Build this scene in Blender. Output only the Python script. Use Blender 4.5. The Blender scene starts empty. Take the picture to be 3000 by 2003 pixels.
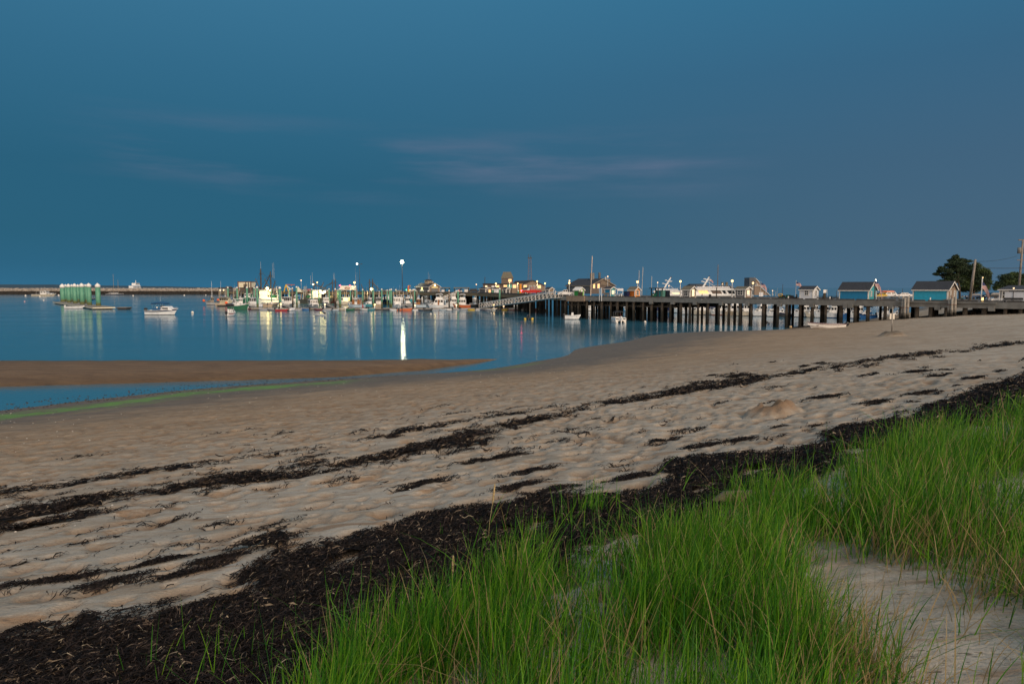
import bpy, math, random
import numpy as np
from mathutils import Vector, Matrix
random.seed(7); rng = np.random.default_rng(7)
R = math.radians; PI = math.pi
C = bpy.context.scene.collection
# ---------------------------------------------------------------- camera model
F = 2000.0; CX, CY, HOR, H = 1500.0, 1001.5, 842.0, 6.8
PT = math.atan((CY - HOR) / F); cP, sP = math.cos(PT), math.sin(PT)
def ray(px, py):
    u = (px - CX) / F; v = (CY - py) / F
    return Vector((u, cP + v * sP, -sP + v * cP))
def at(px, py, Y):
    d = ray(px, py); t = Y / d.y
    return Vector((d.x * t, Y, H + d.z * t))
def onz(px, py, z=0.0):
    d = ray(px, py); t = (z - H) / d.z
    return Vector((d.x * t, d.y * t, z))
def atz(px, Y, z=0.0):
    dep = Y * cP - (z - H) * sP
    return Vector(((px - CX) / F * dep, Y, z))
def zat(py, Y): return at(CX, py, Y).z
def mpp(Y): return Y / F
def proj(X, Y, Z):
    dep = Y * cP - (Z - H) * sP
    up = Y * sP + (Z - H) * cP
    return CX + F * X / dep, CY - F * up / dep
# ---------------------------------------------------------------- materials
MATS = {}
def mat(name, col, rough=0.6, var=0.15, scale=4.0, metal=0.0, bump=0.0, emit=0.0, ecol=None, boot=None, bootz=0.1, alpha=None, spec=0.5, stain=None, stainz=1.0, plank=None):
    if name in MATS: return MATS[name]
    m = bpy.data.materials.new(name); m.use_nodes = True
    nt = m.node_tree; N = nt.nodes; L = nt.links; b = N['Principled BSDF']
    b.inputs['Roughness'].default_value = rough; b.inputs['Metallic'].default_value = metal
    b.inputs['Specular IOR Level'].default_value = spec
    tc = N.new('ShaderNodeTexCoord')
    nz = N.new('ShaderNodeTexNoise'); nz.inputs['Scale'].default_value = scale; nz.inputs['Detail'].default_value = 5
    L.new(tc.outputs['Object'], nz.inputs['Vector'])
    mx = N.new('ShaderNodeMix'); mx.data_type = 'RGBA'
    a = [max(0, c * (1 - var)) for c in col] + [1]; bb = [min(1, c * (1 + var)) for c in col] + [1]
    mx.inputs[6].default_value = a; mx.inputs[7].default_value = bb
    rp = N.new('ShaderNodeMapRange'); rp.inputs[1].default_value = 0.3; rp.inputs[2].default_value = 0.7
    L.new(nz.outputs['Fac'], rp.inputs[0]); L.new(rp.outputs[0], mx.inputs[0])
    out = mx.outputs[2]
    sep = None
    def zmix(colr, z, soft):
        nonlocal out, sep
        if sep is None:
            sep = N.new('ShaderNodeSeparateXYZ'); L.new(tc.outputs['Object'], sep.inputs[0])
        ad = N.new('ShaderNodeMath'); ad.operation = 'MULTIPLY_ADD'; ad.inputs[1].default_value = soft * 1.5
        L.new(nz.outputs['Fac'], ad.inputs[0]); L.new(sep.outputs['Z'], ad.inputs[2])
        mr = N.new('ShaderNodeMapRange'); mr.inputs[1].default_value = z + soft * .75 - soft; mr.inputs[2].default_value = z + soft * .75 + soft
        mr.inputs[3].default_value = 1; mr.inputs[4].default_value = 0
        L.new(ad.outputs[0], mr.inputs[0])
        m2 = N.new('ShaderNodeMix'); m2.data_type = 'RGBA'; m2.inputs[7].default_value = list(colr) + [1]
        L.new(mr.outputs[0], m2.inputs[0]); L.new(out, m2.inputs[6]); out = m2.outputs[2]
    if plank:      # horizontal or vertical board lines: ('z', pitch) / ('x', pitch)
        ax, pitch = plank
        if sep is None:
            sep = N.new('ShaderNodeSeparateXYZ'); L.new(tc.outputs['Object'], sep.inputs[0])
        src = sep.outputs['Z']
        if ax == 'x':
            sm = N.new('ShaderNodeMath'); sm.operation = 'ADD'
            L.new(sep.outputs['X'], sm.inputs[0]); L.new(sep.outputs['Y'], sm.inputs[1]); src = sm.outputs[0]
        md = N.new('ShaderNodeMath'); md.operation = 'FLOORED_MODULO'; md.inputs[1].default_value = pitch
        L.new(src, md.inputs[0])
        lt = N.new('ShaderNodeMath'); lt.operation = 'LESS_THAN'; lt.inputs[1].default_value = pitch * .13
        L.new(md.outputs[0], lt.inputs[0])
        m3 = N.new('ShaderNodeMix'); m3.data_type = 'RGBA'; m3.blend_type = 'MULTIPLY'; m3.inputs[7].default_value = (.62, .62, .62, 1)
        L.new(lt.outputs[0], m3.inputs[0]); L.new(out, m3.inputs[6]); out = m3.outputs[2]
    if stain: zmix(stain, stainz, .35)
    if boot: zmix(boot, bootz, .02)
    L.new(out, b.inputs['Base Color'])
    if bump:
        bp = N.new('ShaderNodeBump'); bp.inputs['Strength'].default_value = bump; bp.inputs['Distance'].default_value = .05
        L.new(nz.outputs['Fac'], bp.inputs['Height']); L.new(bp.outputs[0], b.inputs['Normal'])
    if emit:
        b.inputs['Emission Strength'].default_value = emit
        b.inputs['Emission Color'].default_value = list(ecol or col) + [1]
    MATS[name] = m
    return m
def M(n): return MATS[n]
mat('white_paint', (.78, .78, .77), .45, .12, 2)
mat('white_gel', (.76, .77, .78), .3, .10, 1.5, boot=(.03, .03, .035), bootz=.12)
mat('white_gel_blue', (.66, .67, .68), .3, .10, 1.5, boot=(.02, .05, .16), bootz=.16)
mat('white_gel_red', (.64, .62, .60), .3, .10, 1.5, boot=(.22, .06, .03), bootz=.2)
mat('grey_gel', (.33, .34, .35), .4, .14, 1.5, boot=(.05, .02, .02), bootz=.15)
mat('cream_gel', (.62, .55, .44), .35, .12, 1.5, boot=(.12, .09, .05), bootz=.12)
mat('tan_gel', (.46, .36, .25), .4, .15, 1.5)
mat('paleblue_gel', (.48, .58, .66), .35, .1, 1.5, boot=(.05, .06, .08), bootz=.12)
mat('teal_gel', (.05, .24, .30), .35, .12, 1.5, boot=(.03, .03, .03), bootz=.1)
mat('green_gel', (.015, .11, .06), .35, .12, 1.5, boot=(.02, .02, .02), bootz=.08)
mat('red_gel', (.36, .03, .03), .35, .12, 1.5)
mat('maroon_gel', (.13, .03, .04), .35, .12, 1.5)
mat('orange_gel', (.55, .14, .05), .35, .12, 1.5)
mat('yellow_gel', (.62, .42, .05), .4, .12, 1.5)
mat('blue_gel', (.03, .13, .34), .35, .12, 1.5)
mat('navy_gel', (.008, .014, .06), .3, .12, 1.5, boot=(.25, .25, .25), bootz=.16)
mat('dark_gel', (.03, .033, .038), .4, .2, 1.5)
mat('grey_tube', (.34, .36, .39), .5, .12, 3)
mat('dark_tube', (.05, .06, .08), .5, .12, 3)
mat('black', (.012, .012, .014), .4, .2, 4)
mat('rubber', (.02, .02, .02), .8, .2, 6)
mat('glass', (.015, .02, .026), .06, .1, 2)
mat('steel', (.42, .43, .44), .35, .12, 5, metal=.7)
mat('galv', (.46, .47, .47), .5, .15, 5, metal=.2)
mat('alu_warm', (.82, .76, .68), .5, .08, 5)
mat('darksteel', (.05, .05, .055), .5, .25, 5)
mat('rust', (.16, .07, .04), .8, .3, 6)
mat('wood_orange', (.30, .12, .035), .5, .2, 4)
mat('wood_grey', (.24, .21, .175), .85, .25, 3, bump=.3)
mat('timber', (.17, .13, .095), .85, .3, 2.5, bump=.4, stain=(.03, .028, .022), stainz=2.6)
mat('timber_light', (.30, .25, .19), .85, .25, 2.5, bump=.4, stain=(.06, .05, .035), stainz=2.2)
mat('pile_dark', (.075, .060, .045), .9, .35, 2.5, bump=.5, stain=(.018, .017, .013), stainz=2.4)
mat('pile_green', (.09, .27, .18), .55, .14, 1.2, stain=(.15, .17, .07), stainz=1.7)
mat('pile_foot', (.16, .11, .05), .7, .3, 1.5)
mat('cap_white', (.74, .73, .70), .4, .08, 3)
mat('canvas_blue', (.012, .08, .20), .8, .15, 4)
mat('canvas_black', (.02, .02, .024), .8, .15, 4)
mat('canvas_white', (.66, .66, .68), .8, .1, 4)
mat('canvas_red', (.28, .02, .03), .8, .15, 4)
mat('tarp_blue', (.02, .18, .50), .6, .15, 4)
mat('tarp_teal', (.02, .20, .25), .6, .15, 4)
mat('mast_pale', (.66, .52, .40), .5, .1, 3)
mat('net_green', (.012, .09, .05), .9, .4, 12)
mat('float_orange', (.85, .13, .03), .5, .1, 4)
mat('float_yellow', (.75, .45, .03), .5, .1, 4)
mat('buoy_white', (.74, .70, .64), .45, .15, 4, boot=(.16, .13, .09), bootz=.06)
mat('buoy_pink', (.55, .32, .34), .45, .15, 4)
mat('concrete', (.17, .172, .165), .85, .22, 1.2, bump=.3)
mat('concrete_dark', (.11, .11, .105), .85, .25, 1.0, bump=.3)
mat('deck_top', (.12, .115, .11), .9, .25, .8)
mat('curb', (.07, .065, .06), .9, .3, 2)
mat('shingle_grey', (.15, .155, .165), .85, .22, 6, plank=('z', .18))
mat('shingle_brown', (.24, .18, .135), .85, .2, 6, plank=('z', .18))  # brown shingle; on the grey huts' gables it is painted warm light
mat('board_dark', (.13, .10, .085), .85, .25, 4, plank=('x', .28))
mat('board_grey', (.09, .10, .115), .85, .2, 4, plank=('x', .3))
mat('roof_dark', (.030, .033, .042), .85, .3, 5, plank=('z', .16))
mat('roof_brown', (.13, .12, .09), .85, .3, 5, plank=('z', .16))
mat('trim_white', (.70, .69, .66), .55, .08, 4)
mat('clap_white', (.68, .71, .76), .6, .07, 4, plank=('z', .15))
mat('clap_blue', (.008, .215, .43), .55, .1, 3, plank=('z', .17))
mat('clap_cyan', (.016, .37, .56), .55, .1, 3, plank=('z', .17))
mat('clap_blue_lit', (.05, .31, .36), .55, .1, 3, plank=('z', .17))  # the blue hut paint with lamplight put into its colour, for gables
mat('clap_green', (.02, .24, .05), .55, .1, 3, plank=('z', .17))
mat('clap_green_lit', (.16, .44, .05), .55, .1, 3, plank=('z', .17))  # the green hut paint with brighter light put in, for its gable
mat('clap_orange', (.50, .15, .02), .55, .1, 3, plank=('z', .17))
mat('clap_yellow', (.68, .25, .015), .55, .1, 3, plank=('z', .17))  # plain yellow; also the orange hut's gable with light painted in
mat('car_red', (.42, .015, .012), .25, .05, 1)
mat('car_white', (.70, .70, .70), .25, .05, 1)
mat('car_blue', (.04, .07, .13), .25, .05, 1)
mat('car_dark', (.02, .024, .03), .25, .05, 1)
mat('tyre', (.015, .015, .015), .9, .2, 6)
mat('rock_top', (.34, .31, .28), .9, .35, .8, bump=.6, stain=(.028, .022, .018), stainz=2.35)
mat('skin', (.42, .25, .18), .6, .1, 6)
mat('cloth_dark', (.02, .022, .03), .9, .2, 6)
mat('cloth_blue', (.16, .24, .33), .9, .2, 6)
mat('cloth_teal', (.05, .15, .16), .9, .2, 6)
mat('hair_dark', (.03, .02, .015), .7, .2, 8)
mat('bark', (.06, .045, .035), .95, .3, 5, bump=.5)
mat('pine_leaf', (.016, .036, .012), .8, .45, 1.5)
mat('pine_leaf_olive', (.045, .075, .018), .8, .4, 1.5)  # lighter olive leaf, alternated with the dark one clump by clump
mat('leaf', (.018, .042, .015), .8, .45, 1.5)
mat('lamp_flood', (.9, .95, .85), .5, .02, 4, emit=50, ecol=(1, 1, .66))
mat('lamp_cool', (.9, .95, .85), .5, .02, 4, emit=7, ecol=(1, .98, .78))
mat('lamp_warm', (1, .8, .5), .5, .02, 4, emit=3.2, ecol=(1, .60, .20))
mat('lamp_dim', (1, .8, .6), .5, .02, 4, emit=1.7, ecol=(1, .66, .36))
mat('lamp_red', (1, .1, .1), .5, .02, 4, emit=10, ecol=(1, .05, .08))
mat('lamp_green', (.1, 1, .4), .5, .02, 4, emit=6, ecol=(.05, 1, .35))
mat('lamp_work', (1, .95, .7), .5, .02, 4, emit=9, ecol=(1, .80, .30))
mat('window_lit', (.9, .5, .2), .4, .2, 3, emit=1.5, ecol=(1, .46, .15))
mat('window_pale', (.9, .8, .5), .4, .2, 3, emit=1.0, ecol=(1, .80, .45))
mat('window_cabin', (.95, .8, .4), .4, .2, 2, emit=1.9, ecol=(1, .74, .26))
mat('flag_red', (.36, .05, .06), .8, .1, 4)
mat('flag_blue', (.02, .03, .10), .8, .1, 4)
mat('flag_white', (.55, .53, .53), .8, .1, 4)
mat('sign_cream', (.72, .68, .52), .6, .1, 3)
mat('sign_green', (.16, .42, .34), .6, .2, 2)
mat('logo_red', (.28, .03, .03), .6, .1, 3)
# ---------------------------------------------------------------- mesh builder
class MB:
    def __init__(s): s.v = []; s.f = []
    def add(s, vs, fs):
        n = len(s.v); s.v += [tuple(v) for v in vs]; s.f += [tuple(i + n for i in f) for f in fs]; return s
    def box(s, c, d, rz=0.0, top=(1, 1), lean=(0, 0)):
        hx, hy, hz = d[0] / 2, d[1] / 2, d[2] / 2; cr, sr = math.cos(rz), math.sin(rz); vs = []
        for z, k, o in ((-hz, (1, 1), (0, 0)), (hz, top, lean)):
            for x, y in ((-hx, -hy), (hx, -hy), (hx, hy), (-hx, hy)):
                x = x * k[0] + o[0]; y = y * k[1] + o[1]
                vs.append((c[0] + x * cr - y * sr, c[1] + x * sr + y * cr, c[2] + z))
        return s.add(vs, [(3, 2, 1, 0), (4, 5, 6, 7), (0, 1, 5, 4), (1, 2, 6, 5), (2, 3, 7, 6), (3, 0, 4, 7)])
    def bar(s, a, b, r, n=6, r1=None):
        a = Vector(a); b = Vector(b); r1 = r if r1 is None else r1
        d = (b - a)
        if d.length < 1e-6: return s
        d.normalize(); u = d.orthogonal().normalized(); w = d.cross(u); vs = []
        for p, q in ((a, r), (b, r1)):
            for i in range(n):
                t = 2 * PI * i / n; vs.append(p + u * (q * math.cos(t)) + w * (q * math.sin(t)))
        fs = [(i, (i + 1) % n, n + (i + 1) % n, n + i) for i in range(n)] + [tuple(range(n))[::-1], tuple(range(n, 2 * n))]
        return s.add(vs, fs)
    def tube(s, pts, r, n=6, closed=False):
        pts = [Vector(p) for p in pts]; rings = []
        rr = r if isinstance(r, (list, tuple)) else [r] * len(pts)
        for i, p in enumerate(pts):
            a = pts[(i - 1) % len(pts)] if (closed or i > 0) else p; b = pts[(i + 1) % len(pts)] if (closed or i < len(pts) - 1) else p
            d = (b - a).normalized(); up = Vector((0, 0, 1)) if abs(d.z) < .9 else Vector((1, 0, 0))
            u = d.cross(up).normalized(); w = u.cross(d)
            rings.append([p + u * (rr[i] * math.cos(2 * PI * k / n)) + w * (rr[i] * math.sin(2 * PI * k / n)) for k in range(n)])
        return s.loft(rings, closed)
    def loft(s, rings, closed=False, cap=True):
        n = len(rings[0]); vs = [v for r in rings for v in r]; fs = []
        m = len(rings)
        for j in range(m if closed else m - 1):
            a = j * n; b = ((j + 1) % m) * n
            for i in range(n): fs.append((a + i, a + (i + 1) % n, b + (i + 1) % n, b + i))
        if cap and not closed: fs += [tuple(range(n))[::-1], tuple(range((m - 1) * n, m * n))]
        return s.add(vs, fs)
    def ball(s, c, r, nu=10, nv=7, sc=(1, 1, 1)):
        vs = [(c[0], c[1], c[2] - r * sc[2])]; fs = []
        for j in range(1, nv):
            ph = -PI / 2 + PI * j / nv
            for i in range(nu):
                t = 2 * PI * i / nu
                vs.append((c[0] + r * sc[0] * math.cos(ph) * math.cos(t), c[1] + r * sc[1] * math.cos(ph) * math.sin(t), c[2] + r * sc[2] * math.sin(ph)))
        vs.append((c[0], c[1], c[2] + r * sc[2])); e = len(vs) - 1
        for i in range(nu):
            fs.append((0, 1 + (i + 1) % nu, 1 + i)); fs.append((e, e - nu + i, e - nu + (i + 1) % nu))
        for j in range(nv - 2):
            for i in range(nu):
                a = 1 + j * nu; fs.append((a + i, a + (i + 1) % nu, a + nu + (i + 1) % nu, a + nu + i))
        return s.add(vs, fs)
    def prism(s, poly, a, b, axis='y'):      # poly of (p,q); extruded from a to b along the axis
        n = len(poly); vs = []
        for t in (a, b):
            for p, q in poly:
                vs.append((p, t, q) if axis == 'y' else (t, p, q) if axis == 'x' else (p, q, t))
        return s.add(vs, [tuple(range(n)), tuple(range(n, 2 * n))[::-1]] + [(i, n + i, n + (i + 1) % n, (i + 1) % n) for i in range(n)])
    def build(s, name, m, parent=None, smooth=False, loc=None, rz=0.0):
        me = bpy.data.meshes.new(name); me.from_pydata(s.v, [], s.f); me.update()
        import bmesh
        bm = bmesh.new(); bm.from_mesh(me); bmesh.ops.recalc_face_normals(bm, faces=bm.faces); bm.to_mesh(me); bm.free()
        me.materials.append(MATS[m] if isinstance(m, str) else m)
        if smooth: me.polygons.foreach_set('use_smooth', [True] * len(me.polygons))
        o = bpy.data.objects.new(name, me); C.objects.link(o)
        if parent: o.parent = parent
        if loc is not None: o.location = loc
        o.rotation_euler.z = rz
        return o
def tag(o, label, cat, group=None):
    o['label'] = label; o['category'] = cat
    if group: o['group'] = group
    return o
def thing(name, label, cat, loc=(0, 0, 0), rz=0.0, group=None):
    o = bpy.data.objects.new(name, None); o.empty_display_size = .3; C.objects.link(o)
    o.location = loc; o.rotation_euler.z = rz
    return tag(o, label, cat, group)
def struct(o, kind='structure'): o['kind'] = kind; return o
# ---------------------------------------------------------------- camera, world, sun
sc = bpy.context.scene
cam = bpy.data.cameras.new('camera'); co = bpy.data.objects.new('camera', cam); C.objects.link(co)
cam.sensor_width = 36; cam.lens = 24; cam.clip_start = .05; cam.clip_end = 20000
co.location = (0, 0, H); co.rotation_euler = (PI / 2 - PT, 0, 0); sc.camera = co
vs = sc.view_settings; vs.view_transform = 'Standard'; vs.look = 'None'; vs.exposure = 0; vs.gamma = 1
w = bpy.data.worlds.new('World'); sc.world = w; w.use_nodes = True
nt = w.node_tree; N = nt.nodes; L = nt.links; N.clear()
def math_(op, a, b=None, c=None, clamp=False):
    n = N.new('ShaderNodeMath'); n.operation = op; n.use_clamp = clamp
    for i, x in enumerate((a, b, c)):
        if x is None: continue
        if isinstance(x, (int, float)): n.inputs[i].default_value = x
        else: L.new(x, n.inputs[i])
    return n.outputs[0]
def mixc(f, a, b, mode='MIX'):
    n = N.new('ShaderNodeMix'); n.data_type = 'RGBA'; n.blend_type = mode
    for i, x in ((0, f), (6, a), (7, b)):
        if isinstance(x, tuple): n.inputs[i].default_value = x + (1,) if len(x) == 3 else x
        elif isinstance(x, (int, float)): n.inputs[i].default_value = x
        else: L.new(x, n.inputs[i])
    return n.outputs[2]
def ramp(f, stops):
    n = N.new('ShaderNodeValToRGB'); L.new(f, n.inputs[0]); cr = n.color_ramp
    while len(cr.elements) < len(stops): cr.elements.new(.5)
    for e, (p, c) in zip(cr.elements, stops): e.position = p; e.color = c + (1,)
    return n.outputs[0]
tc = N.new('ShaderNodeTexCoord'); sp = N.new('ShaderNodeSeparateXYZ'); L.new(tc.outputs['Generated'], sp.inputs[0])
X_, Y_, Z_ = sp.outputs
zz = math_('MULTIPLY', Z_, 2.0, clamp=True)
left = ramp(zz, [(0, (.026, .132, .235)), (.06, (.019, .112, .200)), (.14, (.017, .104, .180)), (.30, (.018, .104, .182)), (.55, (.028, .130, .228)), (.8, (.040, .163, .280)), (1, (.045, .175, .295))])
right = ramp(zz, [(0, (.066, .132, .205)), (.12, (.056, .118, .186)), (.32, (.048, .114, .190)), (.55, (.036, .118, .210)), (.8, (.030, .145, .26)), (1, (.035, .17, .29))])
lr = N.new('ShaderNodeMapRange'); lr.inputs[1].default_value = -.35; lr.inputs[2].default_value = .66; lr.interpolation_type = 'SMOOTHSTEP'; L.new(X_, lr.inputs[0])
sky = mixc(lr.outputs[0], left, right)
# thin rosy cloud streaks low over the harbour
mp = N.new('ShaderNodeMapping'); mp.inputs['Scale'].default_value = (2.2, 2.2, 20); mp.inputs['Rotation'].default_value = (0, R(3.5), 0)
L.new(tc.outputs['Generated'], mp.inputs[0])
nz = N.new('ShaderNodeTexNoise'); nz.inputs['Scale'].default_value = 1.3; nz.inputs['Detail'].default_value = 6; nz.inputs['Roughness'].default_value = .55
L.new(mp.outputs[0], nz.inputs['Vector'])
cl = N.new('ShaderNodeMapRange'); cl.inputs[1].default_value = .38; cl.inputs[2].default_value = .72; cl.interpolation_type = 'SMOOTHSTEP'; L.new(nz.outputs['Fac'], cl.inputs[0])
band = math_('SUBTRACT', 1.0, math_('MULTIPLY', math_('ABSOLUTE', math_('SUBTRACT', Z_, .172)), 17.0), clamp=True)
side = N.new('ShaderNodeMapRange'); side.inputs[1].default_value = .40; side.inputs[2].default_value = .15; side.interpolation_type = 'SMOOTHSTEP'; L.new(X_, side.inputs[0])
sl_ = N.new('ShaderNodeMapRange'); sl_.inputs[1].default_value = -.56; sl_.inputs[2].default_value = -.44; sl_.interpolation_type = 'SMOOTHSTEP'; L.new(X_, sl_.inputs[0])
cf = math_('MULTIPLY', math_('MULTIPLY', math_('MULTIPLY', cl.outputs[0], band), side.outputs[0]), sl_.outputs[0])
sky = mixc(cf, sky, (.098, .145, .232))
# the western afterglow, behind the photographer
bk = N.new('ShaderNodeMapRange'); bk.inputs[1].default_value = .05; bk.inputs[2].default_value = -.75; bk.interpolation_type = 'SMOOTHSTEP'; L.new(Y_, bk.inputs[0])
lo = N.new('ShaderNodeMapRange'); lo.inputs[1].default_value = .95; lo.inputs[2].default_value = .1; lo.interpolation_type = 'SMOOTHSTEP'; L.new(Z_, lo.inputs[0])
gl = math_('MULTIPLY', bk.outputs[0], lo.outputs[0])
sky = mixc(gl, sky, (1.35, 1.08, .86))
ns = N.new('ShaderNodeTexSky'); ns.sky_type = 'NISHITA'; ns.sun_disc = False; ns.sun_elevation = R(8); ns.sun_rotation = R(145)
bg1 = N.new('ShaderNodeBackground'); bg2 = N.new('ShaderNodeBackground'); add = N.new('ShaderNodeAddShader'); out = N.new('ShaderNodeOutputWorld')
L.new(sky, bg1.inputs[0]); bg1.inputs[1].default_value = 1.08
L.new(ns.outputs[0], bg2.inputs[0]); bg2.inputs[1].default_value = .0012
L.new(bg1.outputs[0], add.inputs[0]); L.new(bg2.outputs[0], add.inputs[1]); L.new(add.outputs[0], out.inputs[0])
sl = bpy.data.lights.new('sun', 'SUN'); sl.energy = 2.9; sl.angle = R(50); sl.color = (1, .77, .56)
so = bpy.data.objects.new('sun', sl); C.objects.link(so)
so.rotation_euler = Vector((-.5, .7, -.62)).to_track_quat('-Z', 'Y').to_euler()
# ---------------------------------------------------------------- terrain
def hsh(ix, iy, s):
    n = (ix.astype(np.int64) * 374761393 + iy.astype(np.int64) * 668265263 + s * 974634777) & 0x7fffffff
    n = ((n ^ (n >> 13)) * 1274126177) & 0x7fffffff
    return ((n ^ (n >> 16)) & 0xffff) / 65535.0
def vn(x, y, s=0):
    x = np.asarray(x, float); y = np.asarray(y, float)
    ix = np.floor(x); iy = np.floor(y); fx = x - ix; fy = y - iy
    fx = fx * fx * (3 - 2 * fx); fy = fy * fy * (3 - 2 * fy)
    a = hsh(ix, iy, s); b = hsh(ix + 1, iy, s); c = hsh(ix, iy + 1, s); d = hsh(ix + 1, iy + 1, s)
    return (a * (1 - fx) + b * fx) * (1 - fy) + (c * (1 - fx) + d * fx) * fy
def fbm(x, y, s=0, o=4):
    t = 0; a = .5; n = 0
    for i in range(o):
        t = t + a * vn(x * 2 ** i + 17 * i, y * 2 ** i - 9 * i, s + i); n += a; a *= .55
    return t / n
def sstep(a, b, x): t = np.clip((x - a) / (b - a), 0, 1); return t * t * (3 - 2 * t)
def Yp(px): return 4000.0 / (26 + .0132 * (px - 1640))
cps = []
def cp(px, py, z): p = onz(px, py, z); cps.append((p.x, p.y, z))
SHORE = [(-500, 1258), (0, 1203), (300, 1168), (600, 1137), (1000, 1110), (1200, 1097), (1418, 1083), (1568, 1058), (1655, 1044), (1680, 1025), (1847, 998), (1905, 983), (2098, 970), (2298, 965), (2372, 953)]
for a in SHORE: cp(a[0], a[1], 0.0)
LA = [(-500, 1620), (0, 1515), (560, 1415), (1060, 1340), (1500, 1243), (2000, 1150), (2560, 1055), (3000, 1003)]
for a in LA: cp(a[0], a[1], 2.7)
for a in [(-500, 1990), (0, 1860), (700, 1720), (1500, 1480), (2000, 1370), (2500, 1250), (3000, 1120), (3400, 1060)]: cp(a[0], a[1], 3.8)
for x, y, z in [(0, 0, 4.75), (0, 3.3, 4.55), (2, 4, 4.7), (-4, 1, 4.4), (5, 6, 4.75), (9, 10, 4.8), (4, -4, 4.9), (-8, -4, 4.6), (15, 14, 4.8), (26, 24, 4.8), (12, 0, 5.1)]: cps.append((x, y, z))
for px, z in [(2490, 1.25), (2600, 1.9), (2800, 2.75), (3000, 3.3), (3200, 3.7)]:
    p = atz(px, Yp(px), z); cps.append((p.x, p.y, z))
for px, Y, z in [(2430, 128, -.2), (2600, 150, -.3), (2760, 165, -.2), (2740, 120, 2.2), (2840, 128, 4.3), (3000, 135, 4.4), (3000, 105, 4.2), (3100, 180, 4.4), (2950, 200, 3.4), (2900, 260, -.4), (3300, 260, 4)]:
    p = atz(px, Y, z); cps.append((p.x, p.y, z))
sh = [onz(a, b) for a, b in SHORE]
for i, p in enumerate(sh):      # sea bed in front of the shoreline
    for k, z in ((9, -.55), (26, -1.4), (70, -2.2)):
        cps.append((p.x - k * .71, p.y + k * .71, z))
cps = np.array(cps)
def tps(r): return np.where(r > 1e-9, r * r * np.log(np.maximum(r, 1e-9)), 0)
n_ = len(cps); A = np.zeros((n_ + 3, n_ + 3))
A[:n_, :n_] = tps(np.hypot(cps[:, None, 0] - cps[None, :, 0], cps[:, None, 1] - cps[None, :, 1])) + np.eye(n_) * 6.0
A[:n_, n_] = 1; A[:n_, n_ + 1:] = cps[:, :2]; A[n_:, :n_] = A[:n_, n_:].T
sol = np.linalg.solve(A, np.concatenate([cps[:, 2], [0, 0, 0]]))
def zbase(x, y):
    x = np.asarray(x, float); y = np.asarray(y, float); o = np.full(x.shape, sol[n_]) + sol[n_ + 1] * x + sol[n_ + 2] * y
    for i in range(n_): o += sol[i] * tps(np.hypot(x - cps[i, 0], y - cps[i, 1]))
    return np.clip(o, -3, 5.6)
def ground(px, py):
    z = 2.0
    for i in range(30):
        p = onz(px, py, z); z += .5 * (float(zbase(np.array([p.x]), np.array([p.y]))[0]) - z)
    return Vector((p.x, p.y, z))
def gw(pts): return np.array([ground(*p)[:2] for p in pts])
def dpoly(x, y, P):
    d = np.full(x.shape, 1e9)
    for (ax, ay), (bx, by) in zip(P[:-1], P[1:]):
        ex, ey = bx - ax, by - ay; t = np.clip(((x - ax) * ex + (y - ay) * ey) / (ex * ex + ey * ey + 1e-9), 0, 1)
        d = np.minimum(d, np.hypot(x - ax - t * ex, y - ay - t * ey))
    return d
def inside(x, y, P):
    c = np.zeros(x.shape, bool); j = len(P) - 1
    for i in range(len(P)):
        xi, yi = P[i]; xj, yj = P[j]
        k = ((yi > y) != (yj > y)) & (x < (xj - xi) * (y - yi) / (yj - yi + 1e-12) + xi); c ^= k; j = i
    return c
def sdist(x, y, P): d = dpoly(x, y, np.vstack([P, P[:1]])); return np.where(inside(x, y, P), d, -d)
wA = gw([(-300, 1580), (0, 1520), (300, 1470), (560, 1422), (780, 1402), (1060, 1350), (1280, 1300), (1500, 1243), (1750, 1190), (2000, 1150), (2300, 1095), (2560, 1055), (2750, 1035), (3000, 1003), (3300, 985)])
wA2 = gw([(-200, 1485), (200, 1425), (400, 1395), (640, 1345), (1000, 1300), (1230, 1255), (1420, 1230), (1560, 1200), (1900, 1165), (2190, 1098)])
wB = gw([(-700, 2030), (0, 1880), (350, 1812), (600, 1770), (880, 1735), (760, 1705), (745, 1640), (800, 1598), (890, 1605), (960, 1640), (1010, 1690), (1050, 1650), (940, 1595), (1100, 1565), (1300, 1512), (1600, 1482), (1880, 1468), (2000, 1425), (1925, 1365), (2050, 1345), (2230, 1330), (2440, 1300), (2420, 1262), (2600, 1235), (2700, 1205), (2850, 1150), (3000, 1105), (3300, 1040), (3400, 1180), (3000, 1215), (2700, 1300), (2300, 1430), (2050, 1520), (1600, 1640), (1250, 1760), (1000, 1900), (900, 2300), (-700, 2400)])
wC = gw([(2640, 1218), (2870, 1112), (3100, 1075)])
def rot(x, y): return (x * .73 + y * .68), (-x * .68 + y * .73)
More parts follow.
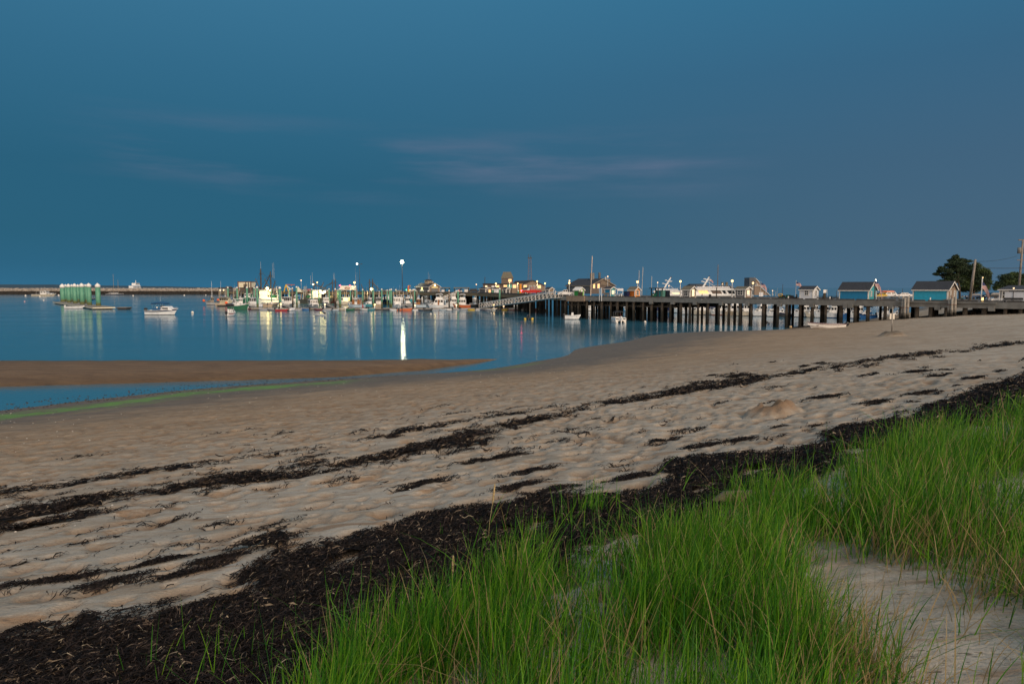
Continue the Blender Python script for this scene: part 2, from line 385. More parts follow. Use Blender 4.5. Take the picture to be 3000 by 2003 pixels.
def weedmask(x, y):
    s, t = rot(x, y)
    n = fbm(s * .55, t * 1.7, 11, 4); n2 = fbm(s * 1.6, t * 4.5, 31, 3); g = fbm(s * .16, t * .5, 77, 2)
    wa = .55 + 1.2 * g; mA = (1 - dpoly(x, y, wA) / wa) * 1.1 + (n - .5) * 3.6 + (n2 - .5) * 1.8 + (g - .5) * 1.6 - .16
    mA2 = (1 - dpoly(x, y, wA2) / (.4 + .5 * g)) * .9 + (n - .5) * 2.6 + (n2 - .5) * .9 + (g - .5) * 1.2 - .25
    mB = sstep(-.3, .3, sdist(x, y, wB) + (n - .5) * 1.25 + (n2 - .5) * .8 + .08) * 1.1 - sstep(.34, .22, n) * .9 - (n2 < .2) * .25
    mid = sstep(.74, .80, n) * sstep(.42, .56, g) * .8
    return np.clip(mA, 0, 1), np.clip(mA2, 0, 1), np.clip(mB, 0, 1), mid
def dimples(x, y, cell, s, keep=.6):
    s_, t_ = rot(x, y); u = s_ / cell; v = t_ / (cell * .75); d = np.full(x.shape, 9.0); iu = np.floor(u); iv = np.floor(v)
    for a in (-1, 0, 1):
        for b in (-1, 0, 1):
            qx = iu + a; qy = iv + b; ox = hsh(qx, qy, s); oy = hsh(qx, qy, s + 5); k = hsh(qx, qy, s + 9)
            r = .22 + .3 * hsh(qx, qy, s + 13)
            dd = np.hypot(u - qx - ox, v - qy - oy) / r + (k > keep) * 9
            d = np.minimum(d, dd)
    return sstep(1.05, .45, d)
def zfull(x, y, more=False):
    z = zbase(x, y); dst = np.hypot(x, y)
    beach = sstep(.35, 1.4, z) * sstep(4.75, 4.3, z)
    f1 = dimples(x, y, .50, 3, .72); f2 = dimples(x, y, .78, 43, .55); sw = fbm(x * .22, y * .22, 5, 3) - .5; rp = fbm(x * 1.3, y * 1.3, 8, 3) - .5
    near = sstep(60, 25, dst)
    z = z + (sw * .12 + rp * .06) * sstep(-.2, 1, z) - (.075 * f1 + .085 * f2) * beach * near * (.5 + .9 * fbm(x * .1, y * .1, 91, 2))
    # heap of dug sand
    hp = HEAP; q = np.hypot((x - hp[0]) * .73 + (y - hp[1]) * .68, ((y - hp[1]) * .73 - (x - hp[0]) * .68) * 1.25)
    hd = sstep(1.15, .35, q); lump = fbm(x * 4.2, y * 4.2, 55, 4)
    z = z + hd * (.03 + .52 * lump * lump) - .10 * sstep(.22, 0, np.abs(q - 1.0))
    sd = SIGN; q2 = np.hypot(x - sd[0], y - sd[1]); hs = sstep(1.5, .5, q2); z = z + hs * (.42 + .2 * lump)
    if more: return z, np.clip(f1 * .8 + f2 * .75, 0, 1) * beach * near, hd, hs
    return z
HEAP = ground(2265, 1205); SIGN = ground(2612, 984)
na, nd = 640, 640
az = np.radians(np.linspace(-62, 62, na)); ds = 1.2 * (330 / 1.2) ** (np.linspace(0, 1, nd) ** .93)
AZ, DS = np.meshgrid(az, ds); TX = (np.sin(AZ) * DS).ravel(); TY = (np.cos(AZ) * DS - .4).ravel()
TZ, damp, hd, hs = zfull(TX, TY, True)
idx = np.arange(na * nd).reshape(nd, na)
quads = np.stack([idx[:-1, :-1], idx[:-1, 1:], idx[1:, 1:], idx[1:, :-1]], -1).reshape(-1, 4)
keep = (TZ[quads].max(1) > -2.6)
def npmesh(name, V, Q, m, attrs=None, smooth=True):
    me = bpy.data.meshes.new(name); V = np.asarray(V, np.float32); Q = np.asarray(Q, np.int32); k = Q.shape[1]
    me.vertices.add(len(V)); me.vertices.foreach_set('co', V.ravel())
    me.loops.add(Q.size); me.loops.foreach_set('vertex_index', Q.ravel())
    me.polygons.add(len(Q)); me.polygons.foreach_set('loop_start', np.arange(len(Q), dtype=np.int32) * k)
    me.polygons.foreach_set('use_smooth', np.full(len(Q), smooth))
    for a, v in (attrs or {}).items():
        at_ = me.attributes.new(a, 'FLOAT', 'POINT'); at_.data.foreach_set('value', np.asarray(v, np.float32))
    me.update(calc_edges=True); me.validate(); me.materials.append(m)
    o = bpy.data.objects.new(name, me); C.objects.link(o); return o
def compact(V, Q, *attrs):
    u, inv = np.unique(Q, return_inverse=True); return V[u], inv.reshape(Q.shape), [a[u] for a in attrs]
algae = gw([(-300, 1262), (0, 1222), (300, 1188), (560, 1153), (800, 1133), (1000, 1119)]); algae2 = gw([(1405, 1086), (1500, 1077), (1575, 1063)])
s_, t_ = rot(TX, TY); an = fbm(s_ * .5, t_ * 2, 61, 3)
al = np.maximum(sstep(1.25, .25, dpoly(TX, TY, algae) / (.5 + 4.4 * np.clip(an - .27, 0, 1))), .8 * sstep(1.3, .2, dpoly(TX, TY, algae2) / (.45 + .8 * an)))
fade = sstep(-2, 12, -(TX + 6)) * .55 + .45
wet = sstep(1.15, .30, TZ + (an - .5) * .6)
seadist = TZ
V = np.stack([TX, TY, TZ], 1)
Vc, Qc, (dm, wt, alg, hd_, hs_) = compact(V, quads[keep], damp, wet, al * fade, hd, hs)
sand = bpy.data.materials.new('beach_sand'); sand.use_nodes = True
nt = sand.node_tree; N = nt.nodes; L = nt.links; b = N['Principled BSDF']
def attr(n): a = N.new('ShaderNodeAttribute'); a.attribute_name = n; return a.outputs['Fac']
def noise(scale, detail=4, rough=.6, vec=None):
    n = N.new('ShaderNodeTexNoise'); n.inputs['Scale'].default_value = scale; n.inputs['Detail'].default_value = detail; n.inputs['Roughness'].default_value = rough
    if vec is not None: L.new(vec, n.inputs['Vector'])
    return n.outputs['Fac']
def mr(x, a, b_, c=0., d=1.):
    n = N.new('ShaderNodeMapRange'); n.inputs[1].default_value = a; n.inputs[2].default_value = b_; n.inputs[3].default_value = c; n.inputs[4].default_value = d; n.interpolation_type = 'SMOOTHSTEP'
    L.new(x, n.inputs[0]); return n.outputs[0]
tcs = N.new('ShaderNodeTexCoord'); ob = tcs.outputs['Object']
mp = N.new('ShaderNodeMapping'); mp.inputs['Rotation'].default_value = (0, 0, R(-43)); mp.inputs['Scale'].default_value = (.6, 2.2, 1); L.new(ob, mp.inputs[0])
big = noise(.5, 5, .6, mp.outputs[0]); mid_ = noise(2.6, 5, .65, mp.outputs[0]); fine = noise(30, 4, .7, ob); grain = noise(180, 2, .7, ob)
sepz = N.new('ShaderNodeSeparateXYZ'); L.new(ob, sepz.inputs[0])
dry = mixc(mr(fine, .3, .7), (.35, .308, .252), (.455, .41, .345))
moist = mixc(mr(fine, .3, .7), (.265, .176, .098), (.365, .256, .155))
lowm = math_('MULTIPLY_ADD', mr(sepz.outputs[2], 2.9, 1.0), .75, math_('MULTIPLY', mr(mid_, .42, .66), .45), clamp=True)
col = mixc(lowm, dry, moist)
pt_ = math_('MULTIPLY', mr(noise(1.5, 5, .6, mp.outputs[0]), .50, .64), mr(mid_, .40, .58))
dp_ = math_('MAXIMUM', attr('damp'), math_('MULTIPLY', pt_, .8), clamp=True)
dp_ = math_('MAXIMUM', math_('MULTIPLY', dp_, .92), math_('MULTIPLY', attr('heap'), .95))
col = mixc(dp_, col, (.215, .118, .052))
col = mixc(math_('MULTIPLY', attr('mound'), .9), col, (.045, .032, .016))
sp1 = noise(7.5, 3, .8, mp.outputs[0])
dirt = math_('MULTIPLY', mr(sp1, .60, .68), mr(big, .35, .6, .3, .95))
col = mixc(dirt, col, (.09, .07, .055))
wn = math_('MULTIPLY', attr('wet'), math_('MULTIPLY_ADD', mr(fine, .35, .65), .5, .5), clamp=True)
col = mixc(math_('MULTIPLY', wn, .92), col, mixc(mr(noise(5, 4, .8, mp.outputs[0]), .4, .62), (.022, .018, .013), (.085, .068, .045)))
col = mixc(math_('MULTIPLY', attr('algae'), mr(noise(2.2, 6, .8, mp.outputs[0]), .36, .56), clamp=True), col, (.11, .30, .008))
bl = N.new('ShaderNodeMix'); bl.data_type = 'RGBA'; bl.blend_type = 'MULTIPLY'; bl.inputs[0].default_value = 1.0
L.new(col, bl.inputs[6]); L.new(mixc(mr(big, .32, .66), (.80, .77, .73), (1.06, 1.06, 1.06)), bl.inputs[7]); col = bl.outputs[2]
st2 = noise(.9, 5, .7, mp.outputs[0]); col = mixc(math_('MULTIPLY', mr(st2, .56, .68), math_('MULTIPLY', mr(sepz.outputs[2], 3.4, 2.0), .7)), col, (.15, .088, .045))
gm = mixc(.12, col, mixc(mr(grain, .35, .65), (.05, .04, .03), (.6, .56, .5)))
L.new(gm, b.inputs['Base Color'])
rg = math_('MULTIPLY_ADD', attr('wet'), -.35, .92); L.new(rg, b.inputs['Roughness']); b.inputs['Specular IOR Level'].default_value = .3
bp = N.new('ShaderNodeBump'); bp.inputs['Strength'].default_value = .55; bp.inputs['Distance'].default_value = .05
hgt = math_('ADD', math_('MULTIPLY', noise(3.2, 5, .65, ob), 1.2), math_('ADD', math_('ADD', math_('MULTIPLY', noise(8, 4, .75, mp.outputs[0]), .75), math_('MULTIPLY', fine, .25)), math_('MULTIPLY', grain, .05)))
L.new(hgt, bp.inputs['Height']); L.new(bp.outputs[0], b.inputs['Normal'])
struct(npmesh('beach', Vc, Qc, sand, {'damp': dm, 'wet': wt, 'algae': alg, 'heap': hd_, 'mound': hs_}))
# ---------------------------------------------------------------- sand bar
up = [(-900, 1060), (-200, 1056), (200, 1055), (700, 1055), (1100, 1054), (1300, 1052.5), (1400, 1051), (1468, 1050)]
dn = [(-900, 1165), (-200, 1140), (150, 1131), (560, 1120), (1000, 1106), (1250, 1084), (1390, 1065), (1468, 1050.5)]
def interp(pts, x): return np.interp(x, [p[0] for p in pts], [p[1] for p in pts])
cols = np.concatenate([np.linspace(-900, 1300, 260), np.linspace(1305, 1468, 60)]); nr = 26
bv = []; bz = []
for px in cols:
    a = onz(px, interp(up, px) - .0); c = onz(px, interp(dn, px))
    jit = (fbm(np.array([a.x * .35]), np.array([3.3]), 4)[0] - .5) * 1.6
    wd = (a - c).length; k = min(1, wd / 9)
    c = c + (c - a).normalized() * jit * .5 * k; a = a + (a - c).normalized() * jit * k
    for j in range(nr):
        t = j / (nr - 1); p = c.lerp(a, t)
        h = .55 * k * min(1, (t / .13)) ** .6 * (1 - .9 * max(0, (t - .13) / .87) ** 1.5) + .05 * k * (vn(np.array([p.x * .8]), np.array([p.y * .8]), 3)[0] - .5) * (0 < j < nr - 1)
        bv.append((p.x, p.y, h - .04 if 0 < j < nr - 1 else -.3)); bz.append(sstep(.16, .02, np.array(t)) * .8 + .35 * sstep(.55, .95, np.array(t)))
ii = np.arange(len(cols) * nr).reshape(len(cols), nr)
bq = np.stack([ii[:-1, :-1], ii[1:, :-1], ii[1:, 1:], ii[:-1, 1:]], -1).reshape(-1, 4)
bm_ = bpy.data.materials.new('sandbar_sand'); bm_.use_nodes = True
nt = bm_.node_tree; N = nt.nodes; L = nt.links; b = N['Principled BSDF']
tcs = N.new('ShaderNodeTexCoord'); ob = tcs.outputs['Object']
mp = N.new('ShaderNodeMapping'); mp.inputs['Scale'].default_value = (.25, 1.1, 1); L.new(ob, mp.inputs[0])
n1 = noise(1.2, 6, .7, mp.outputs[0]); n2 = noise(4, 6, .85, mp.outputs[0])
c1 = mixc(mr(n1, .35, .65), (.150, .086, .042), (.235, .145, .075)); c1 = mixc(mr(n2, .48, .68), c1, (.075, .046, .024))
c1 = mixc(math_('MULTIPLY', attr('wet'), .8), c1, (.06, .042, .026)); L.new(c1, b.inputs['Base Color']); b.inputs['Roughness'].default_value = .8
bp = N.new('ShaderNodeBump'); bp.inputs['Strength'].default_value = .9; bp.inputs['Distance'].default_value = .15; L.new(n2, bp.inputs['Height']); L.new(bp.outputs[0], b.inputs['Normal'])
struct(npmesh('sandbar', np.array(bv), bq, bm_, {'wet': np.array(bz)}))
# ---------------------------------------------------------------- water
wm = bpy.data.materials.new('harbour_water'); wm.use_nodes = True
nt = wm.node_tree; N = nt.nodes; L = nt.links; b = N['Principled BSDF']
tcs = N.new('ShaderNodeTexCoord'); ob = tcs.outputs['Object']
b.inputs['Base Color'].default_value = (.042, .172, .258, 1); b.inputs['IOR'].default_value = 1.5
mp = N.new('ShaderNodeMapping'); mp.inputs['Scale'].default_value = (.05, .16, 1); L.new(ob, mp.inputs[0])
pn = noise(.7, 3, .5, mp.outputs[0]); b.inputs['Roughness'].default_value = .11
L.new(mr(pn, .35, .7, .06, .14), b.inputs['Roughness'])
mp2 = N.new('ShaderNodeMapping'); mp2.inputs['Scale'].default_value = (.95, 1.6, 1); L.new(ob, mp2.inputs[0])
wv = noise(1.6, 3, .5, mp2.outputs[0])
bp = N.new('ShaderNodeBump'); bp.inputs['Strength'].default_value = .12; bp.inputs['Distance'].default_value = .12; L.new(wv, bp.inputs['Height']); L.new(bp.outputs[0], b.inputs['Normal'])
wb = MB(); wb.add([(-9000, 3, 0), (9000, 3, 0), (9000, 12000, 0), (-9000, 12000, 0)], [(0, 1, 2, 3)])
struct(wb.build('water', wm))
# ---------------------------------------------------------------- dried seaweed
def weed_mat():
    m = bpy.data.materials.new('dried_eelgrass'); m.use_nodes = True
    nt = m.node_tree; b = nt.nodes['Principled BSDF']; a = nt.nodes.new('ShaderNodeAttribute'); a.attribute_name = 'tone'
    r = nt.nodes.new('ShaderNodeValToRGB'); cr = r.color_ramp
    for p, c in ((.0, (.005, .0045, .0045)), (.5, (.012, .0095, .0095)), (.88, (.034, .025, .023)), (.975, (.15, .115, .085))):
        e = cr.elements.new(p); e.color = c + (1,)
    cr.elements.remove(cr.elements[0]); cr.elements[-1].position = 1.0; cr.elements[-1].color = (.34, .28, .2, 1)
    nt.links.new(a.outputs['Fac'], r.inputs[0]); nt.links.new(r.outputs[0], b.inputs['Base Color']); b.inputs['Roughness'].default_value = .75; b.inputs['Specular IOR Level'].default_value = .15
    return m
WEED = weed_mat()
mA, mA2, mB, mid = weedmask(TX, TY)
def strands(P, D, n, alongbias=.6, zoff=0.0):
    """thin curved ribbons lying on the ground; P (k,2) base points"""
    k = len(P); th = np.where(rng.random(k) < alongbias, .82 + rng.normal(0, .45, k), rng.random(k) * PI)
    ln = (.03 + .11 * rng.random(k) ** 2) * (1 + D / 11); wd = (.0013 + .0012 * rng.random(k)) * (1 + D / 5)
    out = []; c = rng.normal(0, .5, k)
    for j in range(4):
        f = j / 3 - .5; a = th + c * f
        x = P[:, 0] + np.cos(a) * ln * f; y = P[:, 1] + np.sin(a) * ln * f
        z = zoff * (.75 + .25 * rng.random(k)) + (.006 + .012 * rng.random(k) + .028 * (1 - 4 * f * f) * rng.random(k) ** 2) * (1 + D / 30)
        ox = -np.sin(a) * wd * (1 - 1.2 * abs(f)); oy = np.cos(a) * wd * (1 - 1.2 * abs(f)); oz = rng.normal(0, .6, k) * wd
        out.append((x - ox, y - oy, z - oz)); out.append((x + ox, y + oy, z + oz))
    V = np.stack([np.stack(o, 1) for o in out], 1)          # k,8,3
    zb = zfull(V[:, :, 0].ravel(), V[:, :, 1].ravel()).reshape(k, 8); V[:, :, 2] += zb
    base = (np.arange(k) * 8)[:, None, None]; q = np.array([[0, 1, 3, 2], [2, 3, 5, 4], [4, 5, 7, 6]])[None] + base
    tone = np.repeat(rng.random(k), 8)
    return V.reshape(-1, 3), q.reshape(-1, 4), tone
def cand(n, d0, d1, a0=-46, a1=46):
    d = d0 * (d1 / d0) ** rng.random(n); a = np.radians(a0 + (a1 - a0) * rng.random(n)); return np.stack([np.sin(a) * d, np.cos(a) * d], 1), d
def weed_object(name, label, mask_i, nc, d0, d1, thr, lift):
    P, D = cand(nc, d0, d1); m = weedmask(P[:, 0], P[:, 1])[mask_i]
    k = rng.random(nc) < np.clip(m * 1.3, 0, 1); P = P[k]; D = D[k]
    mz = lift * np.clip((m[k] - thr) * 2.2, 0, 1) * (.3 + 1.1 * fbm(P[:, 0] * 4, P[:, 1] * 4, 21, 3)); V, Q, T = strands(P, D, len(P), .6, mz + .015)
    grid = (mA, mA2, mB, mid)[mask_i]; qm = quads[(grid[quads].min(1) > thr) & (DS.ravel()[quads].max(1) < d1)]
    lumps = fbm(TX * 4, TY * 4, 21, 3)
    G = np.stack([TX, TY, TZ + lift * np.clip((grid - thr) * 2.2, 0, 1) * (.3 + 1.1 * lumps) + .004], 1)
    Gc, qc, (tg,) = compact(G, qm, rng.random(len(TX)) * .3)
    return struct(npmesh(name, np.vstack([V, Gc]), np.vstack([Q, qc + len(V)]), WEED, {'tone': np.concatenate([T, tg])}, False), 'stuff')
weed_object('dried_seaweed', '', 2, 330000, 2.8, 60, .62, .10)
weed_object('dried_seaweed', '', 0, 420000, 6, 75, .45, .07)
weed_object('dried_seaweed', '', 1, 260000, 7, 65, .5, .05)
# scattered tufts between the wrack lines
P, D = cand(420, 4.5, 45); z0 = zbase(P[:, 0], P[:, 1]); kk = (z0 > 1.7) & (z0 < 4.2); P = P[kk]; D = D[kk]
reps = (4 + 55 * rng.random(len(P)) ** 3).astype(int); pp = np.repeat(P, reps, 0); dd = np.repeat(D, reps); sz = np.repeat(.05 + .12 * rng.random(len(P)), reps)
s1 = rng.normal(0, 1, len(pp)) * sz * 2.4; s2 = rng.normal(0, 1, len(pp)) * sz * .8
pp = pp + np.stack([s1 * .73 - s2 * .68, s1 * .68 + s2 * .73], 1)
BIG = [(1430, 1350, .35), (1470, 1345, .3), (1520, 1430, .22), (1615, 1442, .26), (2060, 1310, .25), (2170, 1290, .2), (2165, 1100, .4), (640, 1640, .2), (540, 1680, .18), (210, 1690, .16), (615, 1760, .12), (2750, 1100, .3), (2690, 1090, .45), (2850, 1108, .3), (120, 1695, .25), (330, 1700, .22), (450, 1645, .2), (60, 1830, .2), (1240, 1420, .3), (1560, 1385, .25), (1330, 1290, .3), (2420, 1160, .4), (2560, 1180, .3), (2700, 1150, .35), (2880, 1150, .35), (1950, 1290, .2), (2560, 1290, .2), (1850, 1400, .2), (2380, 1310, .2)]
for px, py, s in BIG:
    g = ground(px, py); m = 420; s1 = rng.normal(0, 1, m) * s; s2 = rng.normal(0, 1, m) * s * .38
    pp = np.vstack([pp, np.stack([g.x + s1 * .8 - s2 * .6, g.y + s1 * .5 + s2 * .7], 1)]); dd = np.concatenate([dd, np.full(m, g.y)])
V, Q, T = strands(pp, dd, len(pp), .5); struct(npmesh('dried_seaweed', V, Q, WEED, {'tone': T * .9}, False), 'stuff')
# dark weed bits and pebbles at the edge of the channel, pale shells on the beach
def bits(name, pts, size, m, attrs=None):
    k = len(pts); z = zfull(pts[:, 0], pts[:, 1]); z = np.maximum(z, 0) + .005
    base = np.array([[-1, -1, -.4], [1, -.8, -.4], [.9, 1, -.4], [-.8, .9, -.4], [.1, 0, .7]])
    a = rng.random(k) * 2 * PI; s = size[:, None]
    bx = base[None, :, 0] * np.cos(a)[:, None] - base[None, :, 1] * np.sin(a)[:, None] * .6; by = base[None, :, 0] * np.sin(a)[:, None] + base[None, :, 1] * np.cos(a)[:, None] * .6
    V = np.stack([pts[:, :1] + bx * s, pts[:, 1:] + by * s, z[:, None] + base[None, :, 2] * s * .6], -1).reshape(-1, 3)
    t = np.array([[0, 1, 4], [1, 2, 4], [2, 3, 4], [3, 0, 4]])[None] + (np.arange(k) * 5)[:, None, None]
    return struct(npmesh(name, V, t.reshape(-1, 3), m, attrs, False), 'stuff')
P, D = cand(60000, 18, 70, -46, 6); z0 = zbase(P[:, 0], P[:, 1]); s_, t_ = rot(P[:, 0], P[:, 1]); nn = fbm(s_ * .6, t_ * 1.5, 15, 3)
k = (z0 > -.22) & (z0 < .10) & (P[:, 0] < -4) & (rng.random(len(P)) < sstep(-.22, .02, z0 + (nn - .5) * .3) * sstep(-4, -14, P[:, 0]) * .5); P = P[k]
bits('seaweed_bits', P, .03 + .08 * rng.random(len(P)) ** 2, mat('wet_weed', (.035, .022, .016), .5, .5, 3))
P, D = cand(1500, 6, 70); z0 = zbase(P[:, 0], P[:, 1]); k = (z0 > .1) & (z0 < 3.4) & (rng.random(len(P)) < .35 + .65 * (z0 < 1.3)); P = P[k]; D = D[k]
bits('shells', P, (.006 + .008 * rng.random(len(P))) * (1 + D / 22), mat('shell', (.62, .58, .52), .5, .25, 9))
# ---------------------------------------------------------------- beach grass
gp = [(820, 2300), (900, 2010), (1000, 1940), (1180, 1850), (1280, 1770), (1500, 1712), (1800, 1655), (2080, 1560), (2290, 1475), (2420, 1400), (2620, 1335), (2800, 1280), (3000, 1225), (3500, 1120), (3700, 2300)]
gpw = gw(gp)
bare = [(1720, 1775, 190, 90), (2060, 1580, 95, 26), (1830, 1640, 90, 30), (2560, 1770, 150, 60), (2620, 1890, 190, 75), (2850, 1975, 260, 95), (2480, 1700, 90, 40), (2960, 1840, 120, 60)]
def grass_density(P):
    px, py = proj(P[:, 0], P[:, 1], zbase(P[:, 0], P[:, 1])); d = sdist(P[:, 0], P[:, 1], gpw)
    n = fbm(P[:, 0] * 1.1, P[:, 1] * 1.1, 101, 3)
    g = sstep(-.25, .9, d + (n - .5) * 1.5)
    for bx, by, rx, ry in bare:
        q = np.hypot((px - bx) / rx, (py - by) / ry); g = g * (.05 + .95 * sstep(.75, 1.25, q + (n - .5) * .5))
    thin = sstep(2250, 2550, px) * sstep(1560, 1680, py)      # sparse dry corner at lower right
    return g * (1 - .58 * thin) * np.clip((n - .34) * 4.2, .07, 1.35), n, thin
P, D = cand(400000, 1.9, 34, -25, 52)
g, n, thin = grass_density(P); k = rng.random(len(P)) < g * .66; P = P[k]; D = D[k]; n = n[k]; thin = thin[k]
print('grass blades', len(P))
ex = []
for px, py, m, sp in [(1725, 1520, 90, .16), (1745, 1500, 40, .14), (1560, 1600, 30, .12), (1640, 1570, 24, .14), (1430, 1560, 9, .1), (1300, 1590, 5, .1), (1480, 1640, 40, .3), (1850, 1540, 30, .3), (520, 1960, 8, .2), (690, 1930, 9, .25), (600, 1900, 5, .3), (760, 1970, 12, .3), (840, 1900, 10, .3), (440, 1990, 6, .2), (1200, 1700, 8, .25), (950, 1800, 8, .3), (2020, 1440, 14, .3), (1700, 1600, 22, .4), (2520, 1330, 40, .3), (2700, 1270, 60, .4), (2900, 1215, 60, .4)]:
    g0 = ground(px, py); ex.append(np.stack([g0.x + rng.normal(0, sp, m), g0.y + rng.normal(0, sp, m)], 1))
ex = np.vstack(ex); P = np.vstack([P, ex]); D = np.hypot(P[:, 0], P[:, 1]); k = len(P)
n = np.concatenate([n, np.full(len(ex), .5)]); thin = np.concatenate([thin, np.zeros(len(ex))])
z0 = zfull(P[:, 0], P[:, 1])
hgt = (.27 + .44 * rng.random(k) ** 1.3) * (.75 + .5 * n) * (1 - .25 * thin); hgt[-len(ex):] *= .85
dryness = np.clip((rng.random(k) < .10 + .36 * thin + .2 * (n < .40)) * (.55 + .45 * rng.random(k)) + .0, 0, 1)
tone = np.where(dryness > 0, .62 + .38 * dryness, .56 * rng.random(k) + .12 * (n - .5))
ang = rng.random(k) * 2 * PI; lean = .08 + .55 * rng.random(k) ** 2 + 1.1 * (rng.random(k) < .06) + .35 * (dryness > 0) * rng.random(k)
wx = .55 + .25 * fbm(P[:, 0] * .4, P[:, 1] * .4, 66, 2); 
dx = np.cos(ang) * lean + .14 * wx; dy = np.sin(ang) * lean - .03; bend = .25 + .9 * rng.random(k) ** 2
wd = (.0018 + .0019 * rng.random(k)) * (1 + D / 14)
pa = rng.random(k) * PI; wxv = np.cos(pa); wyv = np.sin(pa) * .5
rows = []
for j, f in enumerate((0, .3, .6, .82, 1.0)):
    h = hgt * f; drop = bend * .22 * hgt * f ** 3
    x = P[:, 0] + dx * h * (.6 + bend * f * .7); y = P[:, 1] + dy * h * (.6 + bend * f * .7); z = z0 + h * .97 - drop * lean * 2 - .02
    ww = wd * (1.0, .95, .75, .45, .06)[j]
    rows += [np.stack([x - wxv * ww, y - wyv * ww, z], 1), np.stack([x + wxv * ww, y + wyv * ww, z], 1)]
V = np.stack(rows, 1).reshape(-1, 3); q = np.array([[0, 1, 3, 2], [2, 3, 5, 4], [4, 5, 7, 6], [6, 7, 9, 8]])[None] + (np.arange(k) * 10)[:, None, None]
gmat = bpy.data.materials.new('beach_grass'); gmat.use_nodes = True
nt = gmat.node_tree; N = nt.nodes; L = nt.links; b = N['Principled BSDF']
r = ramp(attr('tone'), [(0, (.014, .078, .007)), (.25, (.042, .180, .010)), (.5, (.140, .320, .014)), (.62, (.19, .26, .03)), (.8, (.27, .20, .075)), (1, (.36, .27, .14))])
L.new(r, b.inputs['Base Color']); b.inputs['Roughness'].default_value = .5; b.inputs['Specular IOR Level'].default_value = .3
tr = N.new('ShaderNodeBsdfTranslucent'); L.new(r, tr.inputs[0]); ms = N.new('ShaderNodeMixShader'); ms.inputs[0].default_value = .35
L.new(b.outputs[0], ms.inputs[1]); L.new(tr.outputs[0], ms.inputs[2]); L.new(ms.outputs[0], N['Material Output'].inputs[0])
struct(npmesh('beach_grass', V, q.reshape(-1, 4), gmat, {'tone': np.repeat(tone, 10)}, True), 'stuff')
# litter of dead grass under the blades
P, D = cand(14000, 2, 22, -20, 52); g, n, thin = grass_density(P); k = rng.random(len(P)) < g * .45 + thin * .25; P = P[k]; D = D[k]
V, Q, T = strands(P, D * .35, len(P), .2); struct(npmesh('grass_litter', V, Q, gmat, {'tone': .72 + .28 * T}, False), 'stuff')
# tall seed heads
seeds = [('tall tan seed head standing at the seaward edge of the grass', 1430, 1590, 1450, 1415), ('upright tan seed head rising from the left grass clump', 1326, 1770, 1328, 1625), ('short brown seed head beside the bare sand pocket', 1832, 1700, 1845, 1660)]
for lb, px, py, tx, ty in seeds:
    g0 = ground(px, py); t = at(tx, ty, g0.y + .05); o = thing('seed_stalk', lb, 'grass stalk', g0, 0, 'seed heads of the beach grass')
    v = t - g0; s = MB(); s.tube([(0, 0, -.02), v * .35 + Vector((-.01, 0, 0)), v * .7], [.004, .0035, .003], 5); s.build('stem', mat('stem_tan', (.30, .26, .12), .7), o, True)
    s = MB(); s.tube([v * .62, v * .7, v * .85, v * .97, v], [.003, .010, .012, .008, .002], 7); s.build('seed_head', mat('seed_tan', (.42, .32, .16), .85, .25, 30, bump=.6), o, True)
# driftwood
g0 = ground(2160, 1480); g1 = ground(2090, 1492)
o = tag(MB().tube([g1 - g0, (g1 - g0) * .5 + Vector((0, 0, .05)), Vector((.35, .12, .02))], [.05, .075, .06], 9).build('driftwood', mat('drift', (.20, .16, .10), .9, .3, 3, bump=.5), None, True, g0 + Vector((0, 0, .07))), 'weathered driftwood log lying in the seaweed beside the grass', 'driftwood')
# ---------------------------------------------------------------- boats
def hull_rings(Lh, B, fb, sheer=.55, draft=.35, tr=.82, n=12, rake=.14, full=1.0, inner=.16):
    """stations from stern (x=-L/2) to bow (x=+L/2); each ring: outside port > keel > outside starboard > inside"""
    rings = []
    for i in range(n + 1):
        t = i / n
        b = B / 2 * (tr + (1 - tr) * math.sin(min(1, t / .45) * PI / 2)) if t < .45 else B / 2 * max(.015, 1 - ((t - .45) / .55) ** (2.1 * full))
        h = fb * (1 + sheer * max(0, (t - .3) / .7) ** 1.7 + .06 * (1 - t))
        x = -Lh / 2 + Lh * t
        xr = lambda z: x - rake * Lh * max(0, t - .55) / .45 * max(0, (h - z)) / (h + draft)
        dr = draft * (1 - max(0, (t - .6) / .4) ** 2 * .75)
        fl = .80 - .18 * max(0, (t - .5) / .5)
        pts = [(xr(h), b, h), (xr(h * .45), b * (.93 * (1 - (1 - fl) * .3)), h * .45), (xr(.02), b * fl, .02), (xr(-dr), 0, -dr), (xr(.02), -b * fl, .02), (xr(h * .45), -b * (.93 * (1 - (1 - fl) * .3)), h * .45), (xr(h), -b, h),
               (xr(h), -b * .90, h), (xr(h) if t < .97 else x - .02, -b * .86, h - inner), (xr(h) if t < .97 else x - .02, b * .86, h - inner), (xr(h), b * .90, h)]
        rings.append(pts)
    return rings
def hull(root, Lh, B, fb, m, rail='trim_white', smooth=True, **k):
    rg = hull_rings(Lh, B, fb, **k); s = MB(); s.loft(rg); h = s.build('hull', m, root, False)
    for p in h.data.polygons: p.use_smooth = False
    r = MB()
    for sgn in (0, 6):
        r.tube([Vector(q[sgn]) + Vector((0, .02 if sgn == 0 else -.02, -.02)) for q in rg], max(.025, .011 * Lh ** .8), 5)
    r.build('rub_rail', rail, h); return h
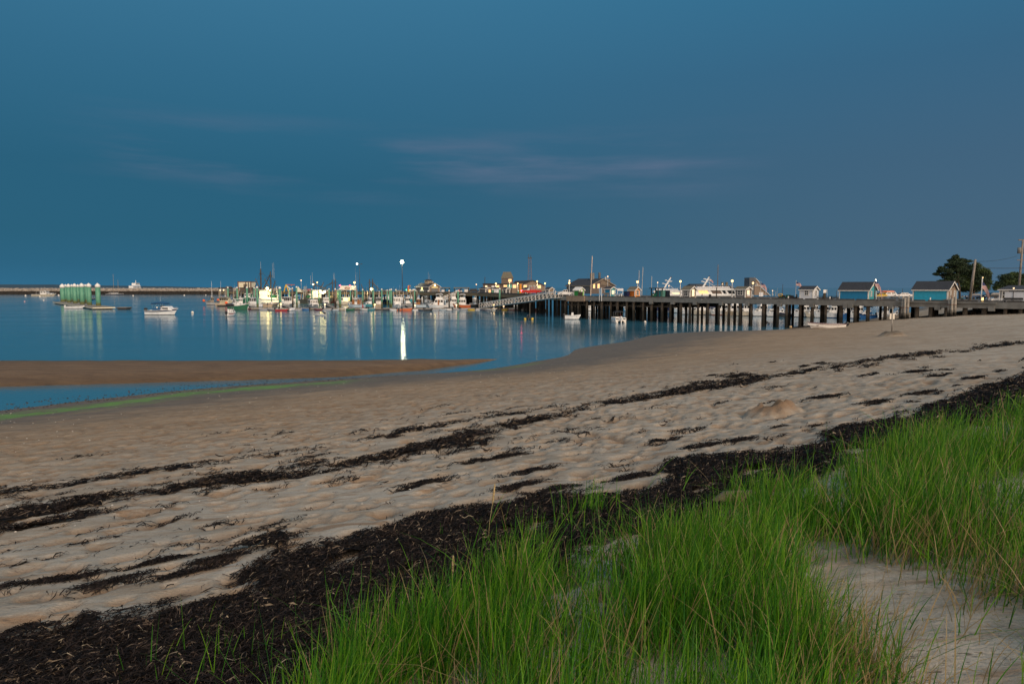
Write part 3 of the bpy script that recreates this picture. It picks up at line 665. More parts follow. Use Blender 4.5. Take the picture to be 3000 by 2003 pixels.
def house(root, name, x0, x1, wid, z0, z1, m, wm='glass', front=.25, back=0.0, nwin=(3, 2), roofm=None, over=.12, wz=(.48, .86), lit=None, aft=False):
    """deck house: raked front, windows all round as parts of the house"""
    y = wid / 2; s = MB(); hgt = z1 - z0
    lo = [(x0, -y), (x1, -y), (x1, y), (x0, y)]; hi = [(x0 + back * hgt, -y * .93), (x1 - front * hgt, -y * .93), (x1 - front * hgt, y * .93), (x0 + back * hgt, y * .93)]
    s.add([(a, b, z0) for a, b in lo] + [(a, b, z1) for a, b in hi], [(3, 2, 1, 0), (4, 5, 6, 7), (0, 1, 5, 4), (1, 2, 6, 5), (2, 3, 7, 6), (3, 0, 4, 7)])
    o = s.build(name, m, root)
    r = MB(); r.box(((hi[0][0] + hi[1][0]) / 2, 0, z1 + .04), (hi[1][0] - hi[0][0] + over * 2, wid * .93 + over * 1.6, .08), top=(.96, .94)); r.build('roof', roofm or m, o)
    za, zb = z0 + hgt * wz[0], z0 + hgt * wz[1]
    def xf(z): return x1 - front * (z - z0) + .012
    def xb(z): return x0 + back * (z - z0) - .012
    def yy(z): return y * (1 - .07 * (z - z0) / hgt) + .012
    ws = wid * .93
    for i in range(nwin[0]):
        a = -ws / 2 + ws * (i + .12) / nwin[0]; b = -ws / 2 + ws * (i + .88) / nwin[0]
        MB().add([(xf(za), a, za), (xf(za), b, za), (xf(zb), b * .96, zb), (xf(zb), a * .96, zb), (xf(za) - .02, a, za), (xf(za) - .02, b, za), (xf(zb) - .02, b * .96, zb), (xf(zb) - .02, a * .96, zb)], [(0, 1, 2, 3), (7, 6, 5, 4), (0, 4, 5, 1), (1, 5, 6, 2), (2, 6, 7, 3), (3, 7, 4, 0)]).build('window', lit or wm, o)
        if aft: MB().box((xb((za + zb) / 2), (a + b) / 2, (za + zb) / 2), (.03, b - a, zb - za)).build('window', lit or wm, o)
    ln = (x1 - x0 - (front + back) * hgt * .8)
    for sg in (-1, 1):
        for i in range(nwin[1]):
            xa = x0 + back * hgt + .04 + ln * (i + .1) / nwin[1]; xc = x0 + back * hgt + .04 + ln * (i + .88) / nwin[1]
            MB().add([(xa, sg * yy(za), za), (xc, sg * yy(za), za), (xc, sg * yy(zb), zb), (xa, sg * yy(zb), zb), (xa, sg * (yy(za) - .02), za), (xc, sg * (yy(za) - .02), za), (xc, sg * (yy(zb) - .02), zb), (xa, sg * (yy(zb) - .02), zb)], [(0, 1, 2, 3), (7, 6, 5, 4), (0, 4, 5, 1), (1, 5, 6, 2), (2, 6, 7, 3), (3, 7, 4, 0)]).build('window', lit or wm, o)
    return o
def outboard(root, x, z, k=1.0, m='black', tilt=.0):
    s = MB(); c, sn = math.cos(tilt), math.sin(tilt)
    def T(p): return (x - (p[0] * c + p[2] * sn) * k, p[1] * k, z + (p[2] * c - p[0] * sn) * k)
    rings = []
    for zz, w, d in ((.0, .13, .2), (.12, .19, .28), (.38, .2, .32), (.5, .15, .26), (.55, .06, .12)):
        rings.append([T((.18 + d * math.cos(2 * PI * i / 8) * .9, w * math.sin(2 * PI * i / 8), zz)) for i in range(8)])
    s.loft(rings); o = s.build('outboard_motor', m, root, False)
    l = MB(); l.loft([[T((.12 + a * .16, b * .07, zz)) for a, b in ((0, -1), (1, -1), (1, 1), (0, 1))] for zz in (0.02, -.45, -.75)]); l.ball(T((.24, 0, -.72)), .07 * k, 6, 5, (2.2, 1, 1)); l.build('motor_leg', 'darksteel' if m != 'white_paint' else 'white_paint', o)
    return o
def rail(root, Lh, B, fb, x0, x1, hh=.55, m='steel', n=5, sheer=.55, tr=.82):
    s = MB(); rg = hull_rings(Lh, B, fb, sheer=sheer, tr=tr, n=20); pts = [[], []]
    for q in rg:
        if x0 <= q[0][0] <= x1 + .01:
            for k, sg in ((0, 1), (6, -1)): pts[k // 6].append(Vector(q[k]) + Vector((0, -.06 * sg, hh)))
    for p in pts:
        if len(p) > 1:
            s.tube(p, .022, 5)
            for v in p[::2]: s.bar(v, v - Vector((0, 0, hh)), .018, 4)
    if s.v: s.build('bow_rail', m, root)
def antenna(root, x, y, z, h, m='steel', r=.03, lean=0): MB().bar((x, y, z), (x + lean * h, y, z + h), r, 5, r * .5).build('antenna', m, root)
def radar(root, x, y, z, k=1.0):
    MB().bar((x, y, z), (x, y, z + .45 * k), .05 * k, 6).ball((x, y, z + .55 * k), .32 * k, 10, 6, (1, 1, .42)).build('radar_dome', 'white_paint', root)
def lobster(root, Lh, hm='white_gel', cm='white_paint', fb=.95, wheel=1.9, lit=None, roofm=None, mast=3.0, wood=None, orange=0):
    B = Lh * .34; h = hull(root, Lh, B, fb, hm, 'grey_gel' if hm != 'grey_gel' else 'dark_gel')
    house(root, 'trunk_cabin', Lh * .12, Lh * .36, B * .62, fb, fb + wheel * .38, cm, front=.5, nwin=(0, 2), wz=(.35, .75))
    w = house(root, 'wheelhouse', -Lh * .12, Lh * .15, B * .72, fb - .05, fb + wheel, wood or cm, front=.16, nwin=(4, 2), lit=lit, roofm=roofm or cm, over=.2, aft=True)
    MB().box((-Lh * .2, 0, fb + wheel + .03), (Lh * .2, B * .7, .07)).bar((-Lh * .29, -B * .32, fb), (-Lh * .29, -B * .32, fb + wheel), .04, 5).bar((-Lh * .29, B * .32, fb), (-Lh * .29, B * .32, fb + wheel), .04, 5).build('aft_canopy', roofm or cm, root)
    MB().bar((0, 0, fb + wheel), (-.1, 0, fb + wheel + mast), .06, 6, .03).bar((-.1, -.5, fb + wheel + mast * .6), (-.1, .5, fb + wheel + mast * .6), .03, 5).build('mast', 'galv', root)
    radar(root, Lh * .04, 0, fb + wheel, .9); antenna(root, -Lh * .05, B * .3, fb + wheel, mast * 1.3); antenna(root, -Lh * .05, -B * .3, fb + wheel, mast * 1.1)
    rail(root, Lh, B, fb, Lh * .18, Lh * .5)
    return h
def cruiser(root, Lh, hm='white_gel', cm='white_paint', fb=1.0, fly=True, canvas='canvas_white', door=None, lit=None, cab=1.6):
    B = Lh * .36; hull(root, Lh, B, fb, hm)
    house(root, 'cabin', -Lh * .25, Lh * .25, B * .74, fb - .05, fb + cab, cm, front=.45, nwin=(3, 3), wz=(.5, .85), lit=lit)
    house(root, 'fore_cabin', Lh * .2, Lh * .40, B * .5, fb, fb + cab * .42, cm, front=.8, nwin=(0, 1))
    if door:
        for sg in (-1, 1): MB().box((-Lh * .03, sg * (B * .37 + .02), fb + cab * .46), (Lh * .07, .05, cab * .84)).build('door', door, root)
    if fly:
        z = fb + cab + .08
        MB().box((-Lh * .06, 0, z + .3), (Lh * .3, B * .62, .6), top=(.92, .9)).build('flybridge', cm, root)
        if canvas:
            q = MB(); rg = []
            for x, dz in ((-Lh * .22, 0), (-Lh * .18, .16), (0, .22), (Lh * .08, .12), (Lh * .1, 0)):
                rg.append([(x, B * .3 * math.cos(a), z + 1.35 + dz + .12 * math.sin(a)) for a in np.linspace(0, PI, 6)] + [(x, B * .3 * math.cos(a), z + 1.3 + dz) for a in np.linspace(PI, 0, 6)])
            q.loft(rg); q.build('canvas_top', canvas, root)
            f = MB()
            for x in (-Lh * .2, Lh * .08):
                for sg in (-1, 1): f.bar((x, sg * B * .29, z + .5), (x, sg * B * .29, z + 1.36), .03, 5)
            f.build('canopy_frame', 'steel', root)
        antenna(root, -Lh * .15, B * .28, z + .5, 3.2, 'white_paint')
    rail(root, Lh, B, fb, Lh * .1, Lh * .5)
def motorboat(root, Lh, hm='white_gel', top='canvas_blue', cloth='canvas_blue', fb=.85, motor='black', stripe='navy_gel', ant=2.4):
    B = Lh * .36; rg = hull_rings(Lh, B, fb); hull(root, Lh, B, fb, hm)
    s = MB()
    for k, sg in ((0, 1), (6, -1)):
        for p, q in zip(rg[:-1], rg[1:]):
            a, b = Vector(p[k]), Vector(q[k]); c, d = Vector(p[k]).lerp(Vector(p[1 if k == 0 else 5]), .38), Vector(q[k]).lerp(Vector(q[1 if k == 0 else 5]), .38)
            o = Vector((0, sg * .012, 0)); c, d = a.lerp(c, 1.5), b.lerp(d, 1.5); a2 = a.lerp(c, .3) + o; b2 = b.lerp(d, .3) + o; s.add([a2, b2, d + o, c + o], [(0, 1, 2, 3)])
    s.build('hull_stripe', stripe, root)
    house(root, 'cuddy_cabin', Lh * .04, Lh * .38, B * .66, fb + .1, fb + 1.0, 'white_gel', front=1.1, back=.1, nwin=(0, 1), wz=(.3, .75), over=.02)
    MB().box((Lh * .44, 0, fb * 1.52), (Lh * .16, B * .16, .07), top=(.9, .6)).build('bow_pulpit', 'white_paint', root)
    MB().add([(Lh * .1, -B * .33, fb + .7), (Lh * .1, B * .33, fb + .7), (Lh * .02, B * .3, fb + 1.25), (Lh * .02, -B * .3, fb + 1.25), (Lh * .085, -B * .33, fb + .7), (Lh * .085, B * .33, fb + .7), (Lh * .005, B * .3, fb + 1.25), (Lh * .005, -B * .3, fb + 1.25)], [(0, 1, 2, 3), (4, 7, 6, 5), (0, 4, 5, 1), (2, 6, 7, 3), (1, 5, 6, 2), (3, 7, 4, 0)]).build('windshield', 'glass', root)
    for y in (-.5, .5): MB().box((-Lh * .08, y * B * .5, fb + .35), (.45, .5, .5)).box((-Lh * .08 - .22, y * B * .5, fb + .75), (.1, .5, .5)).build('seat', 'white_paint', root)
    for sg in ((-1, 1) if cloth else ()): MB().box((-Lh * .08, sg * B * .46, fb + .32), (Lh * .26, .04, .62)).build('side_curtain', cloth, root)
    if top:
        zt = fb + 1.95; q = MB(); rg2 = []
        for x, dz in ((-Lh * .26, -.1), (-Lh * .22, .03), (-Lh * .02, .18), (Lh * .10, .06), (Lh * .15, -.1)):
            rg2.append([(x, B * .42 * math.cos(a), zt + dz + .14 * math.sin(a)) for a in np.linspace(0, PI, 7)] + [(x, B * .40 * math.cos(a), zt - .34 + dz + .10 * math.sin(a)) for a in np.linspace(PI, 0, 7)])
        q.loft(rg2); q.build('bimini_top', top, root, True)
        for x, x2 in ((-Lh * .24, -Lh * .2), (-Lh * .05, -Lh * .22), (Lh * .12, Lh * .06)):
            MB().tube([(x2, -B * .42, fb), (x, -B * .40, zt - .05), (x, 0, zt + .06), (x, B * .40, zt - .05), (x2, B * .42, fb)], .026, 5).build('bimini_bow', 'steel', root)
    if ant: antenna(root, -Lh * .14, B * .35, fb + 1.3, ant, 'white_paint', .025)
    rail(root, Lh, B, fb, Lh * .15, Lh * .5, .35)
    outboard(root, -Lh / 2 - .05, fb * .75, .21 * Lh if Lh > 7 else 1.35, motor)
def skiff(root, Lh, hm, motor='black', fb=.5, seats='wood_grey', console=False, rl='trim_white', shield=False):
    B = Lh * .38; hull(root, Lh, B, fb, hm, rl, inner=.3, draft=.15, sheer=.35)
    for x in (-.28, .0, .24): MB().box((x * Lh, 0, fb * .8), (.26, B * .78, .05)).build('thwart', seats, root)
    if console: MB().box((-.02 * Lh, 0, fb + .3), (.5, .6, .75), top=(.8, .9)).build('console', 'white_paint', root)
    if shield:
        MB().add([(Lh * .14, -B * .36, fb), (Lh * .14, B * .36, fb), (Lh * .05, B * .33, fb + .45), (Lh * .05, -B * .33, fb + .45), (Lh * .12, -B * .36, fb), (Lh * .12, B * .36, fb), (Lh * .03, B * .33, fb + .45), (Lh * .03, -B * .33, fb + .45)], [(0, 1, 2, 3), (4, 7, 6, 5), (0, 4, 5, 1), (2, 6, 7, 3), (1, 5, 6, 2), (3, 7, 4, 0)]).build('windshield', 'glass', root)
        MB().box((Lh * .28, 0, fb * 1.12), (Lh * .26, B * .6, .08), top=(.7, .6)).build('foredeck', hm, root)
    if motor: outboard(root, -Lh / 2 - .02, fb * .9, .95, motor)
def inflatable(root, Lh, tm='grey_tube', motor='black', floor='dark_tube'):
    B = Lh * .48; r = B * .17; pts = []
    for t in np.linspace(0, 1, 7): pts.append((-Lh / 2 + t * Lh * .62, -B / 2 + r, r * .75))
    for a in np.linspace(-PI / 2, PI / 2, 9)[1:-1]: pts.append((Lh * .12 + (Lh * .38 - r) * math.cos(a), (B / 2 - r) * math.sin(a), r * .75 + .25 * math.cos(a) * r * 2))
    for t in np.linspace(1, 0, 7): pts.append((-Lh / 2 + t * Lh * .62, B / 2 - r, r * .75))
    s = MB(); s.tube(pts, [r * .55] + [r] * (len(pts) - 2) + [r * .55], 9); s.build('tube', tm, root, True)
    MB().box((-.05 * Lh, 0, r * .35), (Lh * .75, B - 2 * r, .06)).build('floor', floor, root)
    MB().box((-Lh * .36, 0, r * 1.1), (.06, B - 2 * r, r * 1.5)).build('transom', 'wood_grey', root)
    MB().box((0, 0, r * 1.5), (.22, B - r, .05)).build('thwart', 'wood_grey', root)
    if motor: outboard(root, -Lh * .37, r * 1.5, .9, motor)
def sailboat(root, Lh, hm, masts, boom=True, mm='galv', cm='white_paint', rake=0.0, stays=True):
    B = Lh * .28; fb = .9; hull(root, Lh, B, fb, hm, sheer=.35, tr=.6, rake=.2)
    house(root, 'cabin', -Lh * .18, Lh * .2, B * .55, fb - .02, fb + .5, cm, front=.6, nwin=(0, 3), wz=(.35, .75), over=.02)
    for x, h in masts:
        mm_ = MB().bar((x * Lh, 0, fb), (x * Lh + rake * h, 0, h), .14, 8, .09).build('mast', mm, root)
        MB().bar((x * Lh + rake * h * .62, -.7, h * .62), (x * Lh + rake * h * .62, .7, h * .62), .03, 5).build('spreader', mm, mm_)
        if boom:
            MB().tube([(x * Lh, 0, fb + 1.2), (x * Lh - Lh * .15, 0, fb + 1.15), (x * Lh - Lh * .32, 0, fb + 1.15)], [.1, .16, .08], 6).build('boom', 'canvas_white', root)
        if stays:
            MB().bar((x * Lh + rake * h, 0, h * .97), (Lh * .47, 0, fb * 1.3), .014, 4).bar((x * Lh + rake * h, 0, h * .97), (-Lh * .48, 0, fb), .014, 4).bar((x * Lh + rake * h, 0, h * .9), (x * Lh, B * .45, fb), .012, 4).bar((x * Lh + rake * h, 0, h * .9), (x * Lh, -B * .45, fb), .012, 4).build('rigging', 'darksteel', root)
def trawler(root, Lh, hm, cm, masts, booms, ant=(), house_x=.18, hh=3.2, lit=None, lamps=(), gantry=True, hcol=None, fb=1.7, drum=True):
    B = Lh * .30; hull(root, Lh, B, fb, hm, 'timber', sheer=.6)
    house(root, 'wheelhouse', Lh * (house_x - .14), Lh * (house_x + .10), B * .66, fb - .1, fb + hh, cm, front=.05, nwin=(4, 3), wz=(.62, .88), lit=lit, aft=True, over=.25)
    house(root, 'deck_house', Lh * (house_x - .26), Lh * (house_x - .14), B * .5, fb - .1, fb + hh * .6, cm, front=0, nwin=(0, 2))
    MB().box((-Lh * .12, 0, fb + .35), (Lh * .5, B * .86, .9), top=(1, 1.0)).build('bulwark', hm, root)
    for i, (x, y, h) in enumerate(masts):
        MB().bar((x * Lh, y * B, fb), (x * Lh, y * B, h), .34, 7, .2).bar((x * Lh, y * B - .8, h * .72), (x * Lh, y * B + .8, h * .72), .07, 5).bar((x * Lh - .8, y * B, h * .86), (x * Lh + .8, y * B, h * .86), .07, 5).build('mast', 'darksteel', root)
    for a, b in booms: MB().bar((a[0] * Lh, a[1] * B, a[2]), (b[0] * Lh, b[1] * B, b[2]), .27, 6, .16).build('boom', 'darksteel', root)
    for x, y, z, h in ant: antenna(root, x * Lh, y * B, z, h, 'galv', .06)
    if gantry:
        g = MB()
        for y in (-.4, .4): g.bar((-Lh * .40, y * B, fb), (-Lh * .36, y * B * .8, fb + hh * 1.35), .14, 6)
        g.bar((-Lh * .36, -B * .36, fb + hh * 1.35), (-Lh * .36, B * .36, fb + hh * 1.35), .14, 6).bar((-Lh * .37, -B * .36, fb + hh * .9), (-Lh * .37, B * .36, fb + hh * .9), .1, 6)
        g.build('gantry', 'galv', root)
    if drum: MB().bar((-Lh * .25, -B * .3, fb + 1.3), (-Lh * .25, B * .3, fb + 1.3), .75, 12).build('net_drum', 'net_green', root)
    rg = MB()
    for (x, y, h) in masts: rg.bar((x * Lh, y * B, h * .95), (Lh * .46, 0, fb * 1.5), .03, 4).bar((x * Lh, y * B, h * .95), (-Lh * .38, 0, fb + hh), .03, 4)
    if masts: rg.build('rigging', 'darksteel', root)
    for x, y, z, r in lamps: MB().ball((x * Lh, y * B, z), r, 8, 6).build('deck_lamp', 'lamp_work', root)
def boat(name, label, cat, px, py, rz, group=None, Y=None, z=0.0):
    p = onz(px, py, 0) if Y is None else atz(px, Y, z)
    return thing(name, label, cat, p, R(rz), group), p.y / F
W_ = 1.0
# ---- moored in open water
r, m = boat('motorboat', 'white cuddy motorboat with blue bimini top and dark outboard moored in open water', 'motorboat', 476, 922, -7, 'boats lying at moorings')
motorboat(r, 98 * m * .98, fb=1.05)
r, m = boat('motorboat', 'small white open motorboat under a black canopy, outboard pointing at the beach', 'motorboat', 677, 926, 82, 'boats lying at moorings')
motorboat(r, 44 * m, top='canvas_black', cloth=None, fb=.7, stripe='red_gel', ant=0)
r, m = boat('inflatable_dinghy', 'grey inflatable dinghy floating alone on the open water before the marina', 'dinghy', 938, 924, 205, 'boats lying at moorings'); inflatable(r, 30 * m, 'grey_tube', floor='wood_orange')
r, m = boat('motorboat', 'white centre console boat with dark outboard beside the first pier piles', 'motorboat', 1678, 920, -6, 'boats lying at moorings', 146)
skiff(r, 46 * m, 'white_gel', 'black', fb=.8, console=True)
r, m = boat('fishing_boat', 'white lobster boat moored far out in front of the breakwater', 'fishing boat', 131, 867, 3, 'boats lying at moorings'); lobster(r, 66 * m, 'cream_gel', 'white_paint', 1.3, 2.5, mast=3.5)
r, m = boat('sailing_yacht', 'two masted dark hulled sailing yacht moored before the breakwater', 'sailboat', 337, 864, 2, 'boats lying at moorings')
sailboat(r, 50 * m, 'navy_gel', [(-.06, 61 * m), (-.30, 40 * m)][:1] + [(.20, 44 * m)], mm='timber_light')
r, m = boat('ferry', 'distant pale ferry seen bow on beyond the breakwater', 'ferry', 399, 851, 80, None, 900, 0)
hull(r, 24, 9, 3, 'white_gel'); house(r, 'superstructure', -9, 6, 7, 2.9, 9.0, 'white_paint', nwin=(4, 5), wz=(.6, .8)); house(r, 'bridge', -4, 4, 6, 9.6, 12.5, 'white_paint', nwin=(4, 3)); MB().bar((0, 0, 12.5), (0, 0, 16), .3, 6).build('mast', 'white_paint', r)
# yellow raft with a pole
r, m = boat('work_raft', 'small yellow work raft carrying a tall thin pole in front of the pier', 'raft', 1549, 936, 88, None)
for y in (-.75, .75): MB().tube([(-1.3, y, .12), (-1, y, .16), (1, y, .16), (1.4, y, .3)], [.2, .3, .3, .12], 9).build('pontoon', 'yellow_gel', r, True)
MB().box((0, 0, .42), (2.2, 1.7, .12)).build('deck', 'dark_gel', r); MB().box((.2, .1, .75), (.6, .5, .55)).build('winch_box', 'dark_tube', r); MB().bar((-.5, -.25, .4), (-.45, -.25, 3.6), .04, 6).build('pole', 'wood_grey', r); outboard(r, -1.35, .5, 1.1, 'black')
# pontoon boat
r, m = boat('pontoon_boat', 'pontoon boat with white outboard moored among the pier piles', 'pontoon boat', 1812, 934, 93, 'boats lying at moorings', 133); r.scale = (.72, .72, .72)
Lp, Bp = 6.6, 2.9
for y in (-1.1, 1.1): MB().tube([(-3.3, y, .12), (-3, y, .2), (2.5, y, .2), (3.2, y, .45)], [.3, .36, .36, .1], 10).build('pontoon', 'alu_warm', r, True)
MB().box((0, 0, .62), (6.2, Bp, .12)).build('deck', 'alu_warm', r)
for c, d in (((0, -Bp / 2 + .05, 1.05), (6, .06, .75)), ((0, Bp / 2 - .05, 1.05), (6, .06, .75)), ((3, 0, 1.05), (.06, Bp - .1, .75)), ((-3, -.9, 1.05), (.06, 1.0, .75)), ((-3, .9, 1.05), (.06, 1.0, .75))): MB().box(c, d).build('fence_panel', 'white_paint', r)
for y in (-.95, .95):
    MB().box((-3.04, y, 1.1), (.04, .7, .3)).build('panel_window', 'dark_gel', r); MB().box((-1.6, y, .95), (1.8, .7, .5)).build('bench', 'canvas_white', r)
MB().box((-2.2, .1, 1.35), (.4, .5, .15)).build('cushion', 'canvas_red', r)
for x in (-1.6, .8): MB().tube([(x, -1.3, .7), (x - .2, -1.3, 2.85), (x - .2, 0, 3.0), (x - .2, 1.3, 2.85), (x, 1.3, .7)], .03, 5).build('bimini_bow', 'steel', r)
q = MB(); q.loft([[(x, 1.35 * math.cos(a), 2.85 + dz + .22 * math.sin(a)) for a in np.linspace(0, PI, 7)] + [(x, 1.33 * math.cos(a), 2.8 + dz + .2 * math.sin(a)) for a in np.linspace(PI, 0, 7)] for x, dz in ((-2.2, -.1), (-1.7, .03), (.7, .03), (1.2, -.1))]); q.build('bimini_top', 'canvas_black', r, True)
outboard(r, -3.2, 1.0, 1.5, 'white_paint')
MB().bar((-3, .2, 1.4), (-3, .2, 2.9), .02, 5).build('flag_staff', 'steel', r); MB().box((-3.2, .2, 2.2), (.4, .03, .55)).build('flag', 'flag_red', r)
# rowing boat drawn up on the sand
g0 = ground(2420, 961)
g0.z += .05
r = thing('rowing_boat', 'white clinker rowing boat with dark red rim beached on the wet sand near the pier', 'rowing boat', g0, R(178))
Lr = 108 * g0.y / F; hull(r, Lr, Lr * .30, .52, mat('lap_white', (.70, .69, .68), .5, .08, 2, plank=('z', .13)), 'maroon_gel', inner=.42, draft=.16, sheer=.5, rake=.12, tr=.62)
for x in (-.28, .02, .26): MB().box((x * Lr, 0, .36), (.25, Lr * .25, .05)).build('thwart', 'wood_grey', r)
outboard(r, -Lr / 2 + .05, .5, 1.0, 'black', .9)
# ---- boats in the marina, left to right: (kind, px, py, length px, heading, label, options)
G1 = 'fishing boats and cruisers at the marina floats'
def L_(i, *a, **k): lobster(*a, **k)
mar = [
 ('l', 622, 893, 40, 205, 'grey fishing boat with two tall white poles and orange buoys at the left edge', dict(hm='grey_gel', cm='wood_grey', wheel=2.0, mast=2)),
 ('l', 660, 896, 52, 98, 'tan open stern fishing boat with flat canopy roof near the left end', dict(hm='tan_gel', cm='sign_cream', wheel=2.3, mast=2.2, roofm='grey_gel')),
 ('g', 700, 908, 60, 8, 'white centre console fishing boat with dark green hull and a T top', dict()),
 ('l', 706, 897, 46, 200, 'white cabin boat behind the green hulled console boat', dict(hm='white_gel', wheel=2.0, mast=2.0)),
 ('l', 742, 899, 58, 160, 'large white cabin boat with wide dark windshield and pale blue roof', dict(hm='white_gel', wheel=2.3, roofm='paleblue_gel', mast=2.4)),
 ('s', 774, 897, 36, 250, 'small blue decked day boat with an open cockpit beside the tan motor cruiser', dict(hm='paleblue_gel', shield=True, fb=.8)),
 ('s', 797, 897, 44, 95, 'tan hulled open boat stern to the grey float', dict(hm='tan_gel', fb=1.0, console=True)),
 ('l', 846, 897, 44, 96, 'grey and white lobster boat seen from astern between two green piles', dict(hm='grey_gel', wheel=2.4, mast=2.6)),
 ('l', 868, 888, 46, 185, 'long white fishing boat lying behind the brown wooden pile', dict(hm='white_gel', wheel=2.2, mast=3)),
 ('l', 918, 904, 70, -62, 'big grey hulled lobster boat with white four window wheelhouse, bow toward the beach', dict(hm='grey_gel', wheel=1.9, mast=3.2)),
 ('l', 955, 896, 46, -70, 'white lobster boat just right of the big grey one, bow out', dict(hm='grey_gel', cm='white_paint', wheel=2.1, mast=3)),
 ('c', 1008, 893, 52, 185, 'white cabin boat with one brightly lit yellow cabin window', dict(hm='cream_gel', fly=False, cab=1.9)),
 ('l', 1043, 901, 56, 170, 'pale blue and white fishing boat with brown wooden doors and tall masts', dict(hm='paleblue_gel', wheel=2.2, mast=8, wood='white_paint')),
 ('l', 1083, 899, 40, 215, 'small teal hulled workboat with rope fenders next to the lit pile lamp', dict(hm='teal_gel', wheel=2.2, mast=2.5)),
 ('l', 1110, 898, 36, 100, 'boxy white pilothouse boat with tan hull between green piles', dict(hm='tan_gel', wheel=2.3, mast=2)),
 ('s', 1131, 889, 30, 190, 'open boat under a bright blue tarp behind the pair of green piles', dict(hm='white_gel', tarp='tarp_blue')),
 ('l', 1163, 903, 50, -76, 'white three window lobster boat bow on, below the brightest lamp', dict(hm='white_gel', wheel=2.7, mast=3)),
 ('l', 1194, 897, 58, 25, 'grey hulled workboat with teal tarp over its foredeck', dict(hm='grey_gel', wheel=2.3, mast=2.2, tarp='tarp_teal')),
 ('l', 1226, 901, 46, 186, 'small boat with a brown wooden cabin and three dark windows', dict(hm='paleblue_gel', wheel=1.9, wood='wood_orange', mast=2)),
 ('l', 1253, 894, 50, -50, 'tall white pilothouse boat with two large dark front windows', dict(hm='grey_gel', wheel=2.6, mast=2.4)),
 ('c', 1284, 903, 64, 178, 'white motor yacht with flybridge and a varnished orange door', dict(hm='white_gel', door='wood_orange', cab=2.0)),
 ('c', 1326, 899, 46, 200, 'white sport cruiser with canvas top left of the brown hulled cruiser', dict(hm='white_gel', cab=1.9)),
 ('c', 1352, 902, 54, 176, 'white flybridge cruiser with reddish brown hull', dict(hm='orange_gel', cab=1.9)),
 ('s', 1365, 893, 26, 165, 'boat wrapped in a dark red winter cover', dict(hm='maroon_gel', tarp='canvas_red')),
 ('w', 1393, 899, 60, 4, 'low black hulled workboat with bare deck and thin posts', dict(hm='dark_gel')),
 ('m', 1478, 899, 40, 186, 'white runabout half hidden under the sloping gangway', dict(top=None, cloth=None, ant=0)),
 ('m', 1508, 898, 34, 10, 'small motorboat with deep blue canopy behind the green gangway pile', dict(top='canvas_blue', ant=2)),
 ('l', 1432, 886, 40, 170, 'pale workboat with boom lying behind the gangway', dict(hm='paleblue_gel', wheel=2.0, mast=3)),
 ('l', 1140, 880, 50, 180, 'white fishing boat in the back row behind the blue tarp', dict(hm='white_gel', wheel=2.4, mast=3)),
 ('l', 1205, 880, 52, 10, 'white trap boat in the back row behind the brown wooden pile', dict(hm='white_gel', wheel=2.2, mast=4)),
 ('l', 990, 882, 48, 190, 'white dragger in the back row below the white trailer', dict(hm='white_gel', wheel=2.6, mast=4)),
 ('c', 1070, 884, 52, 170, 'pale cruiser in the back row under the warm pole lamp', dict(hm='paleblue_gel', cab=2.2)),
 ('l', 690, 884, 46, 5, 'white dragger in the back row below the pale fronted ice house', dict(hm='white_gel', wheel=2.6, mast=4)),
 ('l', 735, 884, 44, 178, 'blue hulled fishing boat in the back row under the slanting tan boom', dict(hm='blue_gel', wheel=2.4, mast=5)),
 ('l', 775, 886, 44, 4, 'small white fishing boat in front of the black rigged trawler', dict(hm='grey_gel', wheel=2.4, mast=3)),
 ('c', 812, 887, 40, 182, 'white cruiser in the back row left of the thickest green pile', dict(hm='white_gel', cab=2.0)),
 ('l', 900, 884, 48, 6, 'white fishing boat in the back row under the lattice masted trawler', dict(hm='white_gel', wheel=2.6, mast=4)),
 ('l', 945, 884, 44, 176, 'dark hulled fishing boat in the back row before the floodlit foredeck', dict(hm='navy_gel', wheel=2.5, mast=5)),
 ('l', 1028, 880, 46, 4, 'cream fishing boat in the back row below the oval emblem', dict(hm='cream_gel', wheel=2.6, mast=5)),
 ('l', 1105, 880, 44, 182, 'white fishing boat in the back row under the bright work lamp', dict(hm='white_gel', wheel=2.8, mast=4)),
 ('c', 1172, 882, 44, 178, 'white cruiser in the back row at the foot of the tall floodlight', dict(hm='white_gel', cab=2.2)),
 ('l', 1240, 882, 46, 4, 'white fishing boat in the back row before the harbour office', dict(hm='white_gel', wheel=2.5, mast=4)),
 ('c', 1292, 884, 46, 182, 'white cruiser in the back row under the short steep gangway', dict(hm='paleblue_gel', cab=2.2)),
 ('c', 1340, 886, 46, 2, 'white cruiser in the back row behind the pair of shelter piles', dict(hm='white_gel', cab=2.2)),
 ('l', 1395, 884, 44, 186, 'grey workboat in the dark gap behind the low black workboat', dict(hm='grey_gel', wheel=2.0, mast=3)),
]
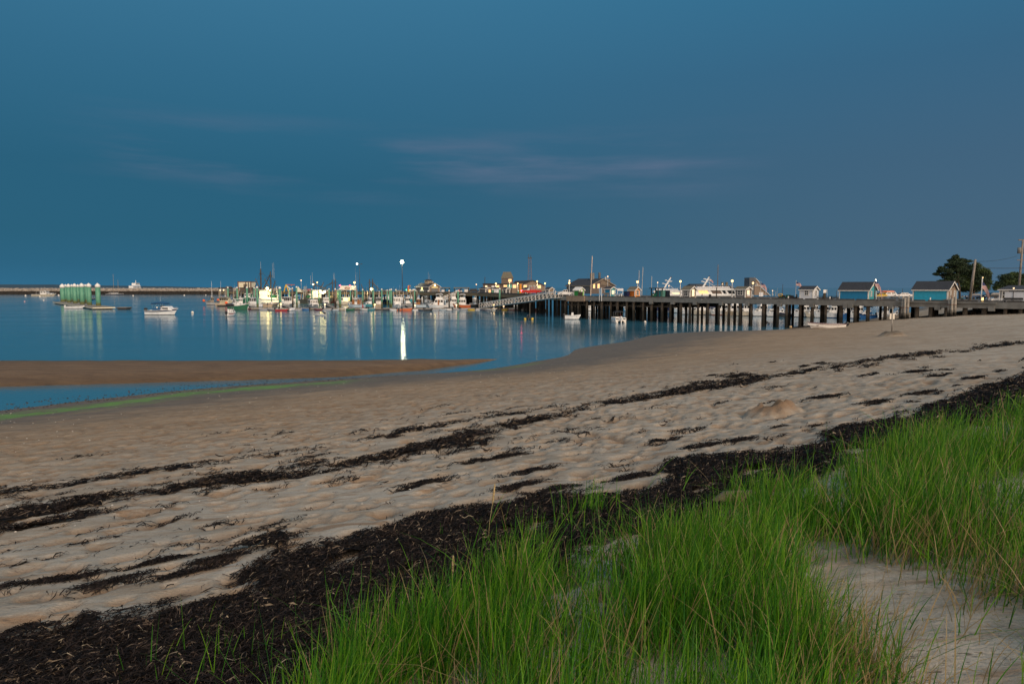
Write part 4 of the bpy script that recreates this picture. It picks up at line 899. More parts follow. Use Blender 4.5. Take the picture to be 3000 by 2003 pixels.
for kd, px, py, lp, hd_g, lb, op in mar:
    cat = {'l': 'fishing boat', 'c': 'motor cruiser', 's': 'open boat', 'm': 'motorboat', 'g': 'fishing boat', 'w': 'workboat'}[kd]
    nm = {'l': 'fishing_boat', 'c': 'motor_cruiser', 's': 'open_boat', 'm': 'motorboat', 'g': 'fishing_boat', 'w': 'workboat'}[kd]
    r, m = boat(nm, lb, cat, px, py, hd_g, G1)
    ap = max(.45, abs(math.cos(R(hd_g))) + .36 * abs(math.sin(R(hd_g)))); Lh = lp * m / ap
    Lh = min(Lh, 13); op = dict(op); tarp = op.pop('tarp', None)
    if kd == 'l':
        lobster(r, Lh, **op)
        if tarp: MB().prism([(Lh * .08, .9), (Lh * .46, 1.3), (Lh * .3, 2.6), (Lh * .1, 2.6)], -Lh * .12, Lh * .12).build('tarpaulin', tarp, r)
    elif kd == 'c': cruiser(r, Lh, **op)
    elif kd == 'm': motorboat(r, Lh, **op)
    elif kd == 's':
        skiff(r, Lh, **op)
        if tarp: MB().loft([[(x * Lh, y * w_, z) for y, z in ((-Lh * .19, .55), (-Lh * .1, .95 * q), (0, 1.25 * q), (Lh * .1, .95 * q), (Lh * .19, .55))] for x, q, w_ in ((-.48, .7, .85), (-.2, 1.4, 1), (.2, 1.5, .95), (.46, .8, .2))]).build('tarpaulin', tarp, r)
    elif kd == 'w':
        hull(r, Lh, Lh * .3, .8, op['hm']); MB().bar((Lh * .1, 0, .7), (Lh * .1, 0, 3.2), .08, 6).bar((-.4, 0, 2.7), (Lh * .1 + .6, 0, 2.7), .05, 5).build('mast', 'galv', r); MB().box((-Lh * .2, 0, 1.0), (1.4, 1.2, .8)).build('engine_box', 'grey_gel', r)
    elif kd == 'g':
        hull(r, Lh, Lh * .32, 1.25, 'green_gel', 'trim_white'); MB().box((0, 0, 1.7), (.9, .9, 1.0), top=(.8, .9)).build('console', 'white_paint', r)
        q = MB()
        for x in (-.9, .9):
            for y in (-.6, .6): q.bar((x, y, 1), (x * .8, y, 3.3), .05, 6)
        q.build('top_frame', 'white_paint', r); MB().box((0, 0, 3.35), (2.9, 1.8, .1)).build('hard_top', 'white_paint', r); rail(r, Lh, Lh * .32, 1.25, 0, Lh * .5, .4); outboard(r, -Lh / 2, 1.1, 1.6, 'black')
    if 'orange buoys' in lb:
        for x, y, z in ((-3.4, -.6, 2.7), (-2.2, -1.3, 1.9), (3.0, 1.5, 1.7)): MB().ball((x, y, z), .5, 10, 7).build('buoy', 'float_orange', r, True)
        for x in (-3.1, .2): MB().bar((x, 0, 1.2), (x - .2, 0, 9.3), .06, 5, .03).build('outrigger_pole', 'white_paint', r)
    if 'flat canopy' in lb:
        MB().box((-Lh * .47, 0, 1.5), (.12, Lh * .3, .25)).build('stern_rail', 'timber_light', r); MB().ball((-Lh * .45, -1.9, 1.2), .55, 10, 7).build('buoy', 'float_orange', r, True)
    if 'lit yellow' in lb: MB().box((-1.0, 1.9, 2.2), (1.6, .1, 1.4)).build('lit_window', 'window_cabin', r); MB().box((-1.0, -1.9, 2.2), (1.6, .1, 1.4)).build('lit_window', 'window_cabin', r)
    if 'brown wooden doors' in lb:
        for x in (-1.2, .6):
            for y in (-1, 1): MB().box((x, y * Lh * .34 * .36, 1.9), (.8, .12, 1.5)).build('door', 'wood_orange', r)
# ---- trawlers lying at the main pier, lit by their working lamps
G2 = 'draggers alongside the outer pier'
def tz(py, Y): return zat(py, Y)
def trw(label, px, Y, lp, rz, **k):
    r = thing('trawler', label, 'trawler', atz(px, Y, 0), R(rz), G2); trawler(r, lp * Y / F, **k); return r
Y = 285
trw('black rigged trawler with two tall dark masts and crossed booms, its deck lit bright yellow', 782, Y, 100, 172, hm='white_gel', cm='white_paint', house_x=.08, hh=4.0,
    masts=[(.19, -.1, tz(789, Y)), (.14, .15, tz(787, Y)), (-.10, -.2, tz(797, Y)), (-.17, .2, tz(795, Y))], booms=[((.2, -.1, 5.5), (.13, .2, tz(800, Y))), ((.12, .2, 5), (.2, -.1, tz(806, Y))), ((-.08, -.2, 5), (-.18, .2, tz(808, Y))), ((-.2, .2, 5), (-.28, 0, tz(822, Y))), ((.12, 0, 5.5), (-.10, -.1, tz(806, Y))), ((-.12, 0, 5.5), (.02, .2, tz(815, Y))), ((.2, 0, 6), (.34, 0, tz(816, Y)))], ant=[(.15, .05, tz(790, Y), 3.4), (-.22, .1, tz(815, Y), 6.3), (-.26, .1, tz(815, Y), 6.5)], lit='window_cabin', lamps=[(-.03, -.55, 6.2, .45), (-.12, .6, 6.4, .55), (-.2, .5, 5.6, .4)])
trw('white trawler with pale lattice mast and floodlit yellow foredeck, left of the sign trailer', 930, Y, 96, 4, hm='dark_gel', cm='white_paint', house_x=.02, hh=4.0,
    masts=[(-.10, .1, tz(823, Y))], booms=[((-.1, 0, 8), (.28, .1, tz(846, Y))), ((.0, -.2, 4), (.22, -.2, 9)), ((.05, 0, 4), (.3, .2, tz(834, Y)))], ant=[(-.14, .1, 8, tz(798, Y) - 8), (-.19, .1, 8, tz(806, Y) - 8)], lit='window_cabin', lamps=[(.12, -.55, 5.2, .5), (.20, -.5, 4.6, .55), (-.1, -.2, tz(833, Y), .28), (.26, -.55, 5.0, .45)])
trw('brown trawler with pair of dark masts rising behind a thick wooden pile', 982, Y + 10, 62, 176, hm='maroon_gel', cm='sign_cream', house_x=.25, hh=3.0,
    masts=[(.10, .1, tz(819, Y)), (-.02, -.1, tz(817, Y))], booms=[((.1, 0, 9), (.33, 0, tz(835, Y)))], ant=[(.0, 0, tz(820, Y), 3.0), (.05, 0, tz(818, Y), 2.8)], lamps=[])
trw('dark trawler with twin thick gallows posts under the bright work lamp', 1088, Y, 66, 178, hm='dark_gel', cm='wood_grey', house_x=.25, hh=2.6,
    masts=[(.06, .1, tz(818, Y)), (-.06, -.1, tz(817, Y))], booms=[((.25, 0, 3.5), (.45, 0, tz(832, Y))), ((-.1, 0, 8.5), (-.36, 0, tz(848, Y)))], lamps=[(0.02, -.5, tz(847, Y), .5)])
trw('rusty trawler with slanting tan boom alongside the pier left of the dark masts', 722, Y + 15, 70, 185, hm='green_gel', cm='white_paint', house_x=-.05, hh=2.4,
    masts=[(-.10, 0, tz(826, Y))], booms=[((.08, 0, 1.8), (.0, 0, tz(825, Y))), ((.32, 0, 2), (.12, 0, tz(850, Y))), ((-.3, 0, 6), (-.42, 0, tz(832, Y)))], ant=[(-.36, .1, 2, tz(824, Y) - 2)])
# ---- boats beyond the pier, seen between its piles
G3 = 'boats lying beyond the near pier'
far = [
 ('c', 2052, 897, 56, 176, 'white cruiser with pale hull seen through the pier piles below the white ferry', dict(hm='cream_gel')),
 ('c', 2112, 902, 60, 182, 'white motorboat with red waterline beyond the pier under the shingled kiosk', dict(hm='white_gel_red')),
 ('l', 2185, 906, 60, 178, 'long white lobster boat beyond the pier between the two shingled kiosks and the white shed', dict(hm='cream_gel')),
 ('c', 2230, 907, 52, 186, 'white cabin boat with orange curtain beyond the pier piles', dict(hm='white_gel')),
 ('m', 2295, 909, 44, 184, 'low dark motorboat beyond the pier left of the white shed', dict(top=None, hm='dark_gel', cloth=None, ant=0)),
 ('c', 2350, 912, 62, 178, 'white cruiser beyond the pier directly below the white shed', dict(hm='white_gel')),
 ('l', 2386, 911, 52, 183, 'white fishing boat beyond the pier just right of the white shed', dict(hm='cream_gel')),
 ('c', 2440, 913, 56, 175, 'white and blue boat beyond the pier at the head of the rowing boat', dict(hm='white_gel_blue')),
 ('c', 2480, 918, 50, 187, 'blue hulled cruiser beyond the pier under the left blue shed', dict(hm='blue_gel')),
 ('m', 2540, 914, 42, 180, 'bright blue motorboat beyond the pier below the larger blue shed', dict(hm='blue_gel', top='canvas_blue')),
 ('c', 2590, 912, 40, 183, 'small white cruiser beyond the pier behind the beach sign', dict(hm='white_gel')),
 ('m', 2680, 903, 40, 176, 'white runabout beyond the pier under the right blue shed', dict(hm='white_gel', top=None, cloth=None, ant=0)),
 ('c', 1990, 895, 46, 180, 'white cabin cruiser beyond the pier left of the person on the edge', dict(hm='paleblue_gel')),
 ('m', 1850, 890, 40, 185, 'motorboat with white hull beyond the pier under the orange hut', dict(hm='white_gel', top='canvas_white')),
 ('c', 2020, 899, 50, 180, 'white sport boat beyond the pier between two dark ferry hull sections', dict(hm='white_gel')),
 ('c', 2148, 903, 52, 176, 'tan hulled cruiser beyond the pier under the stern of the large ferry', dict(hm='tan_gel')),
 ('l', 2270, 910, 50, 183, 'white workboat beyond the pier under the heap of traps', dict(hm='white_gel')),
 ('c', 2410, 914, 50, 179, 'white hulled yacht beyond the pier under the blank box post sign', dict(hm='white_gel')),
 ('c', 2510, 915, 50, 182, 'white hulled yacht beyond the pier under the middle of the larger blue hut', dict(hm='white_gel_blue')),
 ('m', 2630, 908, 44, 180, 'white runabout with canvas top beyond the pier left of the left pile cluster', dict(hm='white_gel', top='canvas_white')),
]
for kd, px, py, lp, rz, lb, op in far:
    Y = Yp(px) + 44 + (10 if px < 2000 else 0); r = thing('motor_cruiser' if kd == 'c' else 'fishing_boat' if kd == 'l' else 'motorboat', lb, {'c': 'motor cruiser', 'l': 'fishing boat', 'm': 'motorboat'}[kd], atz(px, Y, 0), R(rz), G3)
    Lh = min(13, lp * 1.15 * Y / F)
    (cruiser if kd == 'c' else lobster if kd == 'l' else motorboat)(r, Lh, **op)
# sailing boats behind the pier: only their masts stand clear
G4 = 'sailing boats behind the pier'
for px, Y, lp, top, lb, rake, mm in [(1726, 200, 60, 750, 'sailing boat with the tallest pale wooden mast, right of the green hut', .03, 'mast_pale'), (1868, 240, 40, 792, 'sloop with shorter mast left of its taller twin behind the orange hut', .01, 'galv'), (1876, 225, 50, 782, 'sloop with tall grey mast just right of the orange hut', .03, 'galv'), (1905, 245, 46, 809, 'sloop with short thin mast beside the dark kiosk frame', .01, 'galv'), (2098, 205, 54, 775, 'sailing boat with dark mast rising behind the moored white ferry', .0, 'timber')]:
    r = thing('sailing_boat', lb, 'sailboat', atz(px, Y, 0), R(5), G4); h = zat(top, Y); sailboat(r, lp * Y / F, 'white_gel', [(.05, h)], mm=mm, rake=rake)
for px, top, lb in [(2247, 845, 'bare mast of a yacht left of the lobster trap heap'), (2289, 832, 'bare mast of a yacht over the lobster trap heap'), (2447, 852, 'bare mast of a yacht just left of the bigger blue shed'), (2574, 840, 'bare mast of a yacht just right of the bigger blue shed'), (2640, 846, 'bare mast of a yacht over the white parked car')]:
    Y = 300; r = thing('sailing_boat', 'distant ' + lb, 'sailboat', atz(px, Y, 0), R(12), G4); sailboat(r, 9, 'white_gel', [(.05, zat(top, Y))], mm='darksteel', stays=False)
# ---- tenders along the front float
G5 = 'tenders along the front float'
ten = [
 ('s', 743, 907, 28, 10, 'dull purple skiff tied left of the first thick green pile', dict(hm='maroon_gel', motor='white_paint')),
 ('i', 771, 908, 24, 195, 'grey inflatable with raised outboard just right of the thick green pile', dict()),
 ('s', 798, 909, 36, 178, 'pale grey aluminium skiff beside the red skiff', dict(hm='grey_gel', motor='black')),
 ('s', 826, 911, 36, 5, 'bright red skiff moored at the float', dict(hm='red_gel', motor='black')),
 ('i', 851, 910, 22, 85, 'white inflatable seen stern on, right of the red skiff', dict(tm='canvas_white')),
 ('i', 873, 909, 24, 10, 'grey inflatable right of the brown wooden pile', dict()),
 ('s', 894, 908, 22, 185, 'small blue dinghy below the big grey lobster boat', dict(hm='blue_gel', motor='black', fb=.45)),
 ('s', 932, 909, 26, 175, 'dark maroon skiff with white bow below the grey bow', dict(hm='maroon_gel', motor='black')),
 ('i', 960, 909, 28, 6, 'long silver inflatable left of the second brown pile', dict()),
 ('i', 984, 909, 20, 20, 'short silver inflatable at the foot of the second brown pile', dict(tm='paleblue_gel')),
 ('s', 1004, 909, 30, 172, 'cream coloured skiff with outboard left of the green dinghy', dict(hm='cream_gel', motor='black')),
 ('s', 1027, 910, 26, 4, 'dark green dinghy with white rim', dict(hm='green_gel', motor='white_paint', fb=.6)),
 ('s', 1066, 909, 24, 168, 'white skiff with black outboard under the red cover', dict(hm='white_gel', motor='black')),
 ('s', 1087, 909, 24, 3, 'teal dinghy at the float below the lit pile lamp', dict(hm='teal_gel', motor='black')),
 ('s', 1133, 909, 22, 12, 'dark skiff with red engine cover left of the twin green piles', dict(hm='dark_gel', motor='black')),
 ('i', 1152, 909, 22, 190, 'pale inflatable in front of the three window lobster boat', dict(tm='canvas_white')),
 ('i', 1172, 910, 14, 80, 'small orange raft beside the orange skiff', dict(tm='orange_gel')),
 ('s', 1194, 910, 28, 8, 'orange fibreglass skiff with dark outboard', dict(hm='orange_gel', motor='black', fb=.65)),
 ('i', 1218, 909, 20, 10, 'white inflatable at the foot of the third brown pile', dict(tm='canvas_white')),
 ('i', 1236, 910, 24, 170, 'black inflatable right of the third brown pile', dict(tm='dark_tube')),
 ('s', 1256, 911, 24, 20, 'dark green skiff with raised outboard left of the white float buoy', dict(hm='dark_gel', motor='black', fb=.65)),
 ('i', 1277, 909, 26, 5, 'silver inflatable below the flybridge yacht', dict()),
 ('i', 1298, 909, 22, 178, 'pale blue inflatable below the orange door', dict(tm='paleblue_gel')),
 ('s', 1314, 910, 20, 175, 'white skiff with upturned bow at the fourth brown pile', dict(hm='white_gel', motor='black')),
 ('i', 1335, 908, 24, 186, 'grey inflatable between the fourth brown pile and the green pile', dict()),
 ('i', 1360, 908, 26, 4, 'light grey inflatable below the brown hulled cruiser', dict()),
 ('s', 1380, 909, 22, 174, 'tan and orange skiff left of the gangway foot', dict(hm='yellow_gel', motor='black', fb=.45)),
 ('i', 1398, 908, 22, 182, 'white inflatable below the black workboat', dict(tm='canvas_white')),
 ('s', 1420, 909, 34, 176, 'white dinghy with blue lower hull at the gangway foot', dict(hm='white_gel_blue', motor='black')),
 ('i', 1445, 908, 26, 6, 'pale inflatable tied under the gangway', dict(tm='canvas_white')),
 ('i', 1462, 909, 18, 84, 'dark inflatable at the gangway green pile', dict(tm='dark_tube')),
 ('s', 1480, 909, 22, 5, 'yellow striped skiff under the gangway', dict(hm='yellow_gel', motor='black', fb=.45)),
 ('s', 1506, 909, 32, 3, 'white skiff with red stern between the two gangway piles', dict(hm='white_gel_red', motor='black', fb=.7)),
 ('i', 1530, 908, 22, 188, 'grey inflatable just right of the last green pile', dict()),
 ('m', 1559, 910, 34, 176, 'dark red runabout with windshield at the right end of the floats', dict(hm='maroon_gel', motor='black', shield=True, fb=.7)),
]
for kd, px, py, lp, rz, lb, op in ten:
    r, m = boat({'s': 'skiff', 'i': 'inflatable_dinghy', 'm': 'motorboat'}[kd], lb, {'s': 'skiff', 'i': 'dinghy', 'm': 'motorboat'}[kd], px, py, rz, G5)
    Lh = lp * m / max(.5, abs(math.cos(R(rz))))
    inflatable(r, Lh, **op) if kd == 'i' else skiff(r, Lh, **op)
# ---- mooring buoys
G6 = 'mooring buoys on the water'
for px, py, d, m_, lb in [(564, 917, 8, 'buoy_white', 'white ball buoy right of the blue topped motorboat'), (1262, 921, 6, 'buoy_white', 'white ball buoy just off the middle of the floats'), (1439, 918, 4, 'buoy_white', 'tiny white buoy off the gangway foot'), (1890, 945, 8, 'buoy_white', 'white ball buoy right of the pontoon boat'), (2246, 945, 7, 'buoy_white', 'larger of two white buoys close to the sand under the pier'), (2253, 947, 5, 'buoy_white', 'smaller of two white buoys close to the sand under the pier'),
    (13, 857, 5, 'float_yellow', 'yellow buoy at the left edge before the breakwater'), (75, 867, 5, 'buoy_white', 'white buoy left of the far lobster boat'), (117, 870, 5, 'buoy_white', 'white buoy touching the far lobster boat'), (72, 884, 4, 'buoy_pink', 'pinkish buoy nearest the left edge'), (128, 881, 4, 'buoy_white', 'white buoy left of the green pile cluster float'), (172, 866, 5, 'buoy_white', 'white buoy between the far lobster boat and the green piles'), (390, 867, 4, 'buoy_white', 'white buoy right of the two masted yacht'), (540, 866, 4, 'buoy_white', 'white buoy near the middle of the breakwater'), (603, 865, 3, 'buoy_white', 'white buoy close to the right end of the open breakwater'), (362, 861, 5, 'float_orange', 'orange buoy at the bow of the two masted yacht')]:
    p = onz(px, py); rr = d * p.y / F / 2; r = thing('mooring_buoy', lb, 'buoy', p, 0, G6)
    MB().ball((0, 0, rr * .45), rr, 12, 8).build('float', m_, r, True); MB().bar((0, 0, rr * 1.35), (0, 0, rr * 1.8), rr * .14, 6).build('ring', 'rust', r)
g0 = ground(2316, 961); r = thing('mooring_buoy', 'tan ball buoy lying on the wet sand left of the beached rowing boat', 'buoy', g0, 0, G6); rr = 4.2 * g0.y / F; MB().ball((0, 0, rr * .8), rr, 12, 8).build('float', mat('buoy_tan', (.55, .40, .22), .6, .2, 4), r, True); MB().bar((rr * .8, 0, rr), (rr * 1.3, 0, rr * 1.1), rr * .14, 6).build('ring', 'rust', r)
# ---------------------------------------------------------------- far shore and breakwater
s = MB(); xs = np.linspace(-700, 640, 60); Yh = 3400.0; top = []
for px in xs:
    py = np.interp(px, [-700, 0, 120, 250, 330, 450, 640], [828, 833, 833.5, 836, 837, 838.5, 843.5]) + (fbm(np.array([px * .05]), np.array([1.]), 3)[0] - .5) * 1.6
    top.append((atz(px, Yh, 0).x, zat(py, Yh)))
for (x, z) in top: s.v += [(x, Yh - 260, -1), (x, Yh - 120, max(-.5, z * .55)), (x, Yh + 100, z), (x, Yh + 700, -1)]
for i in range(len(top) - 1):
    for j in range(3): a = i * 4 + j; s.f.append((a, a + 1, a + 5, a + 4))
struct(s.build('hills', mat('far_wood_hazed', (.022, .058, .088), .95, .35, .02), None, True))  # blue haze of distance put into the wood's base colour
r = thing('breakwater', 'long low breakwater of piled granite blocks with a dark wet foot', 'breakwater', (0, 680, 0))
nb = 3600; V = []; base8 = np.array([[-1, -1, -1], [1, -1, -1], [1, 1, -1], [-1, 1, -1], [-1, -1, 1], [1, -1, 1], [1, 1, 1], [-1, 1, 1]], float); f6 = np.array([[3, 2, 1, 0], [4, 5, 6, 7], [0, 1, 5, 4], [1, 2, 6, 5], [2, 3, 7, 6], [3, 0, 4, 7]])
bx = rng.uniform(-590, -235, nb); by = rng.uniform(-9, 6, nb); prof = np.clip((by + 9) / 8, 0, 1) * 5.0; bz = prof * (.9 + .2 * rng.random(nb)) - .2
sz = rng.uniform(.7, 1.5, (nb, 3)) * [1.1, 1, .75]; an = rng.random(nb) * PI
vv = base8[None] * sz[:, None, :] * rng.uniform(.75, 1.1, (nb, 8, 3)); c, sn = np.cos(an)[:, None], np.sin(an)[:, None]
vx = vv[..., 0] * c - vv[..., 1] * sn + bx[:, None]; vy = vv[..., 0] * sn + vv[..., 1] * c + by[:, None]; vz = vv[..., 2] + bz[:, None] + vv[..., 0] * .15
o = npmesh('granite_blocks', np.stack([vx, vy, vz], -1).reshape(-1, 3), (f6[None] + (np.arange(nb) * 8)[:, None, None]).reshape(-1, 4), mat('granite', (.30, .27, .24), .9, .4, .5, bump=.4, stain=(.022, .018, .015), stainz=3.3), None, False); o.parent = r; o['kind'] = 'stuff'
MB().prism([(-9.5, -1), (-1.5, 4.6), (5, 4.6), (7, -1)], -590, -235, 'x').build('core', 'granite', r)
# ---------------------------------------------------------------- floats and piles
def float_(label, p, q, wd, hgt=.55, side='timber_light', n=5):
    """floating walkway from p to q (front edge), wd deep to the left of the direction"""
    d = (q - p); ln = d.length; d.normalize(); rz = math.atan2(d.y, d.x); r = thing('floating_dock', label, 'floating dock', p, rz, 'floating docks')
    MB().box((ln / 2, wd / 2, hgt - .06), (ln, wd, .12)).build('deck', 'wood_grey', r)
    for y in (.06, wd - .06): MB().box((ln / 2, y, hgt - .26), (ln - .3, .14, .28)).build('side_beam', side, r)
    for x in (.06, ln - .06): MB().box((x, wd / 2, hgt - .26), (.14, wd - .3, .28)).build('end_beam', side, r)
    for i in range(n): MB().box((ln * (i + .5) / n, wd / 2, .08), (ln / n * .8, wd * .8, .36)).build('float_tank', 'black', r)
    return r
float_('long grey float under the group of capped green piles on the left', onz(154, 889), onz(271, 907), 6.2, .75, 'sign_cream', 12)
e = onz(271, 907) + Vector((.77, .635, 0)) * 6.4
float_('dark bare float joined to the right end of the green pile float', e, e + Vector((3.2, .2, 0)), 3.5, .6, 'black', 1)
float_('narrow pale float seen behind the green pile group', onz(226, 886), onz(283, 876), 3, .8, 'galv', 3)
r, m = boat('skiff', 'low white skiff with outboard tied beside the float of green piles', 'skiff', 220, 904, 2); skiff(r, 60 * m * .9, 'white_gel', 'cap_white', fb=.7)
def fl(px, Y): return atz(px, Y, 0)
float_('long front float with tenders tied along it', fl(735, 207), fl(1560, 207), 3.0, .55, 'wood_grey', 14)
for px, px2, lb in [(757, 735, 'finger float running back between the white cabin boats and the tan cruiser'), (861, 832, 'finger float running back from the first brown pile'), (990, 962, 'finger float running back left of the pale blue fishing boat'), (1214, 1196, 'finger float running back left of the wooden cabined boat'), (1320, 1300, 'finger float running back right of the flybridge yacht')]:
    float_(lb, fl(px, 211), fl(px2, 262), 1.6, .5, 'timber_light', 5)
float_('short float with pale edge at the stern of the tan open fishing boat', fl(634, 246), fl(682, 246), 2.5, .6, 'timber_light', 2)
float_('small low raft float under the end of the pier right of the tenders', fl(1572, 196), fl(1606, 196), 2.4, .6, 'timber_light', 1)
GP = 'green sleeved mooring piles'; GB = 'bare wooden mooring piles'
def pile(px, top, Y, w, label, wood=False, z0=-1.0):
    rr = w * Y / F / 2; h = zat(top, Y); r = thing('mooring_pile', label, 'pile', atz(px, Y, 0), 0, GB if wood else GP)
    ch = rr * 1.5
    MB().bar((0, 0, z0), (0, 0, h - ch), rr, 12, rr * .97).build('shaft', 'timber' if wood else 'pile_green', r, True)
    c = MB(); c.loft([[(k * rr * math.cos(2 * PI * i / 12), k * rr * math.sin(2 * PI * i / 12), h - ch + zz * ch) for i in range(12)] for k, zz in ((1.08, -.25), (1.1, .35), (.45, .8), (.05, 1))]); c.build('cap', 'cap_white', r, True)
ord_ = ['leftmost', 'second', 'third', 'fourth', 'fifth', 'rightmost']
for i, (px, Y) in enumerate([(185, 290), (203, 276), (221, 262), (242, 247), (263, 236), (289, 226)]): pile(px, [831, 831, 830, 829, 829, 829][i], Y, [13, 11, 11.5, 12.5, 12.5, 13.5][i], ('%s green capped pile in the front row on the left float' % ord_[i]) if i not in (0, 5) else ('%s of the front row of green capped piles on the left float' % ord_[i]))
for i, (px, Y, w) in enumerate([(194, 306, 8), (212, 300, 8), (230, 296, 8.5), (249, 290, 7.5), (255, 288, 7)]): pile(px, 832.5, Y, w, '%s pile of the back row of green piles on the left float, partly hidden' % ['leftmost', 'second', 'third', 'fourth', 'rightmost'][i])
for px, top, Y, w, lb in [(669, 840, 262, 4.6, 'green pile rising from the tan open fishing boat at the left end'), (696, 840, 250, 4.6, 'slim green pile in front of the white cabin boat, below the pale fish house'), (725, 839, 232, 5.5, 'green pile before the wide windshield cabin boat'), (746, 841, 268, 4.2, 'slim green pile behind the slanting tan boom'), (755, 838, 216, 6.2, 'thick green pile at the front float right of the purple skiff'), (796, 846, 272, 3.4, 'slim green pile standing against the floodlit trawler'), (821, 839, 230, 7.8, 'thickest green pile with white cone, right of the floodlit trawler'), (849, 846, 285, 3.8, 'slim green pile under the yellow hoist'), (870, 838, 236, 5, 'green pile just left of the white peaked tarp'),
    (914, 845, 270, 3.6, 'green pile over the wheelhouse of the big grey lobster boat'), (935, 848, 272, 3.8, 'green pile against the yellow floodlit foredeck'), (965, 844, 270, 4.2, 'green pile left of the wooden pile by the paired dark masts'), (991, 848, 280, 3.2, 'slim green pile half hidden behind a thick one under the white trailer'), (997, 843, 218, 6.6, 'thick green pile at the left end of the white trailer'), (1027, 848, 272, 3.6, 'green pile beneath the right part of the white trailer'), (1041, 847, 276, 3.6, 'slim green pile below the bright warm pole lamp'), (1063, 846, 268, 4.2, 'green pile left of the slanting black boom'), (1094, 844, 222, 5, 'green pile beside the glowing work lamp'), (1119, 845, 238, 4.6, 'green pile left of the bright blue tarp'), (1135, 848, 268, 3.8, 'slim green pile behind the bright blue tarp'), (1142.5, 847, 224, 4.4, 'left one of the touching pair of green piles by the three window boat'), (1147, 845, 218, 5.2, 'right one of the touching pair of green piles by the three window boat'),
    (1160, 847, 280, 4.4, 'green pile just left of the tall floodlight mast'), (1214.5, 846, 250, 4.4, 'green pile directly behind the third brown wooden pile'), (1218.5, 849, 278, 4, 'slim green pile just right of the third brown wooden pile'), (1233, 848, 276, 5, 'left of two green piles in front of the harbour office'), (1240, 849, 274, 4.2, 'right of two green piles in front of the harbour office'), (1255.5, 850, 280, 5, 'green pile at the corner of the harbour office gable'), (1337, 850, 280, 4.6, 'left of two close green piles by the open shelter'), (1342, 849, 226, 5, 'right of two close green piles by the open shelter, standing nearer'), (1377, 852, 256, 4, 'green pile in front of the dark gap under the outer pier'), (1415, 851, 254, 4.2, 'green pile below the shingled hut at the head of the outer pier'), (1443, 844, 240, 6.4, 'thick green pile at the left side of the gangway lifting beam'), (1464, 843, 206, 5.2, 'green pile at the right side of the gangway lifting beam'), (1474, 848, 262, 4, 'slim green pile behind the gangway beside the small white shed'), (1518, 849, 206, 5, 'green pile standing alone in front of the middle of the gangway')]:
    pile(px, top, Y, w, lb)
for px, top, Y, w, lb in [(858, 842, 210, 4.4, 'first brown wooden pile with white cap from the left'), (983, 844, 212, 5.2, 'second brown wooden pile, below the paired dark masts'), (1211, 846, 209, 5.4, 'third brown wooden pile with broad white cap'), (1316, 849, 209, 4.4, 'fourth brown wooden pile at the right of the flybridge yacht')]: pile(px, top, Y, w, lb, True)
r = thing('lifting_beam', 'dark cross beam resting on two green piles over the gangway foot', 'beam', atz(1443, 238, 0)); q = atz(1464, 208, 0) - atz(1443, 238, 0); z = zat(844, 225)
MB().box((q.x / 2, q.y / 2, z), (q.length + 1, .5, .5), math.atan2(q.y, q.x)).build('beam', 'darksteel', r); MB().bar((q.x / 2, q.y / 2, z), (q.x / 2, q.y / 2, z - 2), .06, 5).build('hoist_chain', 'rust', r)
for px, py, Y, k, lb in [(823, 890, 209, 'lamp_warm', 'white float lamp post glowing amber above the red skiff'), (952, 891, 209, 'lamp_dim', 'white float lamp post glowing softly beside the big grey bow'), (1098, 892, 209, 'lamp_warm', 'white float lamp post glowing amber right of the teal boat'), (1216, 894, 212, 'lamp_dim', 'float lamp post glowing at the wooden cabined boat'), (1337, 893, 212, 'lamp_dim', 'float lamp post glowing on the white flybridge cruiser side'), (1447, 893, 205, 'lamp_warm', 'float lamp post glowing under the lower gangway'), (1475.5, 896, 205, 'lamp_dim', 'float lamp post with bright pale light under the gangway')]:
    r = thing('dock_lamp', lb, 'dock light', atz(px, Y, .5), 0, 'lamp posts on the floats'); h = zat(py, Y) - .5
    MB().box((0, 0, (h - .3) / 2), (.34, .34, h - .3), top=(.8, .8)).build('pedestal', 'white_paint', r); MB().ball((0, 0, h - .05), .26, 10, 7).build('lamp', k, r, True); MB().bar((0, 0, h + .18), (0, 0, h + .3), .3, 10, .05).build('hood', 'white_paint', r)
r = thing('folded_cover', 'red pointed cover standing on the float left of the teal boat', 'cover', atz(1063, 209, .5)); MB().bar((0, 0, 0), (0, 0, 1.4), .28, 10, .03).build('cover', 'red_gel', r, True); MB().box((0, 0, .05), (.7, .7, .1)).build('base', 'grey_gel', r)
# ---------------------------------------------------------------- the near pier
zd = 4.8
E0, E1 = atz(1640, Yp(1640), zd), atz(3320, Yp(3320), zd); pd = (E1 - E0).normalized(); pn = Vector((-pd.y, pd.x, 0)); PL = (E1 - E0).length
pier_ang = math.atan2(pd.y, pd.x)
if pn.y < 0: pn = -pn
def es(px):      # distance along the edge for an image column
    u = (px - CX) / F; k = u; a = E0; dep = lambda p: p.y * cP - (p.z - H) * sP
    return (k * dep(a) - a.x) / (pd.x - k * pd.y * cP)
def pp_(s, n, z=0): return Vector((s, n, z))
r = thing('pier', 'long straight pier with concrete edge beam on dark wooden piles running from the beach', 'pier', Vector((E0.x, E0.y, 0)), pier_ang)
PW = 20
MB().box((PL / 2, PW / 2 + .3, zd - .2), (PL, PW - .6, .4)).build('deck', 'deck_top', r)
MB().box((PL / 2, .16, zd - .45), (PL, .32, .84)).build('edge_beam', 'concrete', r)
q = MB(); x = .3
while x < PL - 1:
    w_ = random.uniform(1.4, 3.2); q.box((x + w_ / 2, .26, zd + .12), (w_, .3, .17)); x += w_ + random.uniform(.25, .5)
q.build('curb', 'curb', r)
